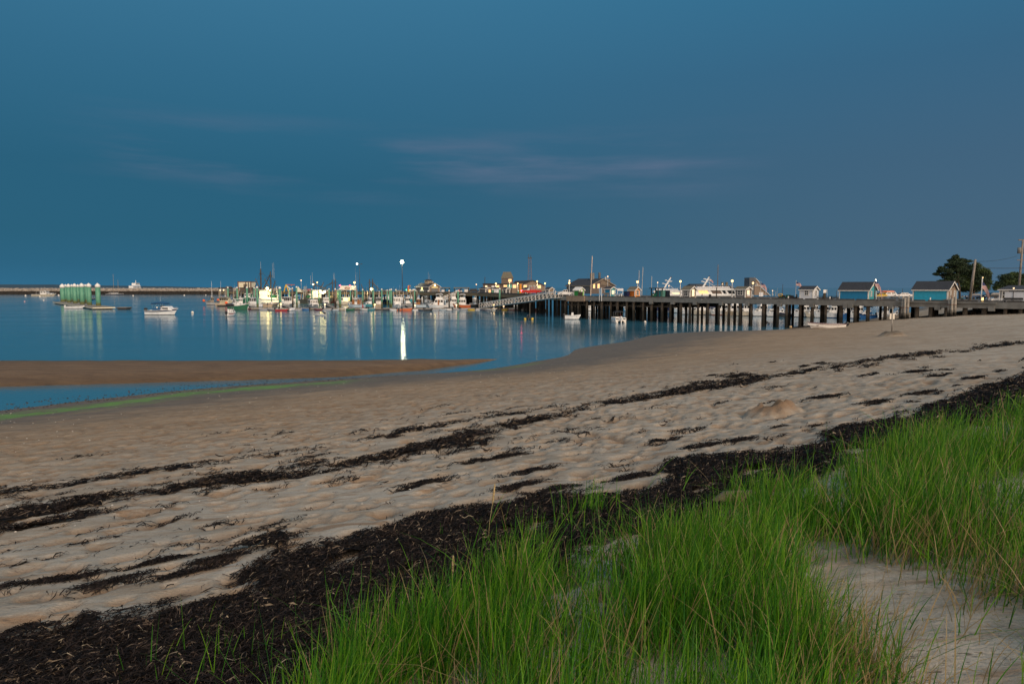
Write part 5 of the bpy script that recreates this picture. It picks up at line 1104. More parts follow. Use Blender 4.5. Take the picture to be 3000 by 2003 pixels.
MB().box((PL / 2, PW - .2, zd + .06), (PL, .3, .16)).build('far_curb', 'concrete_dark', r)
for px in (1908, 1971, 2036, 2113, 2189, 2284, 2379, 2478, 2493, 2611, 2748, 2906):
    x = es(px); MB().box((x, .1, zd - .92), (.72, .62, .62)).build('pile_cap', 'concrete', r)
x = 6.0
for k in range(20):
    MB().box((x, PW / 2, zd - .75), (.5, PW - 2, .5)).build('cross_beam', 'pile_dark', r); x += 4.9
s0 = MB().bar((0, 0, -1.6), (0, 0, zd - .85), .30, 10, .27); pm_ = s0.build('pile', 'pile_dark', r, True); first = True
def put(x, y, sc=1.0):
    global first
    o = pm_ if first else pm_.copy(); 
    if not first: C.objects.link(o); o.parent = r
    first = False; o.location = (x, y, 0); o.scale = (sc, sc, 1)
for k in range(46):
    x = 1.0 + k * 2.15 + random.uniform(-.3, .3); put(x, .55 + random.uniform(-.05, .2), random.uniform(.8, 1.15))
for k in range(18):
    for y in (5.5, 11, 17): put(2.2 + k * 5.4 + random.uniform(-.7, .7), y + random.uniform(-.5, .5), random.uniform(.8, 1.1))
q = MB()
for k in range(75):
    x = random.uniform(.5, 21) if k < 66 else random.uniform(75, 98); y = random.uniform(2.5, 19)
    q.bar((x, y, -1.6), (x, y, zd - .4), random.uniform(.2, .3), 7)
for k in range(14): x = 1.5 + k * 2.2; q.box((x, 10, 3.4), (.3, 17, .35)); q.box((15, 1.5 + k * 1.3, 3.0), (30, .22, .3))
o = q.build('added_inner_piles', 'pile_dark', r); o['kind'] = 'stuff'  # extra piles and beams crowded in to darken the space below deck
a, b = es(1664), es(1715); MB().box(((a + b) / 2, -.28, zd - .45), (b - a, .5, 1.15)).build('timber_fender', mat('fender_wood', (.25, .19, .14), .9, .3, 3, plank=('x', .35)), r)
a, b = es(2632), es(2920); MB().box(((a + b) / 2, -.14, zd - .12), (b - a, .22, .2)).build('stringer', 'concrete', r)
for px, lb in [(2657, 'cluster of weathered timber fender piles against the pier left of the right blue shed'), (2794, 'cluster of weathered timber fender piles against the pier at the right blue shed gable')]:
    p = E0 + pd * es(px) - pn * .75; g = float(zbase(np.array([p.x]), np.array([p.y]))[0]); o = thing('pile_cluster', lb, 'piles', (p.x, p.y, g), pier_ang, 'fender pile clusters')
    for x, y, ht in ((-.32, .1, 5.45), (.05, -.2, 5.3), (.36, .1, 5.5)): MB().bar((x * 1.15, y - .1, -.3), (x, y, ht - g), .2, 9, .17).build('pile', mat('fender_grey', (.27, .25, .22), .9, .3, 3, bump=.4, stain=(.02, .018, .014), stainz=.75), o, True)
    MB().tube([(-.6, -.1, 1.7), (0, -.45, 1.72), (.6, -.1, 1.7)], .04, 5).build('cable_band', 'rust', o)
# ---------------------------------------------------------------- the outer pier
op_ = [(atz(px, Y, zd)) for px, Y in ((1668, 154), (1400, 235), (1200, 272), (850, 305), (643, 328))]
r = thing('outer_pier', 'outer pier with weathered timber piles behind the marina', 'pier', (0, 0, 0)); OW = Vector((6, 22, 0))
q = MB(); q.v = [v for p in op_ for v in (tuple(p), tuple(p + OW), tuple(p + OW - Vector((0, 0, .5))), tuple(p - Vector((0, 0, .5))))]
for i in range(len(op_) - 1):
    a = i * 4; b = a + 4
    for j in range(4): q.f.append((a + j, a + (j + 1) % 4, b + (j + 1) % 4, b + j))
q.f += [(0, 1, 2, 3), (19, 18, 17, 16)]; q.build('deck', 'deck_top', r)
q = MB()
for a, b in zip(op_[:-1], op_[1:]):
    d = b - a; c = (a + b) / 2; q.box((c.x - .0, c.y - .25, zd - .5), (d.length, .4, .9), math.atan2(d.y, d.x))
q.build('edge_beam', mat('beam_brown', (.16, .13, .08), .9, .3, 1.5), r)
q = MB()
for a, b in zip(op_[:-1], op_[1:]):
    d = b - a; c = (a + b) / 2; q.box((c.x, c.y + .3, zd + .2), (d.length * .98, .3, .35), math.atan2(d.y, d.x))
q.build('curb', 'curb', r)
lens = [(b - a).length for a, b in zip(op_[:-1], op_[1:])]
def along(t):
    for (a, b), l in zip(zip(op_[:-1], op_[1:]), lens):
        if t <= l: return a.lerp(b, t / l)
        t -= l
    return op_[-1]
T = sum(lens); pm2 = MB().bar((0, 0, -1.6), (0, 0, zd - .5), .3, 8, .28).build('pile', 'pile_dark', r, True); fm = MB().bar((0, 0, -1.4), (0, 0, zd + 1.1), .24, 8, .2).build('fender_pile', 'timber_light', r, True)
for k in range(56):
    o = pm2 if k == 0 else pm2.copy()
    if k: C.objects.link(o); o.parent = r
    p = along(2 + k * (T - 4) / 55); o.location = (p.x + .2, p.y + .6 + (k % 3) * 5.5, 0)
q = MB()
for k in range(260):
    p = along(random.uniform(0, T)); y = random.uniform(2, 20); q.bar((p.x + y * .27, p.y + y, -1.6), (p.x + y * .27, p.y + y, zd - .3), random.uniform(.22, .32), 6)
o = q.build('added_inner_piles', 'pile_dark', r); o['kind'] = 'stuff'  # added densely so the space behind the front piles stays dark
k = 0
for t in np.linspace(125, T - 1, 44):
    o = fm if k == 0 else fm.copy()
    if k: C.objects.link(o); o.parent = r
    p = along(t + random.uniform(-1.5, 1.5)); o.location = (p.x, p.y - .65, 0); o.scale = (1, 1, random.uniform(.86, 1.03)); k += 1
# ---------------------------------------------------------------- gangways
def gangway(label, a, b, wd, ht, n, m='alu_warm'):
    d = b - a; r = thing('gangway', label, 'gangway', a, math.atan2(d.y, d.x), 'gangways down to the floats'); l2 = math.hypot(d.x, d.y); dz = d.z
    Z = lambda t: dz * t
    for y in (-wd / 2, wd / 2):
        MB().bar((0, y, Z(0)), (l2, y, Z(1)), .09, 6).build('bottom_chord', m, r); MB().bar((0, y, Z(0) + ht), (l2, y, Z(1) + ht), .09, 6).build('top_chord', m, r)
        q = MB()
        for i in range(n):
            t0, t1 = i / n, (i + 1) / n; s_ = (t0, t1) if i >= n // 2 else (t1, t0)
            q.bar((l2 * s_[0], y, Z(s_[0])), (l2 * s_[1], y, Z(s_[1]) + ht), .045, 5); q.bar((l2 * t0, y, Z(t0)), (l2 * t0, y, Z(t0) + ht), .05, 5)
        q.bar((l2, y, Z(1)), (l2, y, Z(1) + ht), .06, 5); q.build('truss_web', m, r)
        MB().bar((0, y, Z(0) + ht * .5), (l2, y, Z(1) + ht * .5), .03, 5).build('hand_rail', m, r)
    q = MB(); q.add([(0, -wd / 2, .05), (l2, -wd / 2, dz + .05), (l2, wd / 2, dz + .05), (0, wd / 2, .05), (0, -wd / 2, -.03), (l2, -wd / 2, dz - .03), (l2, wd / 2, dz - .03), (0, wd / 2, -.03)], [(0, 1, 2, 3), (7, 6, 5, 4), (0, 4, 5, 1), (1, 5, 6, 2), (2, 6, 7, 3), (3, 7, 4, 0)]); q.build('walkway', 'galv', r)
gangway('long pale aluminium truss gangway sloping from the pier down to the floats', atz(1638, 153, 4.55), atz(1412, 204, .75), 1.8, 1.4, 24)
gangway('short steep gangway beside the open shelter behind the white cruisers', atz(1349, 250, 4.7), atz(1298, 236, 2.4), 1.2, 1.0, 9)
# ---------------------------------------------------------------- huts and houses
def window(par, c, d, rz_face, m='glass', tm='trim_white', fr=.09, sill=True, mull=True, name='window'):
    """framed window on a face: c centre, d (w,h), rz_face direction of the outward normal"""
    nx, ny = math.cos(rz_face), math.sin(rz_face); c = Vector(c); wd, hh = d
    f = MB(); 
    for dx, dz, ww, h2 in ((0, hh / 2 + fr / 2, wd + 2 * fr, fr), (0, -hh / 2 - fr / 2, wd + 2 * fr + .06, fr), (-wd / 2 - fr / 2, 0, fr, hh), (wd / 2 + fr / 2, 0, fr, hh)):
        f.box((c.x - ny * dx + nx * .03, c.y + nx * dx + ny * .03, c.z + dz), (.07, ww, h2), rz_face)
    if mull: f.box((c.x + nx * .028, c.y + ny * .028, c.z), (.045, .05, hh), rz_face); f.box((c.x + nx * .026, c.y + ny * .026, c.z), (.04, wd, .05), rz_face)
    o = f.build(name, tm, par); MB().box((c.x + nx * .012, c.y + ny * .012, c.z), (.03, wd, hh), rz_face).build('pane', m, o); return o
def solve_len(Cn, d, px):
    u = (px - CX) / F; dep = Cn.y * cP - (Cn.z - H) * sP
    return (u * dep - Cn.x) / (d.x - u * d.y * cP)
HG = 'gabled huts on the pier'
def hut(name, label, cat, left, corner, right, ridge, eave, Y, m_long, m_gable, roof='roof_dark', trim='trim_white', z0=zd, group=HG, over=.22, wins=(), roof_m2=None, ang=None):
    """gabled hut: long side toward the water, gable end toward the beach; origin at the near corner"""
    d = pd if ang is None else Vector((math.cos(ang), math.sin(ang), 0)); n = Vector((-d.y, d.x, 0))
    if n.y < 0: n = -n
    c0 = atz(corner, Y, z0); ln = -solve_len(c0, d, left); w = solve_len(c0, n, right); he = zat(eave, Y) - z0
    pk = c0 + n * w / 2; hr = zat(ridge, pk.y) - z0
    r = thing(name, label, cat, c0, math.atan2(d.y, d.x), group)
    MB().prism([(-ln, 0), (0, 0), (0, he), (-ln, he)], .012, .16, 'y').build('long_wall', m_long, r)
    MB().prism([(-ln, 0), (0, 0), (0, he), (-ln, he)], w - .16, w - .012, 'y').build('long_wall', m_long, r)
    for x in (-.012, -ln + .16): MB().prism([(.0, 0), (w, 0), (w, he), (w / 2, hr - .03), (0, he)], x, x - .148, 'x').build('gable_wall', m_gable, r)
    sl = (hr - he) / (w / 2); t = .12
    q = MB(); q.prism([(-over, he - over * sl + t), (w / 2, hr + t), (w + over, he - over * sl + t), (w + over, he - over * sl), (w / 2, hr), (-over, he - over * sl)], over, -ln - over, 'x'); ro = q.build('roof', roof, r)
    q = MB()
    for x in (over + .02,):
        for a, b in (((-over, he - over * sl), (w / 2, hr)), ((w + over, he - over * sl), (w / 2, hr))): q.prism([(a[0], a[1] + t - .02), (b[0], b[1] + t - .02), (b[0], b[1] - .1), (a[0], a[1] - .1)], x, x - .05, 'x')
    q.build('bargeboard', trim, ro)
    MB().box((-ln / 2, -over - .03, he - over * sl + .02), (ln + 2 * over - .1, .05, .14)).build('fascia', trim, ro)
    for x, y in ((-.06, -.012), (-ln + .06, -.012)): MB().box((x, y + .01, he / 2 - .04), (.14, .05, he - .1)).build('corner_board', trim, r)
    for y in (.06, w - .06): MB().box((.012, y, he / 2 - .04), (.05, .14, he - .1)).build('corner_board', trim, r)
    for face, u, zc, ww, hh, mm in wins:
        if face == 'L': window(r, (-ln * u, -.0, he * zc), (ww, hh), -PI / 2, mm)
        else: window(r, (0.0, w * u, he * zc), (ww, hh), 0, mm)
    return r, ln, w, he, hr
yy = lambda px, o: Yp(px) + o
r, ln, w, he, hr = hut('pier_hut', 'small bright green hut with white trimmed gable next to the timber fender', 'hut', 1681, 1697, 1711, 842, 849, yy(1697, 6), 'clap_green', 'clap_green_lit', 'trim_white', wins=[('G', .5, .78, .5, .8, 'canvas_white')])
r = thing('notice_board', 'tan wooden board leaning in front of the green hut', 'board', atz(1700, Yp(1700) + 2.5, zd), pier_ang); MB().box((0, 0, .55), (1.3, .1, 1.0), lean=(0, .1)).build('panel', 'timber_light', r); MB().box((0, .25, .3), (.1, .5, .6)).build('brace', 'timber', r)
r, ln, w, he, hr = hut('pier_hut', 'small deep blue hut with lit turquoise white trimmed gable', 'hut', 1771, 1788, 1803, 840.5, 845.5, yy(1788, 5), 'clap_blue', 'clap_blue_lit', wins=[('G', .5, .56, .75, .7, 'window_pale')])
r, ln, w, he, hr = hut('pier_hut', 'small orange hut with lit yellow gable and grey shingle roof', 'hut', 1841, 1860, 1875, 841, 849, yy(1860, 4), 'clap_orange', 'clap_yellow', 'roof_brown', wins=[('G', .5, .6, .6, .9, 'glass')])
r, ln, w, he, hr = hut('pier_hut', 'grey shingled hut with lit gable window beside the white ferry bow', 'hut', 1998, 2021, 2039, 839, 848.5, yy(2021, 3), 'shingle_grey', 'shingle_brown', 'roof_brown', wins=[('L', .5, .62, .8, 1.1, 'glass'), ('G', .5, .62, .7, 1.2, 'window_pale')])
q = MB().bar((.02, w / 2, he + .35), (.06, w / 2, he + .35), .18, 10).build('round_window', 'trim_white', r)
r, ln, w, he, hr = hut('pier_hut', 'grey shingled hut with two windows and white gable at the ferry stern', 'hut', 2153, 2183, 2201, 840.5, 847, yy(2183, 3), 'shingle_grey', 'shingle_brown', 'roof_brown', wins=[('L', .48, .62, .9, .75, 'glass'), ('G', .45, .66, .8, .7, 'window_pale')])
MB().box((.03, w / 2, he * .38), (.05, 1.0, .35)).build('counter_sign', 'white_paint', r); MB().prism([(.2, he - .02), (w - .2, he - .02), (w / 2, hr - .15)], .02, -.005, 'x').build('gable_panel', 'white_paint', r)
r, ln, w, he, hr = hut('pier_hut', 'plain white clapboard hut with dark roof standing alone on the pier', 'hut', 2342, 2381, 2397, 839.5, 848, yy(2381, 2.5), 'clap_white', 'clap_white', wins=[('L', .47, .66, .55, .68, 'glass'), ('G', .5, .65, .45, .75, 'glass')])
r, ln, w, he, hr = hut('pier_hut', 'larger blue hut with lit turquoise gable and two narrow windows, lamp at its roof edge', 'hut', 2458, 2544, 2567, 827.5, 849, yy(2544, 2.2), 'clap_blue', 'clap_blue_lit', wins=[('G', .32, .62, .3, .72, 'glass'), ('G', .76, .62, .28, .72, 'glass')])
MB().bar((.02, w / 2, he + .75), (.07, w / 2, he + .75), .18, 10).build('gable_disc', 'sign_cream', r)
r, ln, w, he, hr = hut('pier_hut', 'cyan blue hut with brown shingled gable near the leaning wooden pole', 'hut', 2673, 2776, 2802, 825.5, 848.5, yy(2776, 1.8), 'clap_cyan', 'shingle_brown', wins=[('G', .28, .62, .3, .85, 'glass'), ('G', .7, .62, .32, .85, 'glass')])
MB().box((.06, w / 2, he + .45), (.12, .3, .25)).build('gable_ornament', 'darksteel', r)
r, ln, w, he, hr = hut('shingled_house', 'low grey shingled building with white garage door at the right edge', 'building', 2926, 3075, 3125, 838, 849.5, yy(3075, 6), 'shingle_grey', 'shingle_grey', group=None, wins=[('L', .875, .56, .62, .95, 'glass')])
MB().box((-ln * .58, -.04, he * .42), (3.6, .06, he * .82)).build('garage_door', 'clap_white', r); MB().box((-ln * .60 - 2.0, -.02, he * .45), (.12, .06, he * .9)).build('downpipe', 'trim_white', r)
Yo = lambda px: float(np.interp(px, [560, 850, 1200, 1400, 1668], [335, 305, 272, 235, 154]))
HG2 = 'small huts on the outer pier'
for l, c, rr_, rd, ev, lb, ml, mg, ws in [(1404, 1422, 1439, 842, 846, 'grey shingled hut with white trimmed double window gable at the head of the outer pier', 'board_grey', 'shingle_brown', [('G', .3, .5, .8, 1.0, 'glass'), ('G', .72, .5, .8, 1.0, 'window_lit')]), (1474, 1482, 1494, 841.5, 847, 'small shed with red gable top and white trim before the tower house', 'board_grey', 'shingle_grey', [('G', .5, .5, 1.2, 1.3, 'glass')]), (1532, 1544, 1556, 842.5, 847.5, 'white gabled shed behind the red pickup', 'clap_white', 'clap_white', [('G', .5, .5, 1.3, 1.0, 'glass')]), (1598, 1609, 1622, 842, 847, 'small tan gabled shed right of the big lit wharf house', 'clap_white', 'shingle_brown', [('L', .5, .55, .8, .8, 'glass')])]:
    hut('wharf_shed', lb, 'shed', l, c, rr_, rd, ev, Yo(c) + 8, ml, mg, 'roof_dark', group=HG2, wins=ws)
# big dark roofed building behind the green and blue huts
r, ln, w, he, hr = hut('wharf_building', 'large barn like building with dark roof and gable lit brown behind the tall sail mast', 'building', 1660, 1728, 1800, 816.5, 836, 215, 'board_grey', 'board_dark', 'roof_dark', 'timber_light', group=None, wins=[('G', .16, .93, .8, 1.3, 'window_lit'), ('G', .34, .93, .9, 1.3, 'window_lit'), ('L', .45, .75, 1.0, 1.0, 'glass')], over=.4)  # browner gable and greyer side boards carry painted warm light
ro = [o for o in r.children if o.name.startswith('roof')][0]
MB().box((-3.5, w * .42, hr + .6), (1.0, 1.0, 2.6)).build('chimney', 'concrete', ro); MB().bar((-1.8, w * .55, hr - .6), (-1.8, w * .55, hr + 2.0), .38, 10).build('flue', 'concrete_dark', ro); MB().bar((.0, w * .62, hr - .6), (0, w * .62, hr + .6), .25, 8).build('vent_pipe', 'galv', ro)
MB().box((.04, w * .62, he + 1.0), (.08, 4.6, 2.2)).build('loft_door', 'timber', r)
# wharf house with the tower
Y = 262; S = Y / F; r = thing('wharf_house', 'long brown boarded wharf house with square tower and glowing orange windows', 'building', atz(1505, Y, zd))
def bx(px0, px1, py0, py1, d0=0, d1=10): return ((px0 + px1) / 2 - 1505) * S, (px1 - px0) * S, zat(py1, Y) - zd, zat(py0, Y) - zd
def wall(name, px0, px1, py0, py1, dep, y0, m):
    x, w, za, zb = bx(px0, px1, py0, py1); return MB().box((x, y0 + dep / 2, (za + zb) / 2), (w, dep, zb - za)).build(name, m, r)
zb0 = 862
wall('left_wing', 1415, 1500, 831.5, zb0, 12, 1, 'board_dark'); x, w, za, zb = bx(1413, 1502, 830.6, 831.6); MB().box((x, 7, zb - .05), (w, 13, .25)).build('flat_roof', 'roof_dark', r)
wall('middle_wing', 1500, 1536, 830.5, zb0, 12, .6, 'shingle_brown')
tw = wall('tower', 1469, 1503, 815, 831.4, 5, .3, 'board_dark')
h0, h1 = zat(815, Y) - zd, zat(796, Y) - zd
q = MB(); xa, xb = (1467.5 - 1505) * S, (1504.5 - 1505) * S; q.add([(xa, .1, h0), (xb, .1, h0), (xb, 5.5, h0), (xa, 5.5, h0), (xa + .9, 2.2, h1), (xb - 1.0, 2.2, h1), (xb - 1.0, 3.6, h1), (xa + .9, 3.6, h1)], [(3, 2, 1, 0), (4, 5, 6, 7), (0, 1, 5, 4), (1, 2, 6, 5), (2, 3, 7, 6), (3, 0, 4, 7)]); q.build('roof', 'roof_brown', tw)
g = MB(); X = lambda px: (px - 1505) * S; Zz = lambda py: zat(py, Y) - zd
g.prism([(X(1534), 0), (X(1598), 0), (X(1598), Zz(838)), (X(1562), Zz(821)), (X(1534), Zz(831))], .2, 14, 'y'); g.build('gable_wing', 'shingle_brown', r)  # tan shingle holds the warm light on the gable front
g = MB(); g.prism([(X(1503), Zz(831)), (X(1509), Zz(823)), (X(1562), Zz(820.2)), (X(1562), Zz(821.2)), (X(1534), Zz(831))], 3, 14, 'y'); g.build('roof', 'roof_dark', r)
g = MB(); g.prism([(X(1562), Zz(820.2)), (X(1600), Zz(837.6)), (X(1600), Zz(838.6)), (X(1562), Zz(821.4)), (X(1533), Zz(831.8)), (X(1533), Zz(830.8))], -.2, 14.4, 'y'); g.build('roof', 'roof_dark', r)
wall('stair_panel', 1522, 1528, 832, 862, 1, -.6, 'clap_yellow')
for px0, px1, py0, py1, mm, y in [(1490, 1498, 818, 825, 'window_lit', .3), (1476, 1485, 835, 840, 'window_lit', 1), (1503, 1512, 835, 843, 'window_lit', .6), (1534.5, 1543, 835.5, 843, 'window_lit', .2), (1576, 1584, 836, 844, 'window_lit', .2), (1551, 1556, 837, 842, 'glass', .2), (1562, 1567, 837, 842, 'glass', .2), (1422, 1427, 837, 842, 'window_pale', 1), (1455, 1462, 836, 842, 'window_lit', 1)]:
    x, w, za, zb = bx(px0, px1, py0, py1); window(r, (x, y, (za + zb) / 2), (w, zb - za), -PI / 2, mm, fr=.12, mull=True)
x, w, za, zb = bx(1486, 1501, 832.5, 843.5); MB().box((x, .8, (za + zb) / 2), (w, .12, zb - za)).build('mural_board', 'sign_green', r)
x, w, za, zb = bx(1440, 1448.5, 836.5, 842); MB().box((x, .9, (za + zb) / 2), (w, .12, zb - za)).build('sign_panel', 'canvas_white', r)
x, w, za, zb = bx(1448, 1461, 843.5, 861); MB().box((x, .9, (za + zb) / 2), (w, .1, zb - za)).build('door', 'clap_white', r)
MB().bar((X(1419), 5, Zz(831)), (X(1419.5), 5, Zz(811)), .12, 6).build('stove_pipe', 'darksteel', r)
# harbour office
r, ln, w, he, hr = hut('harbour_office', 'grey gabled harbour office with roof cupola and a bright gable lamp', 'building', 1218, 1257, 1289, 829.5, 839.5, 282, 'board_grey', 'shingle_brown', 'roof_dark', group=None, wins=[('L', .52, .62, 1.0, 1.4, 'window_cabin')], z0=zd, over=.4)
ro = [o for o in r.children if o.name.startswith('roof')][0]
cq = MB().box((-ln * .45, w * .5, hr + .45), (2.2, 2.2, 1.5)).build('cupola', 'timber_light', ro)
q = MB(); q.box((-ln * .45, w * .5, hr + 1.4), (2.9, 2.9, .5), top=(.25, .25)); q.build('cupola_cap', 'roof_dark', ro); MB().bar((-ln * .45, w * .5, hr + 1.6), (-ln * .45, w * .5, hr + 4.6), .05, 5).bar((-ln * .45 + 1, w * .5, hr + 1.3), (-ln * .45 + 1, w * .5, hr + 3.8), .04, 5).build('aerial', 'steel', ro)
MB().box((-ln * .12, w * .45, hr + .35), (.9, .9, .8), top=(.7, .7)).build('roof_vent', 'timber_light', ro)
MB().box((.08, w * .5, he * .86), (.12, w * .58, .55)).build('sign', mat('sign_lit', (.7, .62, .34), .6, .1, 3), r); MB().box((.05, w * .5, he * .3), (.1, 3.2, he * .6)).build('door', 'shingle_grey', r)
MB().ball((.35, w * .5, he + .55), .34, 10, 7).build('gable_lamp', 'lamp_work', r, True)
HS = 'open shelters on the outer pier'
for x0, x1, lb, px_ in [(1291, 1318, 'small open shelter with flat dark roof beside the harbour office', 1304), (1329, 1376, 'longer open shelter with brown roof and crates beneath it', 1352)]:
    Y = Yo(px_) + 8; S = Y / F; r = thing('shelter', lb, 'shelter', atz(px_, Y, zd), 0, HS); hw = (x1 - x0) * S / 2; ht = zat(843, Y) - zd
    q = MB(); q.box((0, 1.5, ht), (2 * hw, 4, .35), top=(.93, .8)); q.build('roof', 'roof_brown', r)
    for x in (-hw * .9, -hw * .1, hw * .85):
        for y in (.2, 2.8): MB().box((x, y, ht / 2), (.16, .16, ht)).build('post', 'timber', r)
for i, (px, wd, ht, m_, lb) in enumerate([(1298, 8, 9, 'canvas_white', 'white bin beneath the small open shelter'), (1309, 12, 3, 'float_yellow', 'low yellow crate right of the white bin'), (1345, 5, 10, 'flag_red', 'reddish banner stand under the longer shelter'), (1366, 10, 11, 'trim_white', 'pale cabinet under the right end of the longer shelter')]):
    Y = Yo(px) + 6; S = Y / F; r = thing('crate' if i == 1 else 'cabinet', lb, 'crate' if i == 1 else 'cabinet', atz(px, Y, zd)); MB().box((0, 0, ht * S / 2), (wd * S, .8, ht * S)).build('body', m_, r); MB().box((0, 0, ht * S + .04), (wd * S + .1, .9, .08)).build('lid', 'concrete_dark', r)
# left end: fish houses, trailer, hoists
Y = 330; S = Y / F
r = thing('fish_house', 'low grey shed with two small pale windows at the left end of the outer pier', 'shed', atz(654, Y, zd)); MB().box((0, 3, (zat(843, Y) - zd) / 2), (27 * S, 6, zat(843, Y) - zd)).build('wall', 'shingle_grey', r); MB().box((0, 3, zat(842.5, Y) - zd), (29 * S, 6.6, .3), top=(.96, .9)).build('roof', 'roof_dark', r); MB().box((9 * S, 3, zat(841.5, Y) - zd), (8 * S, 4, .9)).build('roof_box', 'concrete', r)
for px in (645.5, 655.5): window(r, ((px - 654) * S, 0, zat(850, Y) - zd), (.55, .75), -PI / 2, 'window_pale', fr=.1, mull=False)
r = thing('ice_house', 'tall pale fronted ice house on dark legs above the pier left of the trawler masts', 'building', atz(717, Y, zd)); zt, zm = zat(826, Y) - zd, zat(842, Y) - zd
MB().box((0, 3, (zt + zm) / 2), (38 * S, 6, zt - zm)).build('upper_wall', 'sign_cream', r); MB().box((0, 3, zt + .12), (40 * S, 6.6, .3)).build('roof', 'rust', r); MB().box((0, 3.2, zm / 2), (30 * S, 5, zm)).build('lower_wall', 'board_dark', r)
for x in (-18.5, 18.5): MB().box((x * S, -.05, zt / 2), (.4, .4, zt)).build('leg', 'rust', r)
for z in (.3, .62): MB().box((0, -.03, zm + (zt - zm) * z), (36 * S, .06, .08)).build('wall_batten', 'timber_light', r)
MB().box((2 * S, -.1, zm + .9), (9 * S, .12, 1.7)).build('loading_door', 'timber', r)
Y = 296; S = Y / F; r = thing('box_trailer', 'white box trailer with an oval dark red logo on its side on the outer pier', 'trailer', atz(1019, Y, zd + .0)); zt, zm = zat(836.8, Y) - zd, zat(849.3, Y) - zd
MB().box((0, 1.2, (zt + zm) / 2), (43.5 * S, 2.4, zt - zm)).build('box', mat('trailer_white', (.80, .79, .70), .5, .06, 2), r)
q = MB(); n = 30; rx, rz_ = 8.2 * S, 3.9 * S; zc = (zt + zm) / 2 - .15
q.prism([(rx * math.cos(2 * PI * i / n) - 1.4 * S - 0, zc + rz_ * math.sin(2 * PI * i / n)) for i in range(n)], -.02, .05, 'y'); lg = q.build('oval_emblem', 'logo_red', r)
q = MB(); q.prism([(.82 * rx * math.cos(2 * PI * i / n) - 1.4 * S, zc + .72 * rz_ * math.sin(2 * PI * i / n)) for i in range(n)], -.035, -.021, 'y'); q.build('oval_field', 'sign_cream', lg)
q = MB(); q.tube([(-1.4 * S - 5.5 * S, -.06, zc - .5 * S), (-1.4 * S - 3 * S, -.06, zc + 1.4 * S), (-1.4 * S, -.06, zc), (-1.4 * S + 3 * S, -.06, zc - 1.4 * S), (-1.4 * S + 5.5 * S, -.06, zc + .5 * S)], .13, 6); q.build('swoosh', 'logo_red', lg)
for x in (-14, -10.5, 15): MB().bar((x * S, -.05, .5), (x * S, 2.4, .5), .5, 12).build('wheel', 'tyre', r)
MB().box((0, 1.2, zm - .12), (42 * S, 2.2, .22)).build('chassis', 'darksteel', r)
for x, k in ((-22.5, 'lamp_red'), (6.5, 'lamp_red')): MB().ball((x * S, -.12, zt + .1), .26 if x < 0 else .18, 8, 6).build('marker_lamp', k, r)
Y = 300; S = Y / F; r = thing('hoist', 'yellow hoist with thin orange jib left of the white peaked tarp', 'crane', atz(840, Y, zd)); MB().bar((-1.2, 0, 0), (-.3, 0, zat(834, Y) - zd), .26, 7).bar((.9, 0, 0), (-.2, 0, zat(834, Y) - zd), .26, 7).build('mast', 'yellow_gel', r); MB().bar((-.3, 0, zat(834, Y) - zd), (3.6, 0, zat(834.5, Y) - zd), .14, 6).bar((2.1, 0, zat(834, Y) - zd), (2.1, 0, zat(838.5, Y) - zd), .1, 5).build('jib', 'orange_gel', r); MB().bar((-.2, 0, zat(836, Y) - zd), (2.2, 0, 1.0), .16, 6).build('brace', 'white_paint', r)
r = thing('peaked_tarp', 'white peaked tarp over stacked gear on the outer pier', 'tarp', atz(877, Y, zd)); q = MB(); q.add([(-1.0, 0, 0), (1.2, -.6, 0), (1.2, 2, 0), (-1.0, 2, 0), (-.9, .8, zat(838, Y) - zd)], [(3, 2, 1, 0), (0, 1, 4), (1, 2, 4), (2, 3, 4), (3, 0, 4)]); q.build('cover', 'sign_cream', r); MB().box((0, 1, .35), (1.6, 1.4, .7)).build('crate', 'wood_grey', r)
Y = 290; r = thing('jib_crane', 'rusty orange jib crane with yellow foot right of the tall floodlight', 'crane', atz(1197, Y, zd)); z = zat(838, Y) - zd; MB().bar((0, 0, 0), (0, 0, z), .32, 8).build('post', 'orange_gel', r); MB().bar((-.2, 0, z), (.9, 0, z + .1), .3, 6).build('arm', 'rust', r); MB().box((0, 0, .45), (.7, .7, .9)).build('foot', 'yellow_gel', r)
for i, (px, wd, h, m_, lb) in enumerate([(888, 16, 7, 'wood_grey', 'stack of grey fish crates under the dim pole lamp'), (905, 7, 9, 'flag_red', 'red and white container box by the lattice masted trawler'), (1130, 22, 7, 'concrete_dark', 'row of dark totes on the outer pier behind the bright blue tarp'), (1168, 16, 6, 'wood_grey', 'heap of fish boxes at the foot of the floodlight mast'), (955, 14, 6, 'sign_cream', 'pale crates on the outer pier behind the floodlit foredeck')]):
    Y = Yo(px) + 7; S = Y / F; r = thing('crate_stack', lb, 'crates', atz(px, Y, zd), 0, 'gear stacked on the outer pier')
    for k in range(4):
        for j in range(2):
            if random.random() < .85: MB().box(((k - 1.5) * wd * S / 4, j * .1, (j + .5) * h * S / 2), (wd * S / 4.3, 1.0, h * S / 2.15)).build('crate', m_ if (k + j) % 3 else 'grey_gel', r)
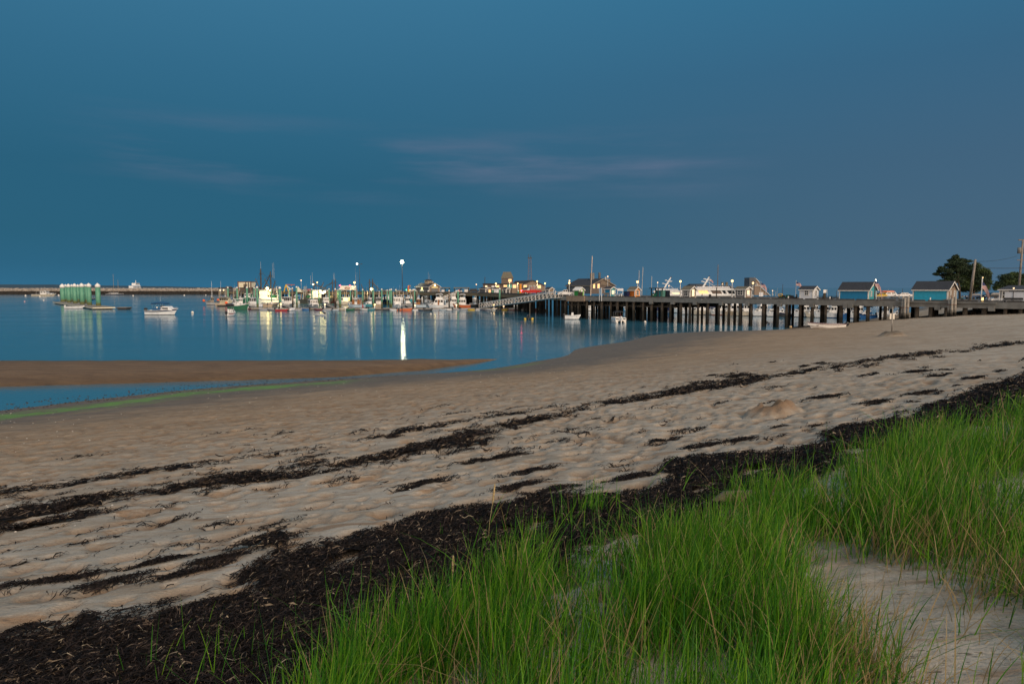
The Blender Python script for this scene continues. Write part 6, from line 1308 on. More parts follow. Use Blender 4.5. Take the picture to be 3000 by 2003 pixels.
# slanted tower building beyond the second shingled hut
Y = 178; S = Y / F; r = thing('slope_roofed_house', 'angular shingled building with dark tower and steep one sided roofs', 'building', atz(2225, Y, zd)); X = lambda px: (px - 2225) * S; Zz = lambda py: zat(py, Y) - zd
MB().box((X(2205.5), 2.5, Zz(813) / 2), (18 * S, 4, Zz(813))).build('tower', 'board_grey', r)
MB().prism([(X(2214.5), 0), (X(2240), 0), (X(2240), Zz(846)), (X(2238), Zz(845)), (X(2228), Zz(827)), (X(2214.5), Zz(813))], 1.2, 4.4, 'y').build('upper_wing', 'shingle_brown', r)
MB().prism([(X(2211), 0), (X(2257), 0), (X(2257), Zz(866)), (X(2226), Zz(837)), (X(2211), Zz(837))], .3, 1.15, 'y').build('lean_to', 'shingle_brown', r)
for a, b in (((2214, 812.6), (2229, 827)), ((2225, 836.4), (2258, 865.8)), ((2211, 836.4), (2226, 836.4))):
    y = .2 if b[1] > 830 else 1.1; MB().bar((X(a[0]), y, Zz(a[1])), (X(b[0]), y, Zz(b[1])), .09, 4).build('roof_edge', 'trim_white', r)
window(r, (X(2219), 1.2, Zz(833.5)), (.5, .5), -PI / 2, 'glass', fr=.08); window(r, (X(2231), .3, Zz(862)), (.9, .9), -PI / 2, 'canvas_white', fr=.08, mull=False)
Y = 240; S = Y / F
for a, b, t0, t1, lb, ch in [(2024, 2074, 831.5, 839, 'dark hipped roof house behind the ferry mast', ()), (2092, 2152, 837, 845, 'long dark roofed house with two chimneys behind the ferry stern', (2126, 2138))]:
    r = thing('wharf_building', lb, 'building', atz((a + b) / 2, Y, 2.0)); hw = (b - a) * S / 2; zt, zb = zat(t0, Y) - 2, zat(t1, Y) - 2
    MB().box((0, 4, zb / 2), (2 * hw, 7, zb)).build('wall', 'board_dark', r); q = MB(); q.box((0, 4, (zt + zb) / 2 + .02), (2 * hw + .6, 7.6, zt - zb), top=(.78, .1)); ro = q.build('roof', 'roof_dark', r)
    for px in ch: MB().box(((px - (a + b) / 2) * S, 4, zt + .4), (.7, .7, 1.8)).build('chimney', 'roof_brown', ro)
# ---------------------------------------------------------------- ferries beyond the pier
def ferry(label, px0, px1, Y, deck_y, top_y, arm, rows, nm='ferry'):
    S = Y / F; cx = (px0 + px1) / 2; r = thing(nm, label, 'ferry', atz(cx, Y, 0), R(-4)); Lh = (px1 - px0) * S; zk = zat(deck_y, Y); zt = zat(top_y, Y)
    hull(r, Lh * 1.1, Lh * .3, zk - .7, 'navy_gel', 'white_paint', sheer=.25, tr=.9); MB().box((-Lh * .03, 0, zk - .2), (Lh * .98, Lh * .27, 1.4)).build('bulwark', 'white_paint', r)
    y = -Lh * .13; z1 = zk + .4; z2 = zt - .95
    MB().box((-Lh * .02, 0, (z1 + z2) / 2), (Lh * .92, Lh * .23, z2 - z1)).build('saloon', 'white_paint', r)
    MB().box((-Lh * .02, 0, z2 + .22), (Lh * 1.0, Lh * .28, .44)).build('upper_deck', 'white_paint', r); MB().box((-Lh * .06, 0, zt - .2), (Lh * .8, Lh * .2, .4), top=(.92, .9)).build('top_house', 'canvas_white', r)
    for f0, f1, mm in rows:
        x0, x1 = -Lh / 2 + f0 * Lh, -Lh / 2 + f1 * Lh
        MB().prism([(x0 + .3, z1 + .15), (x1 + .3, z1 + .15), (x1 - .25, z2 - .12), (x0 - .25, z2 - .12)], -Lh * .115 - .06, -Lh * .115 + .02, 'y').build('window', mm, r)
    MB().box((0, -Lh * .135 - .03, zk - .1), (Lh * .9, .05, .12)).build('rub_strake', 'darksteel', r)
    q = MB()
    for i in range(15):
        x = -Lh * .46 + i * Lh * .062; q.bar((x, -Lh * .13, zt - .5), (x, -Lh * .13, zt + .35), .025, 4)
    q.bar((-Lh * .46, -Lh * .13, zt + .35), (Lh * .41, -Lh * .13, zt + .35), .03, 4); q.build('deck_rail', 'steel', r)
    (ax, ay), (bx_, by_) = arm; a = ((ax - cx) * S, 0, zat(ay, Y)); b = ((bx_ - cx) * S, 0, zat(by_, Y)); v = Vector(b) - Vector(a)
    mo = MB().bar(a, b, .26, 6, .16).build('raked_mast', 'white_paint', r)
    for t, l in ((.45, -1.0), (.7, -.8), (.62, .8)): p = Vector(a) + v * t; MB().bar(p, p + Vector((l, 0, .1)), .09, 5).box(p + Vector((l, 0, .22)), (.6, .5, .16)).build('radar_arm', 'white_paint', mo)
    MB().bar(Vector(a) + v * .55, (a[0] + 3.1, 0, a[2] + .1), .05, 4).build('stay', 'white_paint', mo); MB().ball(b, .2, 8, 6).build('mast_light', 'darksteel', mo)
    return r, S, cx
ferry('white ferry with dark hull and leaning mast left of the first shingled hut', 1915, 1999, 195, 866, 846, ((1942, 849), (1964, 812)), [(.06, .20, 'glass'), (.24, .36, 'tarp_teal'), (.40, .5, 'glass'), (.62, .86, 'window_pale')])
ferry('large white ferry with raked pillars and warmly lit saloon between the shingled huts', 2032, 2154, 185, 866, 839.5, ((2059, 840), (2076, 810)), [(.10, .155, 'window_lit'), (.17, .23, 'window_lit'), (.245, .31, 'window_lit'), (.40, .62, 'board_dark'), (.66, .73, 'glass'), (.78, .93, 'glass')])
# ---------------------------------------------------------------- lamps, flags
LG = 'lamp posts on the piers'
def lamp(label, px, py, Y, kind, r_, heads=1, z0=zd, pole='galv', name='lamp_post', arm=0.0, rpole=.09):
    h = zat(py, Y) - z0; r = thing(name, label, 'lamp post', atz(px, Y, z0), 0, LG)
    MB().bar((0, 0, 0), (0, 0, h), rpole, 7, rpole * .6).build('pole', pole, r, True); MB().bar((0, 0, 0), (0, 0, .5), rpole * 2, 8, rpole * 1.5).build('base', pole, r)
    if arm: MB().bar((0, 0, h), (-arm, 0, h + .05), rpole * .6, 6).build('arm', pole, r)
    MB().ball((-arm, 0, h + r_ * .4), r_, 12, 8).build('lamp', kind, r, True); MB().bar((-arm, 0, h + r_ * 1.35), (-arm, 0, h + r_ * 1.6), r_ * .8, 8, r_ * .2).build('hood', 'darksteel', r)
    return r, h
r, h = lamp('very tall mast with the brightest floodlight in the harbour', 1179, 769, 285, 'lamp_flood', .66, rpole=.16, pole='darksteel')
r, h = lamp('tall mast with small cool floodlight at the left of its crossarm', 1054, 774, 295, 'lamp_cool', .36, arm=.95, rpole=.12, pole='darksteel'); MB().bar((0, 0, h), (1.0, 0, h + .05), .08, 6).box((1.0, 0, h + .1), (.5, .4, .25)).build('unlit_head', 'darksteel', r)
for px, py, Y, k, r_, lb in [(883, 822, 312, 'lamp_dim', .28, 'slim pole with small pale lamp left of the lattice masted trawler'), (930, 828, 305, 'lamp_warm', .28, 'pole with amber lamp above the slanting boom of the floodlit trawler'), (1039, 829, 292, 'lamp_warm', .45, 'pole with bright amber lamp at the right end of the white trailer'), (1201, 850, 280, 'lamp_warm', .2, 'short pole with amber lamp right of the rusty jib crane'), (1207, 851, 281, 'lamp_dim', .15, 'short pole with faint lamp beside a similar amber one'), (1190.5, 849, 284, 'lamp_green', .15, 'low post with tiny green light beside the jib crane'), (1395.5, 834, 240, 'lamp_dim', .2, 'red and white lamp post left of the shingled hut on the outer pier'), (1453, 832, 230, 'lamp_warm', .28, 'lamp post with amber light before the long brown wing'), (1493, 829, 228, 'lamp_dim', .15, 'lamp post in front of the tower of the wharf house'), (1517, 831, 225, 'lamp_warm', .2, 'lamp post with amber light at the yellow stair panel'), (1573.5, 825, 190, 'lamp_warm', .2, 'white lamp post with amber light at the right end of the red pickup'), (1596.5, 831, 230, 'lamp_warm', .25, 'lamp post with amber light at the right corner of the wharf house'), (1667.5, 830, 162, 'lamp_warm', .22, 'lamp post with amber light beside the white pickup'), (1668, 823, 220, 'lamp_dim', .24, 'farther globe lamp just above the lamp by the white pickup'), (1780, 810.5, 210, 'lamp_dim', .18, 'tall lamp post over the right slope of the barn like building'), (1867, 827, 150, 'lamp_warm', .25, 'lamp post with bright light above the orange hut'), (1926, 828, 200, 'lamp_dim', .16, 'lamp post with faint light over the dark kiosk frame'), (1959, 838, 200, 'lamp_dim', .16, 'lamp post with faint light at the foot of the left ferry mast'), (1992.5, 825.5, 142, 'lamp_warm', .22, 'lamp post with amber light between the left ferry and a shingled hut'), (2144, 824.5, 140, 'lamp_warm', .25, 'lamp post with round amber light above the ferry stern'), (2115.5, 832, 200, 'lamp_dim', .12, 'faint lamp on a pole right of the thick dark mast'), (2205, 830, 150, 'lamp_warm', .2, 'amber lamp against the dark tower'), (2263, 852, 170, 'lamp_dim', .12, 'faint white lamp post over the trap heap'), (2875.5, 813.5, 104, 'lamp_warm', .07, 'thin white lamp post with tiny orange light before the pines'), (2967.5, 845, 98, 'lamp_dim', .1, 'short dark lamp post before the white garage door')]:
    lamp(lb, px, py, Y, k, r_, rpole=.05 if px > 2700 else .09, pole='darksteel' if px > 2900 or px == 1395.5 else 'galv')
r, h = lamp('dark lamp post carrying two small white lights at the gable of the larger blue hut', 2563, 820.5, 104, 'lamp_cool', .09, pole='darksteel', rpole=.05); MB().ball((.06, 0, h - .22), .09, 10, 7).build('lamp', 'lamp_cool', r, True)
fm_ = bpy.data.materials.new('flag_cloth'); fm_.use_nodes = True
nt = fm_.node_tree; N = nt.nodes; L = nt.links; b = N['Principled BSDF']; b.inputs['Roughness'].default_value = .85
tcs = N.new('ShaderNodeTexCoord'); sp = N.new('ShaderNodeSeparateXYZ'); L.new(tcs.outputs['Object'], sp.inputs[0])
st = math_('GREATER_THAN', math_('FLOORED_MODULO', math_('MULTIPLY', sp.outputs[2], -13.0), 2.0), 1.0)
cn = math_('MULTIPLY', math_('LESS_THAN', sp.outputs[0], .68), math_('GREATER_THAN', sp.outputs[2], -.54))
L.new(mixc(cn, mixc(st, (.30, .045, .055), (.50, .47, .47)), (.02, .028, .10)), b.inputs['Base Color'])
def flag(label, px, top, bot, Y, k, fy, z0=zd, droop=.25, rot_=0.0, pole='galv'):
    h = zat(top, Y) - z0; r = thing('flag_pole', label, 'flag', atz(px, Y, z0), R(rot_), 'flags on poles')
    MB().bar((0, 0, 0), (0, 0, h), .045, 6).build('pole', pole, r); MB().ball((0, 0, h), .08, 8, 6).build('finial', 'galv', r)
    q = MB(); n = 14
    for i in range(n + 1):
        for j in range(5):
            x = 1.6 * i / n; z = -j / 4; q.v.append((x, .12 * math.sin(x * 5 + z) * x, z - droop * x * x)); q.v.append((x, .12 * math.sin(x * 5 + z) * x + .015, z - droop * x * x))
    for i in range(n):
        for j in range(4):
            a = (i * 5 + j) * 2; c = a + 10; q.f += [(a, c, c + 2, a + 2), (a + 1, a + 3, c + 3, c + 1)]
    o = q.build('flag', fm_, r, True, (0.05, 0, zat(fy, Y) - z0)); o.scale = (k, k, k)
flag('striped flag blowing right on a tall pole left of the white hut', 2331, 822, 838, 150, .75, 826, droop=.35, pole='galv')
flag('striped flag on the back of the angular shingled building', 2228, 825, 845, 165, .95, 829, droop=.55)
flag('limp striped flag on the dark post at the larger blue hut gable', 2561, 818, 845, 103.5, .75, 823, droop=1.2, pole='darksteel')
flag('limp striped flag hanging in front of the pines', 2874, 812, 850, 103, 1.0, 826, droop=1.6, pole='white_paint')
flag('small striped flag at the leaning mast of the large ferry', 2078, 812, 824, 186, .6, 817, droop=.5)
# ---------------------------------------------------------------- vehicles
def car(label, px, Y, ln, rz, m, kind='car', name='parked_car', z0=zd, rear_lit=False, load=None):
    r = thing(name, label, {'pickup': 'pickup', 'suv': 'car', 'car': 'car'}[kind], atz(px, Y, z0), R(rz), 'vehicles parked on the piers'); k = ln / 4.6; w = 1.8 * k; s = MB()
    if kind == 'pickup': prof = [(-2.3, .45), (2.25, .45), (2.3, .8), (2.2, 1.02), (1.15, 1.12), (-.35, 1.12), (-.42, 1.08), (-2.3, 1.08)]; cab = [(-.4, 1.1), (1.15, 1.1), (.62, 1.72), (-.3, 1.72)]
    else: prof = [(-2.25, .45), (2.2, .4), (2.28, .7), (2.1, .9), (1.1, 1.0), (-1.9, 1.05), (-2.28, .95)]; cab = [(-1.9 if kind == 'suv' else -1.7, 1.02), (1.15, .98), (.5, 1.6 if kind == 'suv' else 1.45), (-1.65 if kind == 'suv' else -1.1, 1.6 if kind == 'suv' else 1.45)]
    s.prism([(x * k, z * k) for x, z in prof], -w / 2, w / 2, 'y'); bo = s.build('body', m, r)
    q = MB(); n = len(cab); vs_ = [(x * k, sy * w / 2 * (.96 if z < 1.2 else .8), z * k) for sy in (-1, 1) for x, z in cab]
    q.add(vs_, [(0, 1, 2, 3), (7, 6, 5, 4), (0, 4, 5, 1), (1, 5, 6, 2), (2, 6, 7, 3), (3, 7, 4, 0)]); q.build('cab', m, r)
    (a, b_, c_, d_) = [Vector((x, z)) for x, z in cab]
    for sg in (-1, 1):
        for f0, f1 in ((.06, .46), (.54, .94)):
            lo0, lo1 = a.lerp(b_, f0), a.lerp(b_, f1); hi0, hi1 = d_.lerp(c_, f0), d_.lerp(c_, f1); pts = [lo0.lerp(hi0, .18), lo1.lerp(hi1, .18), lo1.lerp(hi1, .85), lo0.lerp(hi0, .85)]
            V = []
            for e in (.012, -.02):
                for p in pts:
                    t = (p.y - cab[0][1]) / (cab[2][1] - cab[0][1]); V.append((p.x * k, sg * (w / 2 * (.96 - .16 * t) + e), p.y * k))
            MB().add(V, [(0, 1, 2, 3), (7, 6, 5, 4), (0, 4, 5, 1), (1, 5, 6, 2), (2, 6, 7, 3), (3, 7, 4, 0)]).build('window', 'glass', r)
    p0, p1 = b_.lerp(c_, .12), b_.lerp(c_, .88); MB().add([((p0.x + e) * k, sy * w * .40, (p0.y + e * .5) * k) for e in (.015,) for sy in (-1, 1)] + [((p1.x + .015) * k, sy * w * .37, (p1.y + .01) * k) for sy in (1, -1)] + [((p0.x - .02) * k, -w * .4, p0.y * k), ((p0.x - .02) * k, w * .4, p0.y * k), ((p1.x - .02) * k, w * .37, p1.y * k), ((p1.x - .02) * k, -w * .37, p1.y * k)], [(0, 1, 2, 3), (7, 6, 5, 4), (0, 4, 5, 1), (1, 5, 6, 2), (2, 6, 7, 3), (3, 7, 4, 0)]).build('windshield', 'glass', r)
    for x in (-1.45, 1.45):
        for y in (-1, 1): o = MB().bar((x * k, y * (w / 2 - .2), .34 * k), (x * k, y * (w / 2 + .02), .34 * k), .34 * k, 14).build('wheel', 'tyre', r); MB().bar((x * k, y * (w / 2), .34 * k), (x * k, y * (w / 2 + .035), .34 * k), .19 * k, 10).build('rim', 'steel', o)
    for y in (-.7, .7):
        MB().box((2.27 * k, y * w / 2, .74 * k), (.08, .3, .16)).build('headlight', 'cap_white', r)
        if rear_lit: MB().ball((-2.32 * k, y * w / 2 * 1.1, .95 * k), .2, 8, 6).build('tail_light', 'lamp_red', r)
        else: MB().box((-2.28 * k, y * w / 2, .85 * k), (.08, .25, .2)).build('tail_light', 'flag_red', r)
    if load == 'hoist': MB().bar((-2.0 * k, 0, 1.1), (-3.2, 0, 2.4), .1, 5).build('tow_boom', 'steel', r)
    return r
car('bright red pickup with glowing tail lights parked before the wharf house', 1557, 187, 5.4, 4, 'car_red', 'pickup', 'pickup_truck', rear_lit=True)
car('white pickup truck parked at the head of the gangway', 1659, 158, 4.0, 176, 'car_white', 'pickup', 'pickup_truck')
car('dark blue car half hidden behind the top of the gangway', 1604, 185, 4.2, 178, 'car_blue')
car('black car behind the red and white lamp post on the outer pier', 1391, 246, 4.4, 2, 'car_dark', 'suv')
r = car('white estate car with kayak on its roof right of the larger blue hut', 2601, Yp(2601) + 27, 2.5 * 1.3, 178, 'car_white', 'suv')
p = atz(2601, Yp(2601) + 27, zd + 1.17); o = thing('kayak', 'red and orange kayak strapped on the roof of the white estate car', 'kayak', p, R(-2)); q = MB(); q.tube([(-1.35, 0, .1), (-.9, 0, .07), (0, 0, .05), (.9, 0, .07), (1.35, 0, .1)], [.03, .15, .2, .15, .03], 9); q.build('hull', 'orange_gel', o, True); MB().ball((0, 0, .2), .14, 10, 6, (2, 1, .5)).build('cockpit', 'black', o)
car('small yellow jeep at the lit turquoise gable of the larger blue hut', 2576, Yp(2576) + 25, 2.2 * 1.3, 200, 'yellow_gel', 'suv')
car('low white car parked between the two blue huts', 2643, Yp(2643) + 28, 3.2, 182, 'car_white')
car('dark car behind the white bollard left of the picket fence', 2907, Yp(2907) + 26, 3.4, 183, 'car_dark')
car('dark car parked behind the leaning wooden pole', 2852, Yp(2852) + 26, 2.8, 175, 'car_blue')
# ---------------------------------------------------------------- deck furniture
def near(px, off=1.2): return atz(px, Yp(px) + off, zd)
BG = 'white bollards along the pier'
for px, h, lb in [(2178 + 253, 9, 'short white bollard left of the larger blue hut'), (2309, 9, 'white bollard in front of the trap heap'), (2725, 10, 'white bollard in front of the cyan blue hut'), (2905, 10, 'white bollard left of the picket fence'), (1821, 9, 'white bollard between the blue hut and the orange hut')]:
    p = near(px, .9); r = thing('bollard', lb, 'bollard', p, 0, BG); h = h * p.y / F; MB().bar((0, 0, 0), (0, 0, h), .09, 10).build('post', 'white_paint', r, True); MB().bar((0, 0, h - .1), (0, 0, h + .04), .115, 10, .08).build('cap', 'galv', r)
p = near(2878, 1.4); r = thing('lit_bollard', 'low bollard lamp glowing yellow beside the flag before the pines', 'bollard', p); MB().box((0, 0, .28), (.16, .16, .56)).build('lamp', mat('lamp_bollard', (1, .8, .4), .5, .02, 4, emit=2.2, ecol=(1, .62, .2)), r); MB().box((0, 0, .6), (.22, .22, .08)).build('cap', 'white_paint', r)
p = near(2941, 1.0); r = thing('picket_fence', 'white picket fence in front of the low grey shingled building', 'fence', p, pier_ang); ln = 3.6
for x in np.arange(-ln / 2, ln / 2, .13): MB().prism([(x, 0), (x + .07, 0), (x + .07, .5), (x + .035, .57), (x, .5)], 0, .025, 'y').build('picket', 'white_paint', r)
for z in (.14, .42): MB().box((0, .05, z), (ln, .04, .06)).build('fence_rail', 'white_paint', r)
p = near(2967, .8); r = thing('bench', 'long black bench right of the picket fence', 'bench', p, pier_ang); MB().box((0, 0, .26), (2.2, .4, .06)).build('seat', 'black', r); MB().box((0, .22, .47), (2.2, .05, .28)).build('backrest', 'black', r)
for x in (-.9, .9): MB().box((x, 0, .12), (.08, .36, .24)).build('leg', 'black', r)
p = near(2803, 1.5); r = thing('bench', 'low bench holding two seated people by the leaning pole', 'bench', p, pier_ang); MB().box((0, 0, .26), (3.4, .35, .06)).build('seat', 'wood_grey', r)
for x in (-1.5, 0, 1.5): MB().box((x, 0, .12), (.08, .3, .24)).build('leg', 'wood_grey', r)
p = near(1810, 3); r = thing('picnic_table', 'white picnic table right of the deep blue hut', 'table', p, pier_ang); MB().box((0, 0, .72), (1.8, .75, .07)).build('table_top', 'white_paint', r)
for y in (-.65, .65): MB().box((0, y, .42), (1.8, .25, .06)).build('bench_seat', 'white_paint', r)
for x in (-.65, .65): MB().bar((x, -.65, 0), (x, .1, .7), .05, 5).build('leg', 'white_paint', r); MB().bar((x, .65, 0), (x, -.1, .7), .05, 5).build('leg', 'white_paint', r)
p = near(1789 - 14, 2.2); r = thing('bench', 'grey bench below the deep blue wall of the hut', 'bench', p, pier_ang); MB().box((0, 0, .4), (1.4, .4, .06)).build('seat', 'wood_grey', r); MB().box((0, .2, .68), (1.4, .05, .4)).build('backrest', 'wood_grey', r)
for x in (-.55, .55): MB().box((x, 0, .2), (.08, .36, .4)).build('leg', 'wood_grey', r)
Y = Yp(1759) - .3; S = Y / F; r = thing('notice_board', 'tall pale blue notice board on two white posts over the pier edge', 'board', atz(1759, Y, 3.9), pier_ang)
for x in (-.32, .32): MB().box((x, 0, (zat(843, Y) - 3.9) / 2), (.09, .09, zat(843, Y) - 3.9)).build('post', 'white_paint', r)
MB().box((0, -.02, 2.0), (.5, .06, 1.5)).build('panel', mat('board_blue', (.34, .48, .60), .6, .12, 3), r)
Y = Yp(1918) + 2; S = Y / F; r = thing('kiosk', 'dark timber framed open kiosk with flat roof left of the ferries', 'kiosk', atz(1918, Y, zd), pier_ang); ht = zat(845, Y) - zd
for x in (-.8, .8):
    for y in (0, 1.4): MB().box((x, y, ht / 2), (.16, .16, ht)).build('post', 'canvas_black', r)
MB().box((0, .7, ht + .06), (2.3, 2.1, .16)).build('roof', 'canvas_black', r)
r = thing('waste_bin', 'dark green waste bin inside the timber kiosk', 'bin', atz(1915, Y + .6, zd), pier_ang); MB().box((0, 0, .38), (.8, .6, .72), top=(1.1, 1.1)).build('body', 'green_gel', r); MB().box((0, 0, .78), (.95, .72, .09)).build('lid', 'green_gel', r); MB().box((.18, -.36, .55), (.2, .02, .2)).build('sticker', 'white_paint', r)
r = thing('waste_bin', 'dark blue waste bin left of the orange hut', 'bin', near(1836, 3), pier_ang); MB().box((0, 0, .55), (.9, .7, 1.1), top=(1.06, 1.06)).build('body', 'navy_gel', r); MB().box((0, 0, 1.16), (1.02, .8, .1)).build('lid', 'canvas_black', r)
r = thing('waste_bin', 'black waste bin on the pier in front of the large ferry', 'bin', near(2080, 1.6), pier_ang); MB().bar((0, 0, 0), (0, 0, .62), .22, 12, .25).build('body', 'canvas_black', r, True); MB().bar((0, 0, .62), (0, 0, .75), .27, 12, .12).build('lid', 'darksteel', r, True)
r = thing('tall_post', 'tall dark wooden post crossing the large ferry in front', 'post', near(2099, 1.0)); MB().bar((0, 0, 0), (0, 0, 2.0), .1, 8, .08).build('shaft', 'timber', r); MB().box((0, 0, 2.03), (.28, .28, .08)).build('cap', 'darksteel', r)
Y = Yp(1942) + 3.5; r = thing('ticket_screen', 'row of teal and pale glass panels beside the timber kiosk', 'screen', atz(1944, Y, zd), pier_ang)
for i, mm in enumerate(('tarp_teal', 'sign_green', 'glass')): MB().box((-1.2 + i * 1.1, 0, .75), (1.0, .06, 1.3)).build('panel', mm, r); MB().box((-1.75 + i * 1.1, 0, .75), (.07, .09, 1.5)).build('post', 'canvas_black', r)
p = near(2302, 4); r = thing('trap_heap', 'dark heap of lobster traps and nets with a yellow coil on the pier', 'lobster traps', p, pier_ang)
for i in range(16):
    x, z = random.uniform(-1.6, 1.4), random.choice((0, 0, .38)); MB().box((x, random.uniform(-.5, .9), .2 + z * (1 - abs(x) / 2)), (.75, .5, .36), random.uniform(-.5, .5)).build('trap', random.choice(('net_green', 'canvas_black', 'timber', 'dark_tube')), r)
MB().tube([(-.7 + .4 * math.cos(a), -.6, .7 + .2 * math.sin(a)) for a in np.linspace(0, 2 * PI, 10)[:-1]], .07, 6, True).build('yellow_coil', 'float_yellow', r)
for x, h in ((1.7, .8), (2.6, .55)): MB().box((x, .5, h / 2), (.16, .16, h)).build('stake', 'timber', r)
p = near(2415, 3); r = thing('sign_post', 'blank white sign on a pale box post right of the white hut', 'sign', p); MB().box((0, 0, .55), (.34, .3, 1.1)).build('post', 'timber_light', r); MB().box((0, -.1, 1.35), (.5, .05, .55)).build('panel', 'white_paint', r)
p = near(2426, 4); r = thing('guard_fence', 'low timber guard fence between the white hut and the larger blue hut', 'fence', p, pier_ang)
for z in (.25, .5): MB().box((0, 0, z), (4.6, .06, .1)).build('fence_rail', 'timber', r)
for x in (-2.2, -.9, .5, 2.2): MB().box((x, .05, .3), (.1, .1, .62)).build('post', 'timber', r)
p = near(2620, 20); r = thing('guard_rail', 'pale guard rail before the parked cars between the two blue huts', 'guard rail', p, pier_ang)
for z in (.25, .42): MB().box((0, 0, z), (9, .06, .09)).build('fence_rail', 'galv', r)
for x in (-4, -1.5, 1.5, 4): MB().box((x, .05, .2), (.1, .1, .45)).build('post', 'timber_light', r)
Y = 210; r = thing('banner_sign', 'small floodlit white banner board right of the deep blue hut', 'sign', atz(1817, Y, zd)); z = zat(848.5, Y) - zd; MB().box((0, 0, z), (18 * Y / F, .1, 7 * Y / F)).build('panel', 'canvas_white', r)
for x in (-.8, .8): MB().box((x, .1, z / 2), (.12, .1, z)).build('post', 'white_paint', r)
# far lattice tower
Y = 420; r = thing('lattice_tower', 'slim lattice mast far behind the wharf house', 'tower', atz(1552, Y, 0)); h0, h1 = 0, zat(757, Y); q = MB(); w0, w1 = 1.5, .75
for sx in (-1, 1):
    for sy in (-1, 1): q.bar((sx * w0, sy * w0, h0), (sx * w1, sy * w1, h1), .13, 4)
n = 14
for i in range(n):
    a, b_ = h0 + (h1 - h0) * i / n, h0 + (h1 - h0) * (i + 1) / n; wa, wb = w0 + (w1 - w0) * i / n, w0 + (w1 - w0) * (i + 1) / n
    for sy in (-1, 1): q.bar((-wa, sy * wa, a), (wb, sy * wb, b_), .08, 4).bar((wa, sy * wa, a), (-wb, sy * wb, b_), .08, 4)
    for sx in (-1, 1): q.bar((sx * wa, -wa, a), (sx * wb, wb, b_), .08, 4)
q.build('lattice', mat('tower_grey', (.15, .11, .11), .8, .2, 3), r); MB().box((0, 0, h1 + .3), (2.6, 2.0, .5)).bar((-.8, 0, h1), (-.8, 0, h1 + 2.6), .15, 5).bar((.5, 0, h1), (.5, 0, h1 + 2), .15, 5).build('antenna_head', 'darksteel', r)
# beach sign
g0 = SIGN.copy(); g0.z = float(zfull(np.array([g0.x]), np.array([g0.y]))[0]); Y = g0.y; r = thing('beach_sign', 'small white sign board seen from behind on a thin metal post in the sand', 'sign', g0); z1, z2, zt = [zat(p, Y) - g0.z for p in (935, 918, 899)]
MB().box((0, 0, zt / 2 - .1), (.085, .05, zt + .2)).build('post', mat('sign_post_steel', (.30, .29, .27), .6, .2, 5, stain=(.06, .05, .04), stainz=.7), r); MB().box((0, .05, (z1 + z2) / 2), (.5, .025, z2 - z1)).build('panel', mat('sign_back', (.72, .68, .60), .5, .08, 4), r)
for z in (z1 + .1, z2 - .1): MB().bar((0, -.045, z), (0, .07, z), .02, 6).build('bolt', 'rust', r)
# ---------------------------------------------------------------- people
def person(label, loc, rz, k, joints, top, legs, name='person'):
    """one skinned body from joint positions; clothing as offset pieces of the same skeleton"""
    r = thing(name, label, 'person', loc, R(rz), 'people on the pier'); r.scale = (k, k, k)
    J = joints
    def skin(nm, edges, rad, m, sub=1):
        keys = sorted({e for ed in edges for e in ed}, key=list(J).index); me = bpy.data.meshes.new(nm); me.from_pydata([J[q] for q in keys], [(keys.index(a), keys.index(b)) for a, b in edges], []); o = bpy.data.objects.new(nm, me); C.objects.link(o); o.parent = r
        md = o.modifiers.new('skin', 'SKIN'); md.use_smooth_shade = True
        for i, q in enumerate(keys): v = me.skin_vertices[0].data[i]; v.radius = rad[q]; v.use_root = (i == 0)
        o.modifiers.new('sub', 'SUBSURF').levels = 1; o.modifiers['sub'].render_levels = 2; me.materials.append(M(m)); return o
    rad = dict(pelvis=(.14, .11), spine=(.14, .10), chest=(.16, .11), neck=(.055, .055), skull=(.085, .095), crown=(.075, .085), face=(.035, .03))
    for s in 'lr': rad.update({'sh' + s: (.07, .07), 'el' + s: (.045, .045), 'wr' + s: (.032, .03), 'ha' + s: (.035, .02), 'fi' + s: (.02, .012), 'th' + s: (.012, .012), 'hip' + s: (.095, .095), 'kn' + s: (.065, .065), 'an' + s: (.042, .042), 'to' + s: (.045, .03)})
    E = [('pelvis', 'spine'), ('spine', 'chest'), ('chest', 'neck'), ('neck', 'skull'), ('skull', 'crown'), ('skull', 'face')]
    for s in 'lr': E += [('chest', 'sh' + s), ('sh' + s, 'el' + s), ('el' + s, 'wr' + s), ('wr' + s, 'ha' + s), ('ha' + s, 'fi' + s), ('wr' + s, 'th' + s), ('pelvis', 'hip' + s), ('hip' + s, 'kn' + s), ('kn' + s, 'an' + s), ('an' + s, 'to' + s)]
    skin('body', E, rad, 'skin')
    up = {q: (a * 1.18, b * 1.18) for q, (a, b) in rad.items()}
    skin('shirt', [('pelvis', 'spine'), ('spine', 'chest')] + [e for s in 'lr' for e in (('chest', 'sh' + s), ('sh' + s, 'el' + s), ('el' + s, 'wr' + s))], up, top)
    up2 = dict(up); up2['pelvis'] = (.175, .14)
    skin('trousers', [e for s in 'lr' for e in (('pelvis', 'hip' + s), ('hip' + s, 'kn' + s), ('kn' + s, 'an' + s))], up2, legs)
    c = Vector(J['skull']).lerp(Vector(J['crown']), .6); MB().ball((c.x, c.y + .02, c.z + .03), .118, 12, 8, (1, 1.08, .95)).build('hair', 'hair_dark', r, True)
    for s in 'lr': a, b = Vector(J['an' + s]), Vector(J['to' + s]); MB().tube([a, a.lerp(b, .5), b + (b - a) * .25], [.055, .055, .035], 7).build('shoe', 'white_paint' if 'edge' in label else 'canvas_black', r, True)
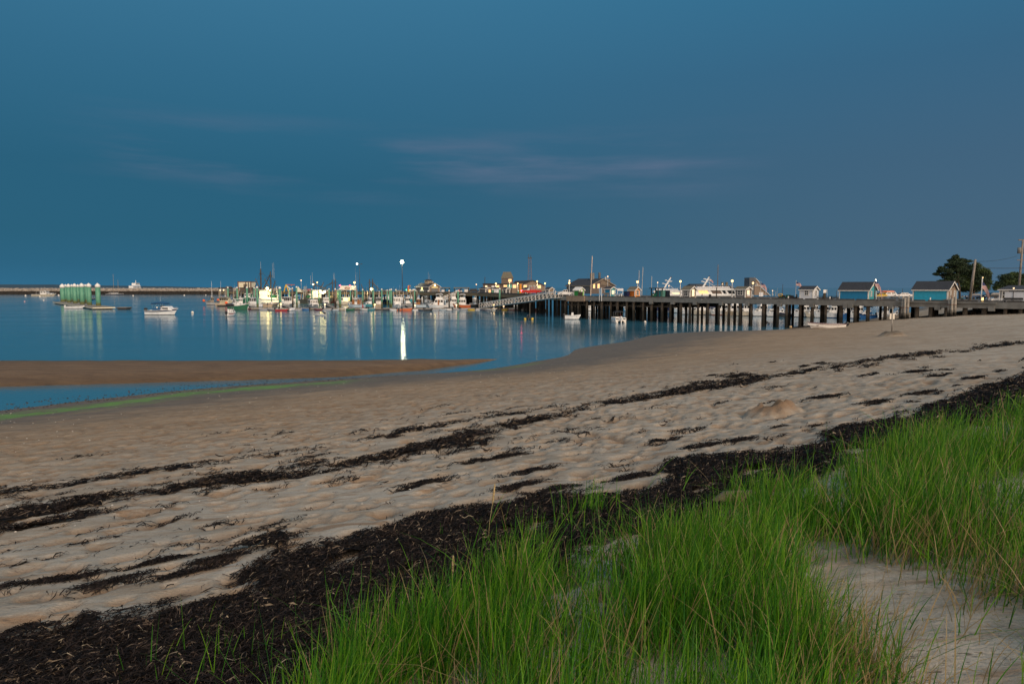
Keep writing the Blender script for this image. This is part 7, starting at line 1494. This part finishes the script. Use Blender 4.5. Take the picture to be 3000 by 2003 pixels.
sit = dict(pelvis=(0, 0, .1), spine=(0, -.02, .32), chest=(0, -.06, .52), neck=(0, -.08, .66), skull=(0, -.12, .76), crown=(0, -.10, .86), face=(0, -.21, .75),
    shl=(-.19, -.06, .55), ell=(-.26, -.14, .30), wrl=(-.16, -.36, .20), hal=(-.14, -.43, .19), fil=(-.12, -.50, .16), thl=(-.10, -.38, .22), shr=(.19, -.06, .55), elr=(.26, -.14, .30), wrr=(.16, -.36, .20), har=(.14, -.43, .19), fir=(.12, -.50, .16), thr=(.10, -.38, .22),
    hipl=(-.10, -.06, .09), knl=(-.13, -.47, .12), anl=(-.12, -.50, -.32), tol=(-.13, -.64, -.36), hipr=(.10, -.06, .09), knr=(.13, -.47, .12), anr=(.12, -.48, -.32), tor=(.13, -.62, -.36))
hk = Yp(2057) / 128.0
person('person in a pale blue shirt sitting on the pier edge with legs hanging down', near(2057, -.05) + Vector((0, 0, .06)), math.degrees(pier_ang) + 25, .80, sit, 'cloth_blue', 'cloth_dark')
kk = .62
person('person in dark clothes seated on the low bench at the brown shingled gable', near(2786, 1.35) + Vector((0, 0, .28)), math.degrees(pier_ang) - 15, kk, sit, 'cloth_dark', 'cloth_dark')
person('person in a teal jacket seated on the low bench left of the leaning pole', near(2818, 1.35) + Vector((0, 0, .28)), math.degrees(pier_ang) + 30, kk, sit, 'cloth_teal', 'cloth_dark')
# ---------------------------------------------------------------- trees, utility poles
def tree(label, base_px, Y, blobs, mats, z0=4.3, seed=1, name='pine_tree', trunk_r=.22, leaf=.24, dens=1.0):
    rr = np.random.default_rng(seed); b0 = atz(base_px, Y, z0); r = thing(name, label, 'tree', b0, 0, 'trees behind the pier'); S = Y / F
    Bl = [(at(px, py, Y + dy) - b0, rx * S, rz * S) for px, py, rx, rz, dy in blobs]; topz = max(c.z for c, _, _ in Bl)
    cx = sum(c.x for c, _, _ in Bl) / len(Bl)
    sp_ = [Vector((0, 0, -.3)), Vector((cx * .12, 0, topz * .3)), Vector((cx * .5, 0, topz * .62)), Vector((max(Bl, key=lambda q: q[0].z)[0].x * .9, 0, topz * .95))]
    q = MB(); q.tube(sp_, [trunk_r, trunk_r * .8, trunk_r * .5, .04], 8); tr = q.build('trunk', 'bark', r, True)
    lb_ = MB()
    for c, rx, rz in Bl:
        t = min(.92, max(.2, (c.z - rz) / topz * .85)); a = sp_[1].lerp(sp_[2], t) if t > .3 else sp_[0].lerp(sp_[1], t * 2.5); lb_.tube([a, a.lerp(c, .55) + Vector((0, 0, -.1)), c], [.07, .05, .02], 5)
    lb_.build('limbs', 'bark', r, True)
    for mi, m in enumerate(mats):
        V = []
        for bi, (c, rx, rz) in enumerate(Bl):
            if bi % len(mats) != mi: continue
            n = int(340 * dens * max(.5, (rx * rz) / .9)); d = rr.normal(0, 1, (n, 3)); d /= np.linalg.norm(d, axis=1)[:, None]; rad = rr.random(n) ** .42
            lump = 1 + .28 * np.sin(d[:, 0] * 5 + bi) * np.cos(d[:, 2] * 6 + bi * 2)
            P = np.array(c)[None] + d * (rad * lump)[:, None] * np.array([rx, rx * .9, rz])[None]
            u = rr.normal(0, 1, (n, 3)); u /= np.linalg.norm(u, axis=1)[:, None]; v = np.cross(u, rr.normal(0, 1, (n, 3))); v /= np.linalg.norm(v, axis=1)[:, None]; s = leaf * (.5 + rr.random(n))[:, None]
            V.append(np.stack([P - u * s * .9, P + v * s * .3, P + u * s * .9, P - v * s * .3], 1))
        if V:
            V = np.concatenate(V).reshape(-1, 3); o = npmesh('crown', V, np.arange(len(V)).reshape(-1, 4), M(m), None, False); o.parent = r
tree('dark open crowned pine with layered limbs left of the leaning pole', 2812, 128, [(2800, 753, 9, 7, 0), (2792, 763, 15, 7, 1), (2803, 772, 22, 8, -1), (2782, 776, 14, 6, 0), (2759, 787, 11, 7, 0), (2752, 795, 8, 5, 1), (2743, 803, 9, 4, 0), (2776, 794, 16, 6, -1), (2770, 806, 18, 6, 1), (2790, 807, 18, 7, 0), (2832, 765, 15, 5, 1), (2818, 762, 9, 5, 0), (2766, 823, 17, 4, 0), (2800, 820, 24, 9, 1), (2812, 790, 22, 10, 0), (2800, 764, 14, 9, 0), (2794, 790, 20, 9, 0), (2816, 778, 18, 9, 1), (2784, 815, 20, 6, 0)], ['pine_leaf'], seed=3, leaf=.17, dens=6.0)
tree('broad olive green pine standing behind the leaning pole', 2852, 134, [(2828, 792, 22, 16, 0), (2822, 812, 26, 16, 1), (2850, 786, 18, 14, -1), (2862, 778, 12, 9, 0), (2846, 806, 24, 18, 0), (2876, 796, 20, 14, 1), (2884, 812, 19, 15, 0), (2893, 826, 14, 9, 0), (2868, 824, 24, 16, -1), (2836, 832, 28, 14, 0), (2850, 846, 26, 11, 1), (2884, 842, 16, 9, 0), (2820, 848, 14, 8, 1), (2893, 806, 12, 14, 0)], ['pine_leaf', 'pine_leaf_olive'], seed=5, leaf=.17, dens=4.5)
tree('rounded dark tree behind the low grey shingled building', 2965, 140, [(2946, 812, 20, 10, 0), (2972, 807, 22, 11, 1), (2930, 832, 17, 10, 0), (2955, 826, 26, 12, 0), (2985, 822, 22, 14, 0), (2918, 843, 10, 8, 0), (2942, 842, 20, 12, 1), (2980, 842, 26, 14, 0), (3006, 812, 16, 12, 0), (3022, 822, 24, 20, 0), (3040, 806, 24, 22, 0)], ['leaf', 'pine_leaf_olive'], seed=8, name='round_tree', leaf=.16, dens=4.2)
def upole(label, bx, by, tx, ty, Y, r0):
    a = at(bx, by, Y); b = at(tx, ty, Y); r = thing('utility_pole', label, 'utility pole', a, 0, 'utility poles'); MB().bar((0, 0, 0), b - a, r0, 10, r0 * .72).build('pole', mat('pole_wood', (.20, .18, .16), .9, .25, 3, bump=.3), r, True); return r, b - a
r, v = upole('leaning weathered wooden pole in front of the pines', 2841, 882, 2857.5, 760, 97, .2); MB().tube([(v.x * .02 - .2, -.2, .2), (v.x * .3 - .05, -.24, v.z * .3), (v.x * .5 + .02, -.2, v.z * .5)], .05, 6).build('conduit', 'timber_light', r); MB().bar(v * .9 - Vector((.25, 0, 0)), v * .9 + Vector((.25, 0, 0)), .05, 6).build('insulator_bar', 'darksteel', r)
pa = r.location + v * .95
r, v = upole('tall utility pole with transformer cans at the right edge', 2983, 868, 2997, 702, 112, .19); pb = r.location + v
MB().box(v + Vector((0, 0, -.05)), (1.5, .12, .14)).build('crossarm', 'timber', r)
q = MB(); c = v * .80 + Vector((-.52, -.1, .1)); q.bar(c + Vector((0, 0, -.5)), c + Vector((0, 0, .45)), .28, 12).build('transformer', 'concrete', r, True); q = MB(); c = v * .80 + Vector((.5, -.1, 0)); q.bar(c + Vector((0, 0, -.45)), c + Vector((0, 0, .4)), .26, 12).build('transformer', 'concrete', r, True)
MB().box(v * .64 + Vector((-.1, 0, 0)), (1.2, .1, .1)).build('lower_crossarm', 'timber', r)
WG = 'overhead wires'
def wire(label, a, b, sag=.35, rr=.022):
    pts = [a.lerp(b, t) - Vector((0, 0, sag * 4 * t * (1 - t))) - a for t in np.linspace(0, 1, 14)]; o = MB().tube(pts, rr, 5).build('overhead_wire', 'black', None, False, a); tag(o, label, 'wire', WG)
wire('upper overhead wire from the leaning pole to the transformer pole', pa, at(2980, 750, 112), .25)
wire('lower thick wire running right from the pines across the transformer pole', at(2878, 785, 110), at(3080, 782, 112), .12, .035)
wire('short thin wire leaving the transformer pole at the right edge', at(2993, 774, 112), at(3080, 773, 112), .05)
# working lights that the photograph shows lit: give the big ones a lamp of their own
def pl(px, py, Y, e, col, cone=115, aim=(0, .25, -1), rad=.3, nm='harbour_light'):
    l = bpy.data.lights.new(nm, 'SPOT'); l.energy = e; l.color = col; l.shadow_soft_size = rad; l.spot_size = R(cone); l.spot_blend = .5
    o = bpy.data.objects.new(nm, l); C.objects.link(o); o.location = at(px, py, Y); o.rotation_euler = Vector(aim).to_track_quat('-Z', 'Y').to_euler()
pl(800, 838, 276, 4400, (1, .72, .24), 140); pl(775, 838, 278, 2600, (1, .72, .24), 140); pl(955, 838, 277, 4400, (1, .72, .24), 140); pl(930, 836, 278, 2600, (1, .72, .24), 140); pl(1089, 843, 282, 2600, (1, .8, .4)); pl(1274, 834, 268, 900, (1, .80, .45), aim=(0, .5, -1)); pl(1179, 772, 290, 16000, (1, .95, .62), 120, (0, .25, -1), .8); pl(1039, 829, 296, 3200, (1, .72, .34)); pl(2561, 822, 103.6, 45, (1, .72, .32), 150, (-.5, .1, -1), .1)
for px, py, Y, e in ((1453, 833, 228, 900), (1515, 832, 223, 900), (1574, 826, 188, 600), (1493, 831, 226, 500), (1667, 831, 162, 300), (1867, 829, 149, 250), (2144, 826, 139, 250), (1992, 827, 141, 200), (2060, 846, 178, 250), (2205, 832, 149, 200)): pl(px, py - 1, Y + 1.2, e * .8, (1, .66, .3), 120, (0, .35, -1))

for px, py, Y, e in ((823, 886, 210, 120), (1098, 888, 210, 120), (1447, 889, 206, 120), (883, 820, 313, 1800), (930, 826, 306, 1800), (1201, 848, 281, 500), (1640, 832, 170, 250)): pl(px, py, Y, e, (1, .68, .3), 150, (0, .3, -1))  # spots at lit lamps; the last is added glow without a lamp
